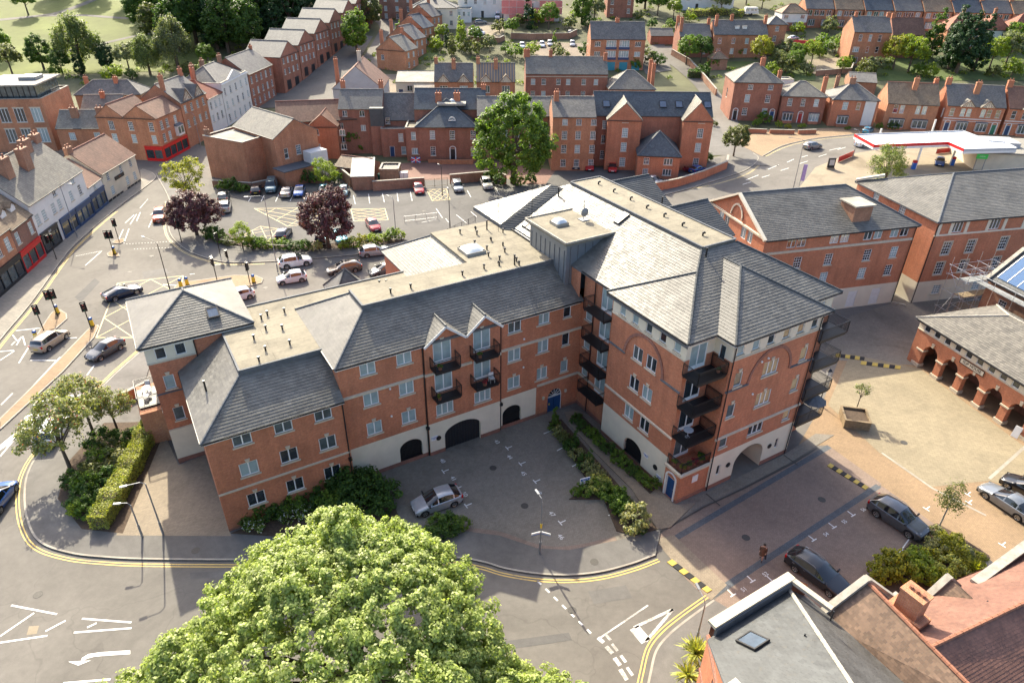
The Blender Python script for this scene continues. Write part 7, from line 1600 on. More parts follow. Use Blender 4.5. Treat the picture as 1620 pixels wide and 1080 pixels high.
put_tree('ash',(1392,312),'light green ash tree beside the filling station forecourt',1.12,.8,'ash_tree')
put_tree('round',(1160,248),'olive green street tree at the mouth of the side street',.78,.2,'street_tree',mat='leaf_olive')
put_tree('round',(562,238),'climber-like light green tree against the dark office wing',.8,1.0,'tree',mat='leaf_mid')
# park and hillside
for key,px,s,rz,lab,mat in (
 ('willow',(132,112),1.15,0,'tall grey-green willow standing on the park lawn','leaf_willow'),('willow',(282,108),1.05,1,'pale willow at the edge of the park by the chimneys','leaf_grey'),('willow',(238,118),.8,2,'smaller pale willow left of the larger one','leaf_willow'),
 ('dark',(70,110),.62,0,'dark round tree at the lawn edge on the left','leaf_dark'),('dark',(172,113),.5,2,'dark yew bush between lawn and cottages','leaf_conifer'),('conifer',(128,118),.62,2,'dark conifer below the tall willow','leaf_conifer'),
 ('round',(45,24),1.0,1,'round tree on the lawn in the top left corner','leaf_mid'),('round',(20,118),.9,3,'bushy tree at the left edge behind the warehouse','leaf_olive'),('round',(0,92),1.0,3,'tree cut by the left edge above the warehouse','leaf_mid'),
 ('tall',(262,52),1.3,0,'tall green tree on the near side of the dark grove','leaf_mid'),('dark',(312,72),1.25,1,'dark tree, leftmost of the grove behind the white house','leaf_dark'),('conifer',(345,78),1.75,1,'tall dark conifer in the grove, left','leaf_conifer'),('dark',(375,62),1.3,3,'dark tree in the middle of the grove','leaf_dark'),('conifer',(412,66),1.8,2,'tall dark conifer in the grove, middle','leaf_conifer'),('dark',(445,54),1.3,.5,'dark tree in the grove above the stepped terrace','leaf_dark'),('conifer',(478,44),1.6,.5,'tall dark conifer at the right of the grove','leaf_conifer'),('tall',(500,30),1.2,2,'green tree at the right end of the grove','leaf_mid'),('dark',(230,30),1.0,2,'dark tree at the top behind the lawn','leaf_dark'),('tall',(330,40),1.35,2,'tall green tree at the top of the grove','leaf_mid'),('dark',(400,30),1.4,1,'dark tree at the top edge of the grove','leaf_dark'),('dark',(455,20),1.3,2,'dark tree at the top edge above the terrace','leaf_dark'),
 ('round',(548,55),1.0,2,'bright yellow-green tree by the hill road','leaf_lime'),('dark',(565,85),.8,1,'dark tree shading the hill road','leaf_mid'),('dark',(585,45),.75,3,'overhanging tree at the bend of the hill road','leaf_olive'),
 ('round',(430,112),.5,1,'small tree behind the stuccoed house','leaf_mid'),
 ('conifer',(730,78),.75,0,'pointed yellowish conifer in the garden above the villas','leaf_lime'),('column',(707,75),.9,0,'slim dark cypress in the garden','leaf_conifer'),('round',(700,66),.55,0,'clipped round light green shrub in the garden','leaf_lime'),('conifer',(715,88),.5,1,'small bushy conifer behind the villas','leaf_olive'),('round',(752,72),.6,2,'garden tree below the white van','leaf_mid'),('round',(775,84),.55,2,'grey-green garden tree above the striped roof','leaf_grey'),
 ('column',(836,46),1.9,0,'dark clipped domed yew by the white gate','leaf_conifer'),('round',(868,46),.85,1,'leafy tree beside the domed yew','leaf_mid'),('round',(810,58),.6,0,'garden tree left of the white gate','leaf_mid'),('column',(877,72),.7,1,'small conical shrub on the gravel drive','leaf_mid'),('dark',(920,38),.7,1,'dark shrubbery tree above the long garden wall','leaf_mid'),('round',(940,35),.9,2,'silvery tree behind the garage pair','leaf_grey'),('round',(910,12),.9,3,'garden tree at the top above the pink netting','leaf_mid'),('dark',(1020,15),.8,3,'dark tree at the top by the white villa','leaf_dark'),('round',(1040,25),.9,0,'green tree at the lane top','leaf_mid'),('round',(1065,30),.7,2,'hedge tree before the white villa','leaf_lime'),
 ('round',(1085,103),.85,1,'dark green tree at the corner of the side street','leaf_mid'),('round',(1108,100),.8,2,'dark round tree behind the corner tree','leaf_dark'),('round',(1200,104),.85,1,'bright yellow-green tree behind the tall villa','leaf_yellow'),('round',(1228,108),.55,2,'grey-green shrub tree behind the villas','leaf_grey'),('round',(1255,112),.6,0,'green shrub tree behind the garden shed','leaf_mid'),('round',(1283,102),.7,2,'yellowish tree beside the pale terrace yard','leaf_lime'),('round',(1260,100),.6,3,'garden bush left of the terrace yard','leaf_mid'),('round',(1140,22),.8,2,'weeping grey-green tree before the white villa','leaf_grey'),
 ('round',(1412,110),1.0,0,'bright yellow-green tree left of the dark conifer','leaf_yellow'),('round',(1436,115),1.05,2,'bright lime tree right beside the dark conifer','leaf_lime'),('conifer',(1500,110),1.35,0,'broad dark conifer above the terrace, left spire','leaf_conifer'),('dark',(1512,116),1.02,1,'broad dark evergreen above the terrace','leaf_conifer'),('conifer',(1540,112),1.2,2,'dark conifer above the terrace, right spire','leaf_conifer'),('conifer',(1470,92),1.1,2,'grey-green pine left of the broad conifer','leaf_dark'),
 ('round',(1565,108),.9,0,'light green tree right of the conifers','leaf_lime'),('round',(1590,104),1.0,1,'pale leafy tree right of the conifers','leaf_grey'),('round',(1618,106),.9,2,'green tree at the right edge above the terrace','leaf_mid'),('round',(1600,82),.9,3,'tree before the red-roofed semis at the right edge','leaf_mid'),('round',(1385,118),.5,1,'grey shrub behind the main road pair','leaf_grey'),('round',(1330,118),.5,1,'shrub by the terrace yard wall','leaf_lime'),('round',(1180,8),.9,1,'tree at the top behind the white villa','leaf_mid'),('round',(1205,14),.7,1,'yellow bush by the pale caravan','leaf_yellow'),
 ('dark',(620,8),1.0,2,'dark tree at the top of the hill road','leaf_dark'),('round',(700,0),1.0,2,'tree behind the cream villa','leaf_mid'),('round',(1330,0),.9,2,'tree behind the top terrace','leaf_mid'),
 ('dark',(205,10),1.0,1,'dark tree at the left end of the grove top','leaf_dark'),('tall',(245,75),.9,1,'green tree left of the pale willow','leaf_olive'),('conifer',(300,50),1.5,1,'dark conifer behind the pale willow','leaf_conifer'),('dark',(395,85),1.0,2,'dark tree just behind the white stuccoed roof','leaf_dark'),('conifer',(440,72),1.3,1,'dark conifer behind the brown town house','leaf_conifer'),('dark',(520,12),1.2,2,'dark tree beside the dark hipped house','leaf_mid'),('dark',(365,18),1.4,1,'dark tree on the skyline of the grove','leaf_conifer'),('round',(205,112),.8,1,'grey-green tree at the park edge','leaf_grey'),('round',(330,108),.7,2,'tree behind the orange gabled house','leaf_mid'),('round',(100,118),.7,2,'dark bushy tree left of the tall willow','leaf_dark'),('dark',(150,-6),1.2,2,'dark tree at the far side of the lawn','leaf_mid'),('dark',(90,-8),1.2,1,'dark tree beyond the park path','leaf_dark')): put_tree(key,px,lab,s*1.18,rz,mat=mat)
LN = {'leaf_dark':'dark green','leaf_mid':'green','leaf_olive':'olive','leaf_lime':'lime','leaf_variegated':'pale','leaf_yellow':'yellow','leaf_hedge':'bright','leaf_red':'red','leaf_grey':'grey','flower_white':'white'}
ORD = ['first','second','third','fourth','fifth','sixth','seventh','eighth','ninth','tenth','eleventh','twelfth','thirteenth','fourteenth','fifteenth','sixteenth','seventeenth','eighteenth','nineteenth']
for i,(x,y,k) in enumerate([(238,52,'dark'),(262,26,'dark'),(285,82,'dark'),(296,28,'conifer'),(322,52,'dark'),(352,48,'conifer'),(362,84,'dark'),(386,44,'dark'),(404,58,'conifer'),(424,40,'dark'),(432,24,'conifer'),(462,62,'dark'),(476,22,'dark'),(488,48,'dark'),(506,12,'conifer')]): put_tree(k,(x,y),'dark evergreen deep in the grove above the white stuccoed house, %s from the left' % ['first','second','third','fourth','fifth','sixth','seventh','eighth','ninth','tenth','eleventh','twelfth','thirteenth','fourteenth','fifteenth'][i],1.25 if k == 'dark' else 1.7,i*1.1,'evergreen_tree',group='dark grove',mat=['leaf_dark','leaf_conifer'][i % 2])
# garden bushes on the hillside
gb_ = [(668,72),(690,80),(745,86),(770,75),(800,85),(815,92),(840,88),(880,90),(890,95),(930,92),(960,96),(985,95),(790,52),(900,46),(930,44),(945,50),(850,40),(820,42),(1010,30),(1030,45),(1060,45),(1090,35),(1130,25),(1160,30),(1110,120),(1128,108),(1220,120),(1242,116),(1275,118),(1296,90),(1320,84),(1340,105),(1368,120),(1385,95),(1350,80),(1300,75),(1260,55),(1360,55),(1310,52),(620,95),(640,55),(1600,120),(1570,122),(1240,90),(1220,85),(1165,88),(1100,85),(1190,82),(1330,68),(1390,60),(1450,118),(1470,122),(300,118),(330,122),(210,125),(90,120),(180,128),(1055,60),(1020,100),(1040,104),(1006,110)]
names_ = ['dark','light','olive','grey-green']
LMK = [((685,30),'cream villa'),((840,15),'pink-netted villa'),((975,85),'garage pair'),((895,130),'long brick terrace'),((715,120),'timbered villas'),((1175,70),'hillside brick terrace'),((1255,40),'white-over-brick house'),((1380,75),'tall blank-gabled house'),((1180,150),'tall three-storey villa'),((1250,170),'villa with the red door'),((1330,170),'boarded villa'),((1420,180),'tan-roofed pair'),((1500,180),'banded terrace'),((1575,60),'red-roofed semis'),((620,80),'hill road houses'),((380,150),'white stuccoed house'),((150,170),'park-side cottages'),((1310,105),'pale terrace yard'),((870,72),'gravel drive'),((1120,10),'white villa'),((1000,130),'pale hipped roof')]
def near(p):
 q = min(LMK,key=lambda l: (l[0][0]-p[0])**2 + 4*(l[0][1]-p[1])**2); dx,dy = p[0]-q[0][0],p[1]-q[0][1]
 return ('left of' if dx < 0 else 'right of') if abs(dx) > 2*abs(dy) else ('behind' if dy < 0 else 'in front of'),q[1]
for i,p in enumerate(gb_):
 mt = ['leaf_mid','leaf_lime','leaf_olive','leaf_grey','leaf_dark'][i % 5]; sz_ = random.uniform(1.6,3.0)
 put_tree('bush',p,'%s %s garden bush %s the %s' % ('large' if sz_ > 2.3 else 'small',LN[mt],*near(p)),sz_,i,'garden_bush',cat='bush',group='hillside garden bushes',mat=mt)
def hedge(label,px,wd,hg,mat,seed=1,z=0,dens=70,ls=.14,name='hedge',world=False,rnd=.12):
 """clipped hedge along a line: leaves over its faces round a dark core"""
 L = [GT(*p) if not world else np.array(p) for p in px]; rg = np.random.default_rng(seed); C_,N_ = [],[]; core = MB(); zb = T(L[0][0],L[0][1]) + z
 o = thing(name,label,'hedge',(L[0][0],L[0][1],zb),0)
 for a,b in zip(L[:-1],L[1:]):
  a = a[:2] - L[0][:2]; b = b[:2] - L[0][:2]; ln = np.linalg.norm(b-a); d = (b-a)/ln; nr = np.array([-d[1],d[0]])
  core.bar((*(a),hg*.46),(*(b),hg*.46),wd*.8,hg*.86)
  for face,ar in (('t',ln*wd),('l',ln*hg),('r',ln*hg),('e',wd*hg),('s',wd*hg)):
   k = int(ar*dens); u = rg.random(k); t = rg.random(k); j = rg.normal(size=(k,3))*rnd*.6
   wob = 1 + .10*np.sin(u*ln*1.7 + seed) + .06*np.sin(u*ln*4.1)
   if face == 't': p = a + np.outer(u*ln,d) + np.outer((t-.5)*wd*wob,nr); c = np.column_stack([p,hg*wob]); nn = np.tile([0,0,1.],(k,1))
   elif face in 'lr': s = .5 if face == 'l' else -.5; p = a + np.outer(u*ln,d) + np.outer(s*wd*wob,nr); c = np.column_stack([p,t*hg]); nn = np.tile([*(nr*2*s),.2],(k,1))
   else: q = b if face == 'e' else a; p = q + np.outer((u-.5)*wd,nr); c = np.column_stack([p,t*hg]); nn = np.tile([*(d*(1 if face == 'e' else -1)),.2],(k,1))
   C_.append(c + j); N_.append(nn + rg.normal(size=(k,3))*.6)
 C_ = np.vstack(C_); me = leaf_mesh('foliage',C_,np.vstack(N_),ls*rg.uniform(.6,1.4,len(C_)),[mat]); obj('foliage',me,o); core.build('stems','bark',o,uv=False); return o
hedge('clipped yellow-green hedge running beside the brick forecourt',[(242,682),(222,725),(196,775),(160,838)],1.35,1.35,'leaf_hedge',5,PH,330,.12,rnd=.08)
hedge('clipped dark garden hedge behind the corner villa',[(1088,123),(1120,124)],1.6,2.0,'leaf_dark',6,0,40,.25); hedge('low clipped hedge in front of the white villa',[(1090,26),(1140,22),(1175,26)],4,2.2,'leaf_hedge',7,0,18,.3)
def bed(label,items,group=None):
 for px,key,s,mat,sz in items: put_tree(key,px,label,s,random.uniform(0,6),'shrub',sz,cat='shrub',group=group or label,mat=mat)
# shrubs by the hedge, along the flats and in the beds
def shrubs(lab,lst,key='bush'):
 for i,(x,y,s,mat) in enumerate(lst): put_tree(key,(x,y),'%s %s, %s from the left' % (LN[mat],lab,ORD[sorted(q[:2] for q in lst).index((x,y))]),s*1.08,i*1.3,'shrub',s*random.uniform(.8,1.2),cat='shrub',group=lab,mat=mat)
shrubs('shrub in the mixed border between rowans and clipped hedge',[(160,705,1.1,'leaf_dark'),(178,720,.9,'leaf_olive'),(165,735,1.0,'leaf_mid'),(150,755,1.1,'leaf_olive'),(140,775,1.0,'leaf_mid'),(132,795,1.0,'leaf_dark'),(140,815,.9,'leaf_mid'),(198,700,.8,'leaf_dark'),(205,712,.7,'leaf_lime'),(186,735,1.0,'leaf_variegated'),(172,765,.9,'leaf_dark'),(118,770,.9,'leaf_dark'),(152,800,.9,'leaf_dark'),(125,812,.7,'leaf_lime'),(212,690,.7,'leaf_mid')])
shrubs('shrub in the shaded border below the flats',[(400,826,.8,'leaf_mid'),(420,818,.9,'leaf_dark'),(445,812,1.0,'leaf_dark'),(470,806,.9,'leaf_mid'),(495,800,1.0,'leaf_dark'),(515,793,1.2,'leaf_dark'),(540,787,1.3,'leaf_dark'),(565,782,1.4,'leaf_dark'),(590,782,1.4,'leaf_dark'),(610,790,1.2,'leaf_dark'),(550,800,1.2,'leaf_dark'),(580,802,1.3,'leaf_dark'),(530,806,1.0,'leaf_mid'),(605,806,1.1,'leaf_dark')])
for i,(x,y) in enumerate(((436,812),(458,822),(480,816),(405,838),(520,812))): put_tree('flower',(x,y),'white-flowering shrub near the left corner of the flats, %s along the border' % ORD[i],.75,i,'flowering_shrub',cat='shrub',group='white flowering shrubs')
shrubs('low shrub beside the parked silver hatchback',[(690,836,.9,'leaf_mid'),(712,838,.9,'leaf_dark'),(728,836,.7,'leaf_mid'),(700,846,.8,'leaf_dark')])
shrubs('shrub in the strip between bays and path',[(876,678,.55,'leaf_mid'),(884,690,.6,'leaf_variegated'),(893,700,.6,'leaf_olive'),(901,712,.65,'leaf_dark'),(912,725,.7,'leaf_variegated'),(922,738,.65,'leaf_dark'),(934,748,.75,'leaf_variegated'),(945,762,.75,'leaf_variegated'),(955,772,.7,'leaf_hedge'),(966,790,.9,'leaf_mid'),(976,800,.85,'leaf_mid'),(984,812,.9,'leaf_mid'),(1012,840,.6,'leaf_dark')])
shrubs('shrub in the narrow bed against the cream wall',[(910,668,.55,'leaf_dark'),(922,680,.6,'leaf_dark'),(935,690,.6,'leaf_mid'),(948,702,.65,'leaf_mid'),(962,715,.65,'leaf_dark'),(975,728,.65,'leaf_mid'),(988,738,.65,'leaf_mid'),(1002,750,.6,'leaf_dark'),(1016,760,.6,'leaf_mid'),(1030,772,.6,'leaf_mid')])
put_tree('bush',(1002,834),'large pale variegated shrub in the sun at the corner of the car court',1.25,.5,'shrub',1.2,cat='shrub',mat='leaf_variegated')
put_tree('column',(878,672),'small dark cone shrub nearest the entrance',.42,0,'cone_shrub',cat='shrub',mat='leaf_mid'); put_tree('column',(910,708),'small rounded topiary shrub, second from the entrance',.40,1,'cone_shrub',cat='shrub',mat='leaf_dark'); put_tree('column',(932,742),'small rounded topiary shrub, third from the entrance',.42,2,'cone_shrub',cat='shrub',mat='leaf_dark')
for i,(x,y,s) in enumerate(((938,775,.9),(925,780,.75),(950,778,.85),(912,782,.5))): put_tree('bush',(x,y),'mounded evergreen behind the blue courtyard notice, %s from its middle' % ORD[i],s,i,'shrub',s*.9,cat='shrub',group='evergreen mound',mat='leaf_hedge' if i == 0 else 'leaf_mid')
shrubs('sunlight-tinted shrub in the sunny bed along the parking bays',[(1400,905,1.1,'leaf_yellow'),(1420,912,1.0,'leaf_yellow'),(1440,905,1.0,'leaf_lime'),(1450,890,.8,'leaf_lime'),(1438,885,.6,'leaf_yellow'),(1465,895,.9,'leaf_yellow'),(1478,880,.8,'leaf_variegated'),(1495,870,.8,'leaf_yellow'),(1505,885,.9,'leaf_yellow'),(1490,905,.9,'leaf_hedge'),(1520,890,.9,'leaf_variegated'),(1530,905,.8,'leaf_yellow'),(1512,860,.6,'leaf_yellow'),(1540,888,.7,'leaf_yellow'),(1475,845,.5,'leaf_variegated'),(1488,855,.55,'leaf_yellow'),(1390,918,.8,'leaf_yellow'),(1460,915,1.0,'leaf_lime'),(1480,925,.9,'leaf_yellow')])  # yellow and lime leaf colours paint in sunlight that misses the bed
sheet('shrub_bed',[G(*p)[:2] for p in [(1372,915),(1420,880),(1462,835),(1482,828),(1520,850),(1565,880),(1545,905),(1490,950),(1420,950)]],.09,'soil',slab=.09); sheet('border_bed',[G(*p)[:2] for p in [(366,845),(560,764),(620,790),(640,842),(560,848),(440,850)]],PH+.05,'soil',slab=.1); sheet('strip_bed',[G(*p)[:2] for p in [(868,668),(888,664),(1040,838),(1010,848),(975,840),(955,790),(900,790),(935,770)]],.10,'soil',slab=.1); sheet('wall_bed',[G(*p)[:2] for p in [(905,660),(918,656),(1040,772),(1028,782)]],.13,'soil',slab=.1)
sheet('hedge_bed',[G(*p)[:2] for p in [(110,730),(165,670),(245,668),(258,690),(195,845),(130,838),(92,790)]],PH+.008,'soil')
# low planting round the car park
shrubs('shrub in the planting strip between car park and road',[(340,380,1.1,'leaf_dark'),(352,384,1.0,'leaf_mid'),(365,388,.9,'leaf_olive'),(402,392,1.3,'leaf_dark'),(412,394,1.1,'leaf_mid'),(430,393,1.0,'leaf_lime'),(450,394,1.0,'leaf_mid'),(468,396,1.1,'leaf_dark'),(485,396,1.0,'leaf_dark'),(500,397,.9,'leaf_variegated'),(545,393,.9,'leaf_lime'),(560,391,1.0,'leaf_lime'),(575,388,.9,'leaf_yellow'),(590,386,1.0,'leaf_lime'),(605,383,1.0,'leaf_lime'),(618,380,.9,'leaf_mid'),(632,378,.8,'leaf_lime'),(332,372,.9,'leaf_dark')])
shrubs('scrub below the blank brick hall',[(355,300,1.1,'leaf_mid'),(370,302,1.2,'leaf_dark'),(385,303,1.0,'leaf_mid'),(490,290,1.3,'leaf_dark'),(505,290,1.3,'leaf_mid'),(530,290,1.2,'leaf_dark'),(590,262,1.0,'leaf_mid'),(545,240,1.4,'leaf_mid'),(575,240,1.3,'leaf_mid'),(594,272,.8,'leaf_dark'),(560,290,.8,'leaf_dark'),(470,290,1.1,'leaf_mid')])
shrubs('shrub under the big green yard tree',[(770,288,1.0,'leaf_dark'),(790,292,1.2,'leaf_dark'),(820,294,1.2,'leaf_mid'),(840,290,1.1,'leaf_dark'),(1080,262,1.1,'leaf_lime'),(1095,258,1.0,'leaf_mid'),(1110,258,1.0,'leaf_mid'),(1085,272,.6,'leaf_red'),(1120,255,.9,'leaf_dark')])
shrubs('front garden shrub of the main road villas',[(1195,200,1.0,'leaf_mid'),(1208,196,1.6,'leaf_mid'),(1232,202,.8,'leaf_lime'),(1246,204,.8,'leaf_yellow'),(1268,203,.8,'leaf_lime'),(1390,204,.9,'leaf_mid'),(1411,206,1.2,'leaf_dark'),(1455,200,.9,'leaf_mid'),(1130,200,.8,'leaf_olive'),(1340,206,.6,'leaf_mid')])
# spiky cordylines
def spiky(label,px,s,mat='leaf_variegated',seed=1,n=90):
 rg = np.random.default_rng(seed); b = MB(); p = G(*px); o = thing('cordyline',label,'plant',(p[0],p[1],PH),0)
 for i in range(n):
  t = rg.uniform(0,2*math.pi); el = rg.uniform(.05,1.4); L = s*rg.uniform(.7,1.2); w_ = .035*s; d = np.array([math.cos(t)*math.cos(el),math.sin(t)*math.cos(el),math.sin(el)]); sd = np.array([-math.sin(t),math.cos(t),0])*w_
  a = np.array([0,0,s*.5]); m = a + d*L*.6; e = a + d*L - np.array([0,0,L*.28*(1-el/1.6)])
  b.poly([a-sd,a+sd,m+sd*1.2,m-sd*1.2]); b.poly([m-sd*1.2,m+sd*1.2,e])
 b.build('leaves',mat,o,uv=False); t = MB(); t.tube((0,0,-.1),(0,0,s*.5),.09*s,.07*s,7); t.build('stem','bark',o,uv=False)
spiky('spiky cordyline at the bottom edge beside the slate-roofed building',(1098,1046),1.35,'leaf_hedge',2,130); spiky('second spiky cordyline cut by the bottom edge',(1085,1078),1.1,'leaf_hedge',3); spiky('yellow-striped spiky plant in the sunny bed',(1535,912),1.1,'leaf_yellow',4); spiky('yellow-striped spiky plant next to the coped gable',(1520,922),.9,'leaf_variegated',5)
# ------------------------------------------------------------------ road paint
Y = 'paint_yellow'
def dbl(line,off,parent=road,mat=Y,z=.012):
 for k in (0,.22): ribbon('yellow_line',line,off + k,.09,z,mat,parent)
fk = list(front_kerb); dbl(fk,-.55)
dbl(shop_kerb[:34],-.60)
k2 = smooth_line([G(*p) for p in kl2]); dbl(k2,-.55); k3 = smooth_line([G(*p) for p in kl3]); dbl(k3,.35)
dbl(smooth_line([G(*p) for p in klc[1:9]]),-.6,mat='paint_pale_yellow')
dbl(smooth_line([G(*p) for p in [(1080,300),(1130,291),(1180,275),(1205,256)]]),-.35,mat='paint_pale_yellow'); dbl(smooth_line([G(*p) for p in [(1210,247),(1240,233),(1275,224),(1320,218),(1400,212)]]),-.3,mat='paint_pale_yellow')
def wl(pts,wd=.12,mat='paint_white',z=.012):
 for a,b in pts: seg(road,a,b,wd,mat,z)
# lower left: hatching and turn arrow
wl([((18,957),(90,971)),((0,1006),(54,969)),((72,998),(104,981)),((0,1016),(75,1005)),((130,978),(208,984)),((138,992),(153,985)),((117,1000),(208,993)),((100,1080),(175,1074))],.13,'paint_bright')
shape(road,[(206,1028),(206,1034),(175,1036),(150,1038),(138,1041),(132,1045),(144,1044),(124,1052),(108,1046),(128,1045),(130,1040),(140,1034),(160,1031)],'paint_bright',.012,'turn_arrow')
# give way at the mouth of the lane
wl([((950,1008),(1025,957)),],.12,'paint_worn')
for a,b in (((946,1008),(955,1016)),((959,1022),(969,1033)),((972,1040),(981,1052)),((981,1058),(992,1075))): seg(road,a,b,.28,'paint_worn',.012)
for a,b in (((958,1003),(966,1012)),((968,1018),(977,1029)),((982,1036),(990,1047)),((992,1055),(1001,1068))): seg(road,a,b,.2,'paint_worn',.012)
T3 = [(1065,963),(1003,992),(1022,1014)]
for a,b,wd in ((T3[0],T3[1],.2),(T3[0],T3[2],.2),(T3[1],T3[2],.75)): seg(road,a,b,wd,'paint_worn',.012,'give_way_triangle')
for i in range(7): t = i/7; a = (850+t*92,918+t*90); seg(road,a,(a[0]+6,a[1]+6),.14,'paint_white',.012)
# speed table teeth, yellow and black
st_ = bpy.data.objects['speed_table']
for i in range(7):
 t0,t1 = i/7,(i+.93)/7; a = np.array([1059,887]); b = np.array([1123,936]); n = np.array([8,-4.5]); q0,q1 = a+(b-a)*t0,a+(b-a)*t1
 p = [G(*x)[:2] for x in (q0-n*.5,q1-n*.5,q1+n*.5,q0+n*.5)]; sheet('speed_cushion',p,.065,'cushion_yellow' if i % 2 == 0 else 'rubber',st_,slab=.06)
for (A_,B_,n_,par) in (((1311,735),(1372,773),9,lane),((1322,562),(1368,568),6,plaza),((1362,574),(1425,582),7,plaza)):
 for i in range(n_):
  a,b = np.array(A_,float),np.array(B_,float); n = np.array([5,-4]) if par is lane else np.array([1,-5]); q0,q1 = a+(b-a)*i/n_,a+(b-a)*(i+.93)/n_
  sheet('speed_cushion',[G(*x)[:2] for x in (q0-n*.5,q1-n*.5,q1+n*.5,q0+n*.5)],.065,'cushion_yellow' if i % 2 == 0 else 'rubber',par,slab=.06)
# parking bay tees and numbers
def tee(px,ang,parent,z,s=.55,mat='paint_white'):
 g = G(*px); d = np.array([math.cos(ang),math.sin(ang)]); n = np.array([-d[1],d[0]]); b = MB()
 strip(b,[g[:2]-d*s*.5,g[:2]+d*s*.5],0,.09,z); strip(b,[g[:2]+n*.05,g[:2]+n*s],0,.09,z); b.build('bay_mark',mat,parent)
def num(txt,px,ang,parent,z,size=.55):
 g = G(*px); lettering(txt,size,'paint_white',parent,Matrix.Translation((g[0],g[1],z)) @ Matrix.Rotation(ang,4,'Z'),'bay_number')
cy = bpy.data.objects['courtyard']; a30 = rad(-58)
for txt,p in (('43',(786,699)),('44',(806,723)),('45',(828,749)),('48',(852,779)),('47',(873,813)),('46',(887,849)),('40',(700,729)),('41',(717,757)),('50',(735,782))): num(txt,p,rad(-55),cy,.022)
for p in ((802,709),(823,734),(846,762),(701,746),(721,773),(886,827),(737,800)): tee(p,rad(-58),cy,.022)
for a,b in (((860,686),(872,681)),((881,713),(892,707)),((905,738),(916,732)),((962,815),(975,813)),((994,765),(1000,760))): seg(cy,a,b,.09,'paint_white',.022)
pb = bpy.data.objects['parking_bays']
for p in ((1222,927-8),(1160,941),(1191,919),(1288,858-4),(1320,834),(1350,815),(1255,880)): tee(p,rad(31),pb,.016)
for txt,p in (('51',(1177,932)),('52',(1211,908)),('53',(1276,868)),('54',(1307,845)),('55',(1336,825)),('57',(1139,961)),('56',(1366,806))): num(txt,p,rad(31),pb,.016,.45)
for a,b in (((1425,868),(1437,875)),((1398,888),(1408,897)),((1440,850),(1405,898)),((1368,913),(1372,917))): seg(pb,a,b,.09,'paint_white',.016)
for p in ((1530,782),(1585,862),(1465,805),(1532,795)): tee(p,rad(-57),plaza,.02)
# big left road: centre lines, arrows, lettering
wl([((33,690),(46,672)),((0,722),(30,686)),((137,594),(149,578)),((0,900-330),(23,555)),((25,523),(63,519)),((0,556),(22,554)),((104,535),(122,534)),((48,570),(90,570)),((30,574),(46,548)),((20,645),(95,565)),((2,640),(20,622))],.14)
shape(road,[(0,712),(0,704),(28,681),(46,671),(40,682),(18,700)],'paint_white',.012,'turn_arrow')
for a,b in (((20,530),(28,540)),((26,546),(36,530)),((28,540),(36,530)),((24,540),(18,546)),((36,532),(40,546))): seg(road,a,b,.12,'paint_white',.012,'cycle_symbol')
def road_text(txt,p0,p1,p2,size,sx=1.0):
 """lettering between ground points: p0 start, p1 end of baseline (reading direction), p2 = top side"""
 a,b,c = G(*p0),G(*p1),G(*p2); d = (b-a)[:2]; L = np.linalg.norm(d); e = (c-a)[:2]; me = text_mesh(txt,'paint_white')
 xs_ = [v.co.x for v in me.vertices]; ys_ = [v.co.y for v in me.vertices]; w_ = max(xs_)-min(xs_); h_ = max(ys_)-min(ys_); o = obj('road_lettering',me,road)
 M = Matrix(((d[0]/w_,e[0]/h_,0,a[0]),(d[1]/w_,e[1]/h_,0,a[1]),(0,0,1,.014),(0,0,0,1)))
 o.matrix_local = M @ Matrix.Translation((-min(xs_),-min(ys_),0))
road_text('SOUTH',(160,618),(60,631),(152,630),1); road_text('A38',(140,642),(42,657),(128,662),1)
# yellow boxes
def box_junction(parent,quad,nx_,ny_,wd=.14,mat='paint_pale_yellow',z=.012):
 q = [G(*p)[:2] for p in quad]; f = lambda s,t: (q[0]*(1-s)+q[1]*s)*(1-t) + (q[3]*(1-s)+q[2]*s)*t
 for a,b in ((0,1),(1,2),(2,3),(3,0)): ribbon('box_marking',[q[a],q[b]],0,wd,z,mat,parent)
 n = nx_ + ny_
 for k in range(1,n):
  for sgn in (0,1):
   pts = []
   for (s,t) in ((k/nx_,0),(k/nx_ - ny_/nx_,1)): pts.append((s,t))
   (s0,t0),(s1,t1) = pts
   def cut(s): return (s0 - s)/(s0 - s1)
   ta,tb_ = 0,1
   if s0 > 1: ta = cut(1)
   if s1 < 0: tb_ = cut(0)
   if tb_ - ta < .02: continue
   A_,B_ = (s0+(s1-s0)*ta,ta),(s0+(s1-s0)*tb_,tb_)
   if sgn: A_,B_ = (1-A_[0],A_[1]),(1-B_[0],B_[1])
   ribbon('box_marking',[f(*A_),f(*B_)],0,wd*.8,z+.001*(1+sgn),mat,parent)
box_junction(road,[(152,534),(186,448),(290,436),(270,534)],3,2)
cpk = bpy.data.objects['car_park']
box_junction(cpk,[(402,330),(455,358),(520,352),(505,329)],3,3,.12,'paint_pale_yellow',.02); box_junction(cpk,[(555,331),(560,350),(614,348),(609,330)],4,2,.12,'paint_pale_yellow',.02); box_junction(cpk,[(675,300),(684,318),(712,316),(706,299)],3,3,.1,'paint_pale_yellow',.02); box_junction(cpk,[(385,372),(412,358),(440,362),(424,382)],2,2,.1,'paint_pale_yellow',.02)
for x0,y0,x1,y1 in ((393,319,399,309),(413,319,418,309),(436,319,441,308),(459,318,464,308),(484,316,487,306),(562,323,559,309),(585,322,583,307),(608,320,605,306),(630,319,628,305),(652,318,649,303),(745,312,739,301),(790,308,784,297),(690,330,700,345),(722,340,738,353),(705,346,710,352),(745,335,754,343),(667,352,690,347)): seg(cpk,(x0,y0),(x1,y1),.1,'paint_white',.02)
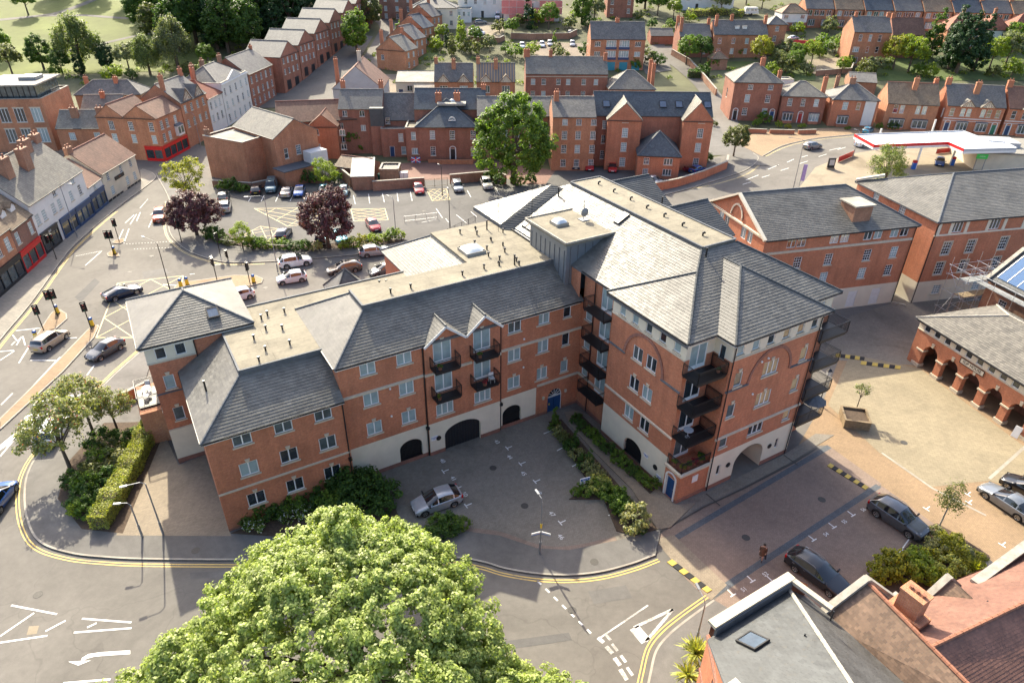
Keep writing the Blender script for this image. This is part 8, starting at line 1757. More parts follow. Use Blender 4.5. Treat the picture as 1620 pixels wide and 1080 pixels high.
# crossing studs, stop lines
for i in range(16):
 for (a,b) in (((200,386),(272,382)),((212,394),(285,391)),((120,405),(160,397))):
  p = np.array(a)+(np.array(b)-np.array(a))*i/15; seg(road,tuple(p),(p[0]+1.6,p[1]),.12,'paint_white',.012,'crossing_stud')
wl([ ((206,355),(216,339)),((198,353),(212,340)),((216,350),(222,336)),((240,340),(246,330)),((235,360),(241,347)),((185,385),(195,363)),((196,385),(204,362)),((160,398),(135,420)),((258,450),(290,452)),((335,420),(350,418)),((300,434),(308,433))],.12)
seg(road,(221,330),(234,315),.12,'paint_worn',.012,'lane_arrow')
for i in range(6): seg(road,(1175+i*30-200*0,292-i*11),(1188+i*30,288-i*11),.15,'paint_white',.012)
for a,b in (((1215,268),(1232,261)),((1245,257),(1256,252)),((1268,249),(1278,246)),((1312,238),(1330,234)),((1180,285),(1200,277))): seg(road,a,b,.15,'paint_white',.012)
# ------------------------------------------------------------------ islands
def island(pts,label_name='traffic_island',h=.11,mat='pave_tan'):
 L = [G(*p)[:2] for p in pts]; o = sheet(label_name,L,h,mat,slab=h); ribbon('kerb',L + [L[0]],0,.14,h+.006,'kerbstone',o,0.0); return o
island([(50,545),(79,500),(84,494),(95,491),(105,497),(106,505),(89,520),(60,552)]); island([(156,518),(148,535),(100,588),(0,680),(0,664),(60,605),(140,522),(148,516),(155,515)])
island([(170,402),(176,398),(188,401),(189,406),(178,407),(172,406)]); island([(178,385),(182,381),(196,378),(197,383),(190,386)]); island([(276,456),(284,448),(330,442),(372,436),(405,437),(416,442),(414,448),(400,452),(372,455),(320,460),(282,464)])
# ------------------------------------------------------------------ lamps, signals, bollards
def lamp_post(label,base,h,arm=None,bent=True,mat='grey_metal',z=PH,arms=(1.2,0)):
 g = G(*base); o = thing('street_lamp',label,'street lamp',(g[0],g[1],z)); b = MB(); b.tube((0,0,0),(0,0,1.3),.09,.085,8); b.tube((0,0,1.3),(0,0,h),.06,.045,8); b.build('post',mat,o,uv=False)
 a = MB(); dx,dy = arms; a.path([(0,0,h),(dx*.25,dy*.25,h+.25),(dx,dy,h+.3)],.03,6); a.build('arm',mat,o,uv=False)
 hd = MB(); dd = np.array([dx,dy])/max(1e-6,math.hypot(dx,dy)); hd.bar((dx,dy,h+.28),(dx+dd[0]*.5,dy+dd[1]*.5,h+.3),.16,.1); ho = hd.build('lamp_head','grey_metal',o,uv=False)
 return o
lamp_post('street lamp by the courtyard entrance with a blue finger sign',(854,877),5.3,arms=(-.25,.5)); 
sg_ = bpy.data.objects['street_lamp']
for s in (-1,1):
 b = MB(); b.bar((0,0,2.3),(s*.7,-.25,2.3),.05,.18); fo_ = b.build('finger_sign','white_plate',sg_); b = MB(); b.bar((s*.05,-.02,2.2),(s*.7,-.25,2.2),.06,.05); b.build('sign_edge','sign_blue',fo_)
b = MB(); b.tube((0,0,2.75),(0,0,3.15),.075,.075,8); b.build('yellow_band','sign_yellow',sg_,uv=False)
lamp_post('street lamp on the footway right of the hedge, taller one',(259,846),5.2,arms=(-1.0,-.5)); lamp_post('cranked street lamp on the footway, nearer the hedge',(226,850),3.3,arms=(-.6,-.1))
lamp_post('street lamp on the median in front of the tower roof',(270,462),6.5,arms=(-2.2,1.4),mat='black_metal'); lamp_post('tall street lamp behind the flats leaning over the car park',(440,432),10.5,arms=(-1.8,-.6)); lamp_post('lamp post in the car park beside the red hatchback',(627,377),6.0,arms=(-.7,.6)); lamp_post('black lamp post at the car park edge near the flats',(712,362),6.0,mat='black_metal',arms=(-.1,.3)); lamp_post('lamp post on the shop pavement',(123,376),8.0,arms=(1.6,-.3)); lamp_post('tall street lamp on the far main road',(1255,298),8.5,arms=(-2.0,1.0)); lamp_post('street lamp by the filling station entrance',(1348,252),5.5,arms=(-.5,.5)); lamp_post('street lamp by the hedge on the bus side',(700,310),5,arms=(-.4,.5),mat='black_metal')
lamp_post('lamp post at the corner by the cordylines',(1100,1020),4.0,arms=(-.2,.9),mat='grey_metal'); lamp_post('white-headed lamp post in front of the teal garages',(880,60),5,arms=(-.4,.3)); lamp_post('lamp post beside the corner shop',(318,232),6.5,arms=(-1.6,.3))
p = G(1300,650); 
def signal(label,base,h=3.2,heads=1,face=-90,z=PH,back=True):
 g = G(*base); o = thing('traffic_signal',label,'traffic light',(g[0],g[1],z),rad(face+90)); b = MB(); b.tube((0,0,0),(0,0,h),.06,.055,8); b.build('post','black_metal',o,uv=False)
 for k in range(heads):
  x = 0 if heads == 1 else (-.28 + .56*k); hb = MB(); hb.box(x-.17,-.2,h-1.0,x+.17,.05,h+.05); hb.box(x-.30,.05,h-1.1,x+.30,.09,h+.15); ho = hb.build('signal_head','black_metal',o)
  for j,m in enumerate(('lamp_red','terracotta','door_green')):
   l = MB(); zc = h-.14-.33*j; l.tube((x,-.2,zc),(x,-.225,zc),.10,.10,10); l.build('signal_lens',m,ho,uv=False)
   l = MB()
   for i in range(6): t0,t1 = math.pi*i/6,math.pi*(i+1)/6; l.poly([(x+.12*math.cos(t0),-.2,zc+.12*math.sin(t0)),(x+.12*math.cos(t1),-.2,zc+.12*math.sin(t1)),(x+.12*math.cos(t1),-.36,zc+.12*math.sin(t1)),(x+.12*math.cos(t0),-.36,zc+.12*math.sin(t0))])
   l.build('visor','black_metal',ho,uv=False)
 return o
for lab,base,h,n,f in (('double-headed traffic signal on the left island',(92,502),3.4,2,-60),('traffic signal at the near end of the left island beside the beige people carrier',(71,527),3.4,1,-60),('traffic signal on the nose of the long median',(145,522),3.4,1,-60),('double-headed traffic signal on the small island by the crossing',(181,404),3.5,2,-80),('traffic signal on the far small island',(189,383),3.4,1,-80),('traffic signal on the shop pavement',(90,411),3.6,2,-20),('traffic signal on the kerb by the smaller purple tree',(288,385),3.5,1,-100),('pair of traffic signals behind the tower roof',(344,446),3.4,2,-150),('traffic signal by the planting corner',(349,405),3.3,1,170),('short signal post at the far kerb corner',(361,412),1.4,1,-150),('traffic signal on the island tail behind the tower',(396,450),3.0,1,0)): signal(lab,base,h,n,f)
def bollard(label,base,z=PH):
 g = G(*base); o = thing('keep_left_bollard',label,'bollard',(g[0],g[1],z)); b = MB(); b.hexa([(-.2,-.14,0),(.2,-.14,0),(.2,.14,0),(-.2,.14,0),(-.17,-.1,.85),(.17,-.1,.85),(.17,.1,.85),(-.17,.1,.85)]); b.build('body','sign_yellow',o); b = MB(); b.tube((0,-.1,.98),(0,.1,.98),.2,.2,12); b.build('arrow_disc','sign_blue',o,uv=False); b = MB(); b.box(-.22,-.16,0,.22,.16,.1); b.build('base','black_metal',o)
for lab,base in (('yellow keep-left bollard on the nose of the left island',(92,497)),('yellow keep-left bollard beside the beige people carrier',(59,538)),('yellow keep-left bollard on the long median nose',(147,517)),('yellow keep-left bollard by the crossing',(182,403)),('yellow keep-left bollard behind the tower ridge',(287,455)),('yellow keep-left bollard on the island tail behind the tower',(402,448)),('yellow-banded bollard behind the tower roof',(297,452))): bollard(lab,base)
# guard rail and hanging sign by the car park
def railing(label,px,h=1.0,mat='black_metal',z=PH,step=1.6,bars=.25,name='railing',cat='railing'):
 L = [G(*p) for p in px]; o = thing(name,label,cat,(L[0][0],L[0][1],z))
 for a,b in zip(L[:-1],L[1:]):
  a = (a-L[0])[:2]; b = (b-L[0])[:2]; n = max(1,int(np.linalg.norm(b-a)/step)); r = MB()
  for zz in (h,h*.15): r.bar((*a,zz),(*b,zz),.05)
  m = max(1,int(np.linalg.norm(b-a)/bars))
  for i in range(m): c = a+(b-a)*i/m; r.bar((*c,h*.15),(*c,h),.018)
  r.build('rail_panel',mat,o,uv=False)
  for i in range(n+1): c = a+(b-a)*i/n; q = MB(); q.bar((*c,0),(*c,h+.05),.07); q.build('post',mat,o,uv=False)
 return o
railing('black guard rail along the pavement by the car park hedge',[(345,388),(400,396),(470,399),(560,394),(636,382)],.9,bars=.5); railing('black railing between car park and flats',[(697,378),(752,352)],1.0)
railing('pale steel barrier rail across the car park',[(640,352),(692,346)],.9,'galvanised',bars=3)
def wall_run(label,px,h,wd=.3,mat='brick_old',cap='coping_stone',name='brick_wall',terr=False):
 L = [GT(*p) for p in px]; z0 = T(L[0][0],L[0][1]); o = thing(name,label,'wall',(L[0][0],L[0][1],z0)); b = MB(); c = MB()
 for p,q in zip(L[:-1],L[1:]):
  za,zb = T(p[0],p[1])-z0,T(q[0],q[1])-z0; p = (p-L[0])[:2]; q = (q-L[0])[:2]; b.bar((*p,za+h/2-.2),(*q,zb+h/2-.2),wd,h+.4); c.bar((*p,za+h+.04),(*q,zb+h+.04),wd+.08,.1)
 b.build('wall',mat,o); c.build('coping',cap,o); return o
wall_run('low brick wall beside the tower terrace',[(188,642),(236,618),(248,640)],1.1,.3,'brick_orange'); wall_run('brick yard wall behind the red hatchback',[(590,302),(672,296)],1.7); wall_run('brick yard wall right of the yard gate',[(712,291),(790,284),(800,292)],1.7); wall_run('curved brick wall along the far road',[(1032,304),(1072,296),(1110,284),(1148,268),(1150,258)],1.6,.35,'brick_red'); wall_run('old brick boundary wall below the blank brick hall',[(338,296),(400,300),(470,286),(520,292)],1.2); wall_run('brick yard wall beside the corrugated shed',[(533,276),(556,296),(588,296)],2.0)
wall_run('front garden wall of the tall villa',[(1165,210),(1212,212)],1.0,.3,'brick_red'); wall_run('front garden wall of the two-storey villa',[(1217,212),(1256,213)],1.0,.3,'brick_red'); wall_run('front garden wall right of the red door',[(1262,213),(1290,212)],1.0,.3,'brick_red'); wall_run('long garden wall with white gate on the hill',[(808,62),(840,63),(900,62),(912,56)],1.8,.35,'brick_old'); wall_run('sloping brick wall beside the side street',[(1132,152),(1112,128),(1090,104),(1062,88)],1.8,.35); wall_run('brick wall of the terrace yard',[(1290,120),(1345,116),(1352,98)],1.4); wall_run('garden wall below the villa drive',[(735,66),(790,68),(798,64)],1.5)
b_ = wall_run('cream rendered wall beside the shaded passage',[(1410,479),(1432,484)],.1,.2,'render_cream')
# ------------------------------------------------------------------ filling station
fs0 = G(1352,222,4.6); fs1 = G(1508,246,4.6); fs2 = G(1612,240,4.6); fs3 = G(1588,224,4.6); fs4 = G(1525,212,4.6)
cn = thing('station_canopy','white filling station canopy with red fascia','canopy',(fs0[0],fs0[1],0))
def rel(p,z): return (p[0]-fs0[0],p[1]-fs0[1],z)
ring = [G(x,y,5.0) for x,y in ((1352,214),(1383,231),(1500,226.5),(1525,237.5),(1608,235.5),(1590,226),(1565,224),(1523,208))]; A0,A1,A3,A4 = ring[0],ring[1],ring[2],ring[7]
tp = MB(); rp = [Vector(rel(p,5.0)) for p in ring]; tri = tessellate_polygon([rp]); tp.v = [tuple(p) for p in rp]
for t in tri: tp.f.append(tuple(t)); tp.m.append(0)
tp.v += [(p[0],p[1],4.6) for p in rp]
for t in tri: tp.f.append(tuple(i+len(rp) for i in t)); tp.m.append(0)
tp.build('canopy_deck','white_sheet',cn)
for i in range(8):
 a,b = rel(ring[i],0),rel(ring[(i+1)%8],0); f = MB(); f.bar((a[0],a[1],4.95),(b[0],b[1],4.95),.18,.55); fo = f.build('fascia','shop_red' if i in (0,1,2) else 'canopy_grey',cn)
 f = MB(); f.bar((a[0],a[1],4.5),(b[0],b[1],4.5),.2,.42); f.build('fascia_band','white_plate',fo)
d_ = A4-A0; 
for i in range(1,12):
 r = MB(); s = i/12; a = A0+(A4-A0)*s; bq = A1+(A3-A1)*s; r.bar(rel(a+(bq-a)*.04,5.04),rel(a+(bq-a)*.96,5.04),.08,.07); r.build('roof_seam','canopy_grey',cn)
for p in ((1447,268),(1503,262),(1385,238),(1470,222)): g = G(*p); b = MB(); b.box(g[0]-fs0[0]-.15,g[1]-fs0[1]-.15,0,g[0]-fs0[0]+.15,g[1]-fs0[1]+.15,4.6); b.build('column','white_plate',cn)
for lab,p in (('fuel pump beside the ash tree',(1444,268)),('fuel pump beside the blue car',(1505,262))):
 g = G(*p); o = thing('fuel_pump',lab,'pump',(g[0],g[1],.05)); b = MB(); b.box(-.35,-.25,0,.35,.25,1.3); b.build('cabinet','sign_blue',o); b = MB(); b.box(-.36,-.26,1.3,.36,.26,1.75); b.build('display','shop_red',o); b = MB(); b.path([(.36,0,1.3),(.5,0,1.0),(.42,0,.6)],.03,6); b.build('hose','rubber',o,uv=False)
st0 = G(1530,262); s2 = thing('station_shop','low flat-roofed station shop right of the pumps','shop',(st0[0],st0[1],0),rad(-8))
b = MB(); b.box(0,-3,0,24,9,3.4); b.build('wall','render_buff',s2); b = MB(); b.box(-.3,-3.3,3.4,24.3,9.3,3.7); b.build('roof','felt_grey',s2); b = MB(); b.box(3,1,3.7,9,6,4.6); b.build('plant_room','render_grey',s2)
g = G(1545,272); o = thing('advertising_sign','bright green sign board behind the brick block','sign',(g[0],g[1],2.6),rad(-8)); b = MB(); b.box(-1.0,-.1,0,1.0,.1,.9); b.build('board','sign_green',o); lettering('OPEN',.4,'paint_bright',o,Matrix.Translation((0,-.12,.45)) @ Matrix.Rotation(rad(90),4,'X')); b = MB(); b.bar((-.8,0,-2.6),(-.8,0,0),.1); b.bar((.8,0,-2.6),(.8,0,0),.1); b.build('posts','grey_metal',o)
def banner(label,a,b,h,mat,z=.1,name='banner'):
 p,q = G(*a),G(*b); o = thing(name,label,'banner',(p[0],p[1],z)); d = (q-p); m = MB(); m.bar((0,0,h/2),(d[0],d[1],h/2),.04,h); m.build('cloth',mat,o); r = MB()
 for c in ((0,0),(d[0],d[1])): r.bar((*c,-.1),(*c,h+.2),.06)
 r.build('posts','grey_metal',o)
banner('red advertising banner at the station entrance',(1325,258),(1350,247),1.1,'shop_red'); banner('red banner under the canopy',(1480,244),(1508,241),1.0,'door_red')
g = G(1313,268); o = thing('sign_box','dark free-standing price sign on the station forecourt','sign',(g[0],g[1],.05),rad(5)); b = MB(); b.box(-.7,-.15,.3,.7,.15,2.2); b.build('board','black_metal',o); b = MB(); b.box(-.5,-.17,.8,.5,-.15,1.9); b.build('panel','render_grey',o); b = MB(); b.box(-.8,-.3,0,.8,.3,.3); b.build('base','concrete',o)
g = G(1260,297); o = thing('flag_banner','purple flag banner on the lamp post beside the far road','banner',(g[0]+.4,g[1],.1)); b = MB(); b.box(0,-.03,1.2,.7,.03,4.2); b.build('cloth','cloth_purple',o); b = MB(); b.tube((0,0,0),(0,0,4.3),.04,.04,6); b.build('pole','grey_metal',o,uv=False)
g = G(1487,207); o = thing('station_sign','white and red round-cornered station sign behind the canopy','sign',(g[0],g[1],0)); b = MB(); b.box(-.9,-.15,3.2,.9,.15,5.2); b.build('board','white_plate',o); b = MB(); b.tube((0,-.17,4.3),(0,-.15,4.3),.6,.6,16); b.build('emblem','shop_red',o,uv=False); b = MB(); b.bar((0,0,0),(0,0,3.2),.2); b.build('post','white_plate',o)
# ------------------------------------------------------------------ planter, lamp, notice, flags, bins
g = G(1350,668); o = thing('planter','big square wooden planter on the sunny square','planter',(g[0],g[1],.012),rad(-12))
for i in range(4):
 for (x0,y0,x1,y1) in ((-1.15,-1.15,1.15,-1.05),(-1.15,1.05,1.15,1.15),(-1.15,-1.05,-1.05,1.05),(1.05,-1.05,1.15,1.05)): b = MB(); b.box(x0,y0,.02+i*.23,x1,y1,.02+i*.23+.21); b.build('board','timber_planter',o)
b = MB(); b.box(-1.05,-1.05,.3,1.05,1.05,.78); b.build('soil','soil',o)
b = MB()
for x0,y0,x1,y1 in ((-1.2,-1.2,1.2,-1.02),(-1.2,1.02,1.2,1.2),(-1.2,-1.02,-1.02,1.02),(1.02,-1.02,1.2,1.02)): b.box(x0,y0,.94,x1,y1,1.0)
b.build('rim','timber_planter',o)
g = G(1296,640); o = thing('heritage_lamp','black heritage lamp standard at the corner of the flats','street lamp',(g[0],g[1],.01)); b = MB(); b.tube((0,0,0),(0,0,.8),.11,.09,10); b.tube((0,0,.8),(0,0,3.6),.05,.04,8); b.bar((-.3,0,3.2),(.3,0,3.2),.04); b.build('post','black_metal',o,uv=False); b = MB(); b.hexa([(-.12,-.12,3.6),(.12,-.12,3.6),(.12,.12,3.6),(-.12,.12,3.6),(-.2,-.2,4.05),(.2,-.2,4.05),(.2,.2,4.05),(-.2,.2,4.05)]); b.build('lantern','dome',o,uv=False); b = MB(); b.hexa([(-.24,-.24,4.05),(.24,-.24,4.05),(.24,.24,4.05),(-.24,.24,4.05),(-.04,-.04,4.35),(.04,-.04,4.35),(.04,.04,4.35),(-.04,.04,4.35)]); b.build('lantern_cap','black_metal',o,uv=False)
g = G(924,776); o = thing('notice_board','small blue and white notice in front of the evergreen mound','sign',(g[0],g[1],.1),rad(20)); b = MB(); b.box(-.45,-.03,.75,.45,.03,1.35); b.build('board','white_plate',o); b = MB(); b.box(-.4,-.04,1.08,.4,-.03,1.3); b.build('panel','sign_blue',o); lettering('PRIVATE',.14,'paint_bright',o,Matrix.Translation((0,-.045,1.19)) @ Matrix.Rotation(rad(90),4,'X')); lettering('PARKING',.14,'sign_blue',o,Matrix.Translation((0,-.036,.92)) @ Matrix.Rotation(rad(90),4,'X')); b = MB(); b.bar((-.35,.02,0),(-.35,.02,.8),.05); b.bar((.35,.02,0),(.35,.02,.8),.05); b.build('posts','timber_brown',o)
def sandwich(label,px,rz=0):
 g = G(*px); o = thing('pavement_sign',label,'sign',(g[0],g[1],.02),rz); b = MB(); b.hexa([(-.3,-.28,0),(.3,-.28,0),(.3,-.25,0),(-.3,-.25,0),(-.3,-.05,1.1),(.3,-.05,1.1),(.3,-.02,1.1),(-.3,-.02,1.1)]); b.build('front_board','white_plate',o); b = MB(); b.hexa([(-.3,.25,0),(.3,.25,0),(.3,.28,0),(-.3,.28,0),(-.3,.02,1.1),(.3,.02,1.1),(.3,.05,1.1),(-.3,.05,1.1)]); b.build('back_board','white_plate',o)
sandwich('white pavement sign by the arcade pier',(1606,690),rad(-60))
g = G(657,282); o = thing('flag','white flag with a red cross and blue corners hung under an office window','flag',(g[0],g[1],0)); 
fx = GT(658,251,1.2); o.location = (fx[0],fx[1]-.35,.5); b = MB(); b.box(-.9,-.02,0,.9,.02,1.1); b.build('cloth','sign_blue',o); b = MB(); b.box(-.9,-.035,.42,.9,-.02,.68); b.box(-.14,-.035,.68,.14,-.02,1.1); b.box(-.14,-.035,0,.14,-.02,.42); b.build('cross','shop_red',o); b = MB(); b.bar((-.85,-.03,.04),(.85,-.03,1.06),.02,.16); b.bar((-.85,-.03,1.06),(.85,-.03,.04),.02,.16); b.build('saltire','white_plate',o)
for i,x in enumerate((604,613,622)):
 g = G(x,285); o = thing('wheelie_bin','green wheeled bin under the small flat-roofed shed, %s from the left' % ORD[i],'bin',(g[0],g[1],0),0,'green bins by the shed'); b = MB(); b.hexa([(-.5,-.4,.1),(.5,-.4,.1),(.5,.4,.1),(-.5,.4,.1),(-.62,-.5,1.15),(.62,-.5,1.15),(.62,.5,1.15),(-.62,.5,1.15)]); b.build('body','plastic_green',o); b = MB(); b.box(-.65,-.53,1.15,.65,.53,1.24); b.build('lid','plastic_green',o)
g = G(640,288); o = thing('storage_cabinet','pale cabinet beside the bin shed','cabinet',(g[0],g[1],0)); b = MB(); b.box(-.7,-.5,0,.7,.5,1.9); b.build('body','render_white',o); b = MB(); b.box(-.02,-.52,.1,.02,-.5,1.8); b.build('door_gap','black_metal',o)
railing('pale timber yard gate',[(673,297),(688,296),(708,294)],1.5,'timber_planter',.0,2.2,.2,'yard_gate','gate'); railing('white gate in the long garden wall',[(826,63),(841,63)],1.6,'white_plate',T(*GT(830,63)[:2]),3,.25,'garden_gate','gate')
wall_run('red plastic barrier netting around roadworks on the hill',[(1248,70),(1275,72),(1300,70)],1.3,.1,'net_red','net_red','barrier_netting')
g = GT(1187,24); o = thing('caravan','pale caravan on the drive behind the hillside terrace','caravan',(g[0],g[1],T(g[0],g[1])),.1); b = MB(); b.hexa([(-2.6,-1.1,.5),(2.6,-1.1,.5),(2.6,1.1,.5),(-2.6,1.1,.5),(-2.3,-1.0,2.6),(2.1,-1.0,2.6),(2.1,1.0,2.6),(-2.3,1.0,2.6)]); b.build('body','render_white',o); b = MB()
for x in (-1.6,0,1.4): b.box(x-.5,-1.09,1.5,x+.5,-1.02,2.1)
b.each('window','glass_mid',o)
for y_ in (-1.1,.9): b = MB(); b.tube((-.1,y_,.35),(-.1,y_+.2,.35),.34,.34,12); b.build('wheel','rubber',o,uv=False)
# balcony furniture on the flats
def on_flats(u,v): c,s = math.cos(ROT),math.sin(ROT); return (OB[0]+u*c-v*s,OB[1]+u*s+v*c)
def pot(label,u,v,z,mat='leaf_mid',s=.28):
 x,y = on_flats(u,v); o = thing('plant_pot',label,'plant pot',(x,y,z)); b = MB(); b.tube((0,0,0),(0,0,s*.8),s*.38,s*.5,10); b.build('pot','terracotta',o,uv=False); me,_ = crown('plant',[(0,0,s*1.1,s*.55,s*.55,s*.5)],8,26,s*.3,s*.3,mat,int(u*100)); obj('plant',me,o)
for i,(u,v,m) in enumerate(((32.7,-14.6,'leaf_yellow'),(33.3,-14.65,'leaf_mid'),(34.0,-14.6,'leaf_red'),(34.7,-14.6,'leaf_mid'),(32.6,-13.9,'leaf_lime'),(35.0,-14.3,'leaf_dark'))): pot('plant pot on the lowest corner balcony of the flats, number %s along the rail' % ['one','two','three','four','five','six'][i],u,v,3.22,m,.42)
pot('small terracotta pot on the top corner balcony',34.9,-14.4,11.85,'leaf_dark',.3); pot('potted plant on the upper left gable balcony',18.3,-.35,9.37,'leaf_mid',.35); pot('potted plant on the upper right gable balcony',22.0,-.35,9.37,'leaf_mid',.35); pot('pink flowering pot on the lower right gable balcony',22.4,-.4,6.44,'leaf_red',.4); pot('potted plant on the lower left gable balcony',18.1,-.4,6.44,'leaf_lime',.35)
def chair(label,u,v,z,rz=0,mat='white_plate'):
 x,y = on_flats(u,v); o = thing('balcony_chair',label,'chair',(x,y,z),rz); b = MB(); b.box(-.22,-.22,.42,.22,.22,.46); b.build('seat',mat,o); b = MB(); b.box(-.22,.18,.46,.22,.22,.9); b.build('backrest',mat,o)
 for sx in (-.2,.2):
  for sy in (-.2,.2): b = MB(); b.bar((sx,sy,0),(sx,sy,.42),.03); b.build('leg',mat,o,uv=False)
def ctable(label,u,v,z,mat='white_plate',r=.35):
 x,y = on_flats(u,v); o = thing('balcony_table',label,'table',(x,y,z)); b = MB(); b.tube((0,0,.68),(0,0,.72),r,r,14); b.build('top',mat,o,uv=False); b = MB(); b.tube((0,0,0),(0,0,.68),.03,.03,6); b.tube((0,0,0),(0,0,.03),.2,.2,10); b.build('stand',mat,o,uv=False)
chair('white chair on the lower right gable balcony',23.2,-.2,6.40,.4); chair('white garden chair on the tower terrace',-3.3,16.2,3.68,2.0); ctable('white round table on the tower terrace',-3.1,17.0,3.68); chair('second white garden chair on the tower terrace',-3.0,17.7,3.68,.2); ctable('pale table on the second corner balcony',33.3,-14.0,6.0,'canopy_grey',.4)
x,y = on_flats(46.4,-14.2); o = thing('parasol','folded red parasol on the top right balcony','parasol',(x,y,11.85)); b = MB(); b.tube((0,0,.6),(0,0,1.7),.16,.03,8); b.build('canopy','shop_red',o,uv=False); b = MB(); b.tube((0,0,0),(0,0,.6),.025,.025,6); b.build('pole','grey_metal',o,uv=False)
x,y = on_flats(47.4,-15.0); o = thing('parasol','grey open parasol on the lowest right balcony','parasol',(x,y,3.2)); b = MB(); n = 8
for i in range(n):
 a,c = 2*math.pi*i/n,2*math.pi*(i+1)/n; b.poly([(1.1*math.cos(a),1.1*math.sin(a),1.9),(1.1*math.cos(c),1.1*math.sin(c),1.9),(0,0,2.45)])
b.build('canopy','lead',o,uv=False); b = MB(); b.tube((0,0,0),(0,0,2.5),.03,.03,6); b.build('pole','grey_metal',o,uv=False)
# ------------------------------------------------------------------ the woman walking across the lane
def skin_person():
 g = G(1203,886); me = bpy.data.meshes.new('body')
 J = {'pel':(0,0,.92,.125),'waist':(0,.0,1.08,.115),'chest':(0,.01,1.32,.135),'neck':(0,.015,1.46,.055),'head0':(0,.03,1.55,.07),'head1':(0,.04,1.66,.085),'headt':(0,.03,1.73,.05),
         'shL':(-.17,0,1.38,.06),'elL':(-.23,-.08,1.13,.045),'wrL':(-.22,.08,.93,.033),'shR':(.17,0,1.38,.06),'elR':(.23,-.1,1.13,.045),'wrR':(.21,-.02,.92,.033),
         'hipL':(-.09,0,.88,.10),'knL':(-.09,.16,.50,.06),'anL':(-.09,.10,.10,.042),'toL':(-.09,.27,.03,.034),'hipR':(.09,0,.88,.10),'knR':(.09,-.02,.48,.06),'anR':(.09,-.26,.13,.042),'toR':(.09,-.14,.03,.034)}
 E_ = [('pel','waist'),('waist','chest'),('chest','neck'),('neck','head0'),('head0','head1'),('head1','headt'),('chest','shL'),('shL','elL'),('elL','wrL'),('chest','shR'),('shR','elR'),('elR','wrR'),('pel','hipL'),('hipL','knL'),('knL','anL'),('anL','toL'),('pel','hipR'),('hipR','knR'),('knR','anR'),('anR','toR')]
 for s,w_ in (('L',-.22),('R',.21)):
  wr = np.array(J['wr'+s][:3])
  for i in range(5):
   off = np.array([(-.035+.0175*i),.03+.01*i,-.05]); J['f%s%d' % (s,i)] = (*(wr+off*[1,.8,1]),.011); J['g%s%d' % (s,i)] = (*(wr+off*[1.1,1.1,1.9-(.5 if i==4 else 0)]),.009); E_ += [('wr'+s,'f%s%d' % (s,i)),('f%s%d' % (s,i),'g%s%d' % (s,i))]
 ks = list(J); me.from_pydata([J[k][:3] for k in ks],[(ks.index(a),ks.index(b)) for a,b in E_],[])
 o = thing('person','person in a brown coat walking across the shaded lane, carrying a dark bag','person',(g[0],g[1],.02),rad(150))
 t = bpy.data.objects.new('tmp_body',me); COL.objects.link(t); md = t.modifiers.new('s','SKIN'); md.use_smooth_shade = True
 for i,k in enumerate(ks): r = J[k][3]; me.skin_vertices[0].data[i].radius = (r,r*.8 if k in ('pel','waist','chest') else r)
 me.skin_vertices[0].data[0].use_root = True; t.modifiers.new('ss','SUBSURF').levels = 2
 dg = bpy.context.evaluated_depsgraph_get(); bm_ = bpy.data.meshes.new_from_object(t.evaluated_get(dg)); bpy.data.objects.remove(t)
 bm_.materials.clear()
 for m in ('skin','cloth_dark'): bm_.materials.append(MAT[m])
 for p in bm_.polygons: p.material_index = 1 if p.center.z < .14 else 0
 bm_.name = 'body'; obj('body',bm_,o)
 c = MB(); n = 18; prof = [(.60,.23,.20),(.75,.215,.185),(.95,.19,.165),(1.08,.165,.145),(1.25,.19,.155),(1.38,.20,.13),(1.46,.09,.09)]
 for (z0,a0,b0),(z1,a1,b1) in zip(prof[:-1],prof[1:]):
  for k in range(n): t0,t1 = 2*math.pi*k/n,2*math.pi*(k+1)/n; c.poly([(a0*math.cos(t0),b0*math.sin(t0),z0),(a0*math.cos(t1),b0*math.sin(t1),z0),(a1*math.cos(t1),b1*math.sin(t1),z1),(a1*math.cos(t0),b1*math.sin(t0),z1)])
 for s in ('L','R'):
  P_ = [np.array(J[k+s][:3]) for k in ('sh','el','wr')]; c.tube(P_[0],P_[1],.085,.068,10); c.tube(P_[1],P_[1]+(P_[2]-P_[1])*.92,.068,.055,10)
 c.build('coat','cloth_brown',o,uv=False,smooth=True)
 h = MB(); h.sphere((0,.0,1.665),.112,12,8,sq=(.95,1.0,1.0)); h.sphere((0,-.07,1.58),.085,10,6,sq=(1.05,.7,1.3)); h.build('hair','hair_dark',o,uv=False,smooth=True)
 f = MB(); f.sphere((0,.118,1.63),.018,6,4); f.build('nose','skin',o,uv=False)
 x,y = g[0],g[1]; bg_ = thing('handbag','dark bag carried by the walking person','bag',(x - .28*math.cos(rad(150)) ,y - .28*math.sin(rad(150)),.45),rad(150)); b = MB(); b.hexa([(-.06,-.17,0),(.06,-.17,0),(.06,.17,0),(-.06,.17,0),(-.04,-.15,.26),(.04,-.15,.26),(.04,.15,.26),(-.04,.15,.26)]); b.build('bag_body','cloth_dark',bg_); b = MB(); b.path([(0,-.12,.26),(0,-.08,.46),(0,.08,.46),(0,.12,.26)],.012,5); b.build('strap','cloth_dark',bg_,uv=False)
skin_person()
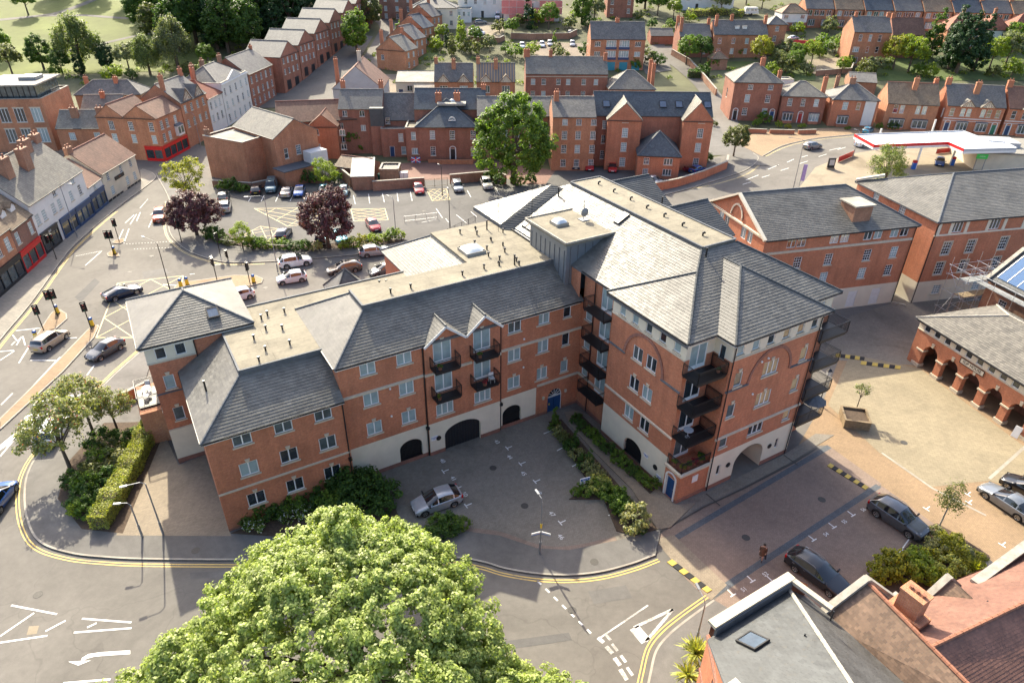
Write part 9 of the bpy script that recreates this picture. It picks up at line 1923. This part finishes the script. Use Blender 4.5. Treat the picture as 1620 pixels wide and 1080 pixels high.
# ------------------------------------------------------------------ rough growth between the gardens on the hill
def undergrowth():
 rg = np.random.default_rng(77); C_,N_ = [],[]
 zones = [((560,130),(1060,140),(1060,5),(640,5),300),((1060,125),(1640,125),(1640,20),(1060,0),360),((60,140),(420,120),(520,20),(200,-5),160)]
 for a,b,c,d,k in zones:
  for i in range(k):
   s,t = rg.random(),rg.random(); px = (a[0]*(1-s)+b[0]*s)*(1-t)+(d[0]*(1-s)+c[0]*s)*t; py = (a[1]*(1-s)+b[1]*s)*(1-t)+(d[1]*(1-s)+c[1]*s)*t
   if 0 < px < 320 and py < 100: continue
   p = GT(px,py); z = T(p[0],p[1])
   if any(np.linalg.norm(p[:2]-q) < r for q,r in CLEAR): continue
   r = rg.uniform(.5,1.5); n = int(45*r); q = rg.normal(size=(n,3)); q /= np.linalg.norm(q,axis=1)[:,None]; q[:,2] = np.abs(q[:,2])
   C_.append(np.array([p[0],p[1],z]) + q*r*(.6+.4*rg.random((n,1)))*[1,1,.8]); N_.append(q + rg.normal(size=(n,3))*.5)
 C_ = np.vstack(C_); pk_ = (C_[:,0]*3.1 + C_[:,1]*1.7).astype(int) % 3
 me = leaf_mesh('undergrowth',C_,np.vstack(N_),rg.uniform(.25,.5,len(C_)),['leaf_mid','leaf_olive','leaf_lime'],pk_); o = obj('undergrowth',me,None,'stuff'); tag(o,'rough green growth in the gardens and verges on the hill','undergrowth')
CLEAR = [(GT(*p)[:2],r) for p,r in (((880,78),14),((765,48),12),((600,70),7),((575,120),7),((612,48),7),((1090,110),8),((1130,160),8),((1060,88),9),((1310,105),9),((1040,95),12),((850,85),10),((910,85),9))]
undergrowth()
# worn patches and iron covers in the roads
for i,q in enumerate(([(46,990),(62,989),(58,1002),(42,1004)],[(300,905),(420,900),(425,910),(302,915)],[(100,600),(112,592),(116,600),(104,609)],[(225,430),(262,424),(268,432),(228,440)],[(600,1040),(900,1000),(905,1012),(600,1056)],[(930,935),(990,925),(1000,945),(940,955)],[(118,470),(150,440),(158,446),(128,478)])):
 shape(road,q,['asphalt_dark','footway'][i % 2] if i else 'concrete',.008,'road_patch')
for p,z in (((905,965),.012),((330,925),.012),((60,940),.012),((205,430),.012),((240,405),.012),((120,560),.012),((780,740),.022),((830,800),.022),((1180,850),.02),((1300,790),.02),((1430,700),.022),((670,334),.018),((310,872),PH+.008),((940,890),PH+.008),((420,455),.012),((540,445),.012),((1230,262),.012)):
 g = G(*p); b = MB(); b.tube((g[0],g[1],z-.01),(g[0],g[1],z),.32,.32,14); b.build('manhole_cover','iron_cover',road,uv=False)
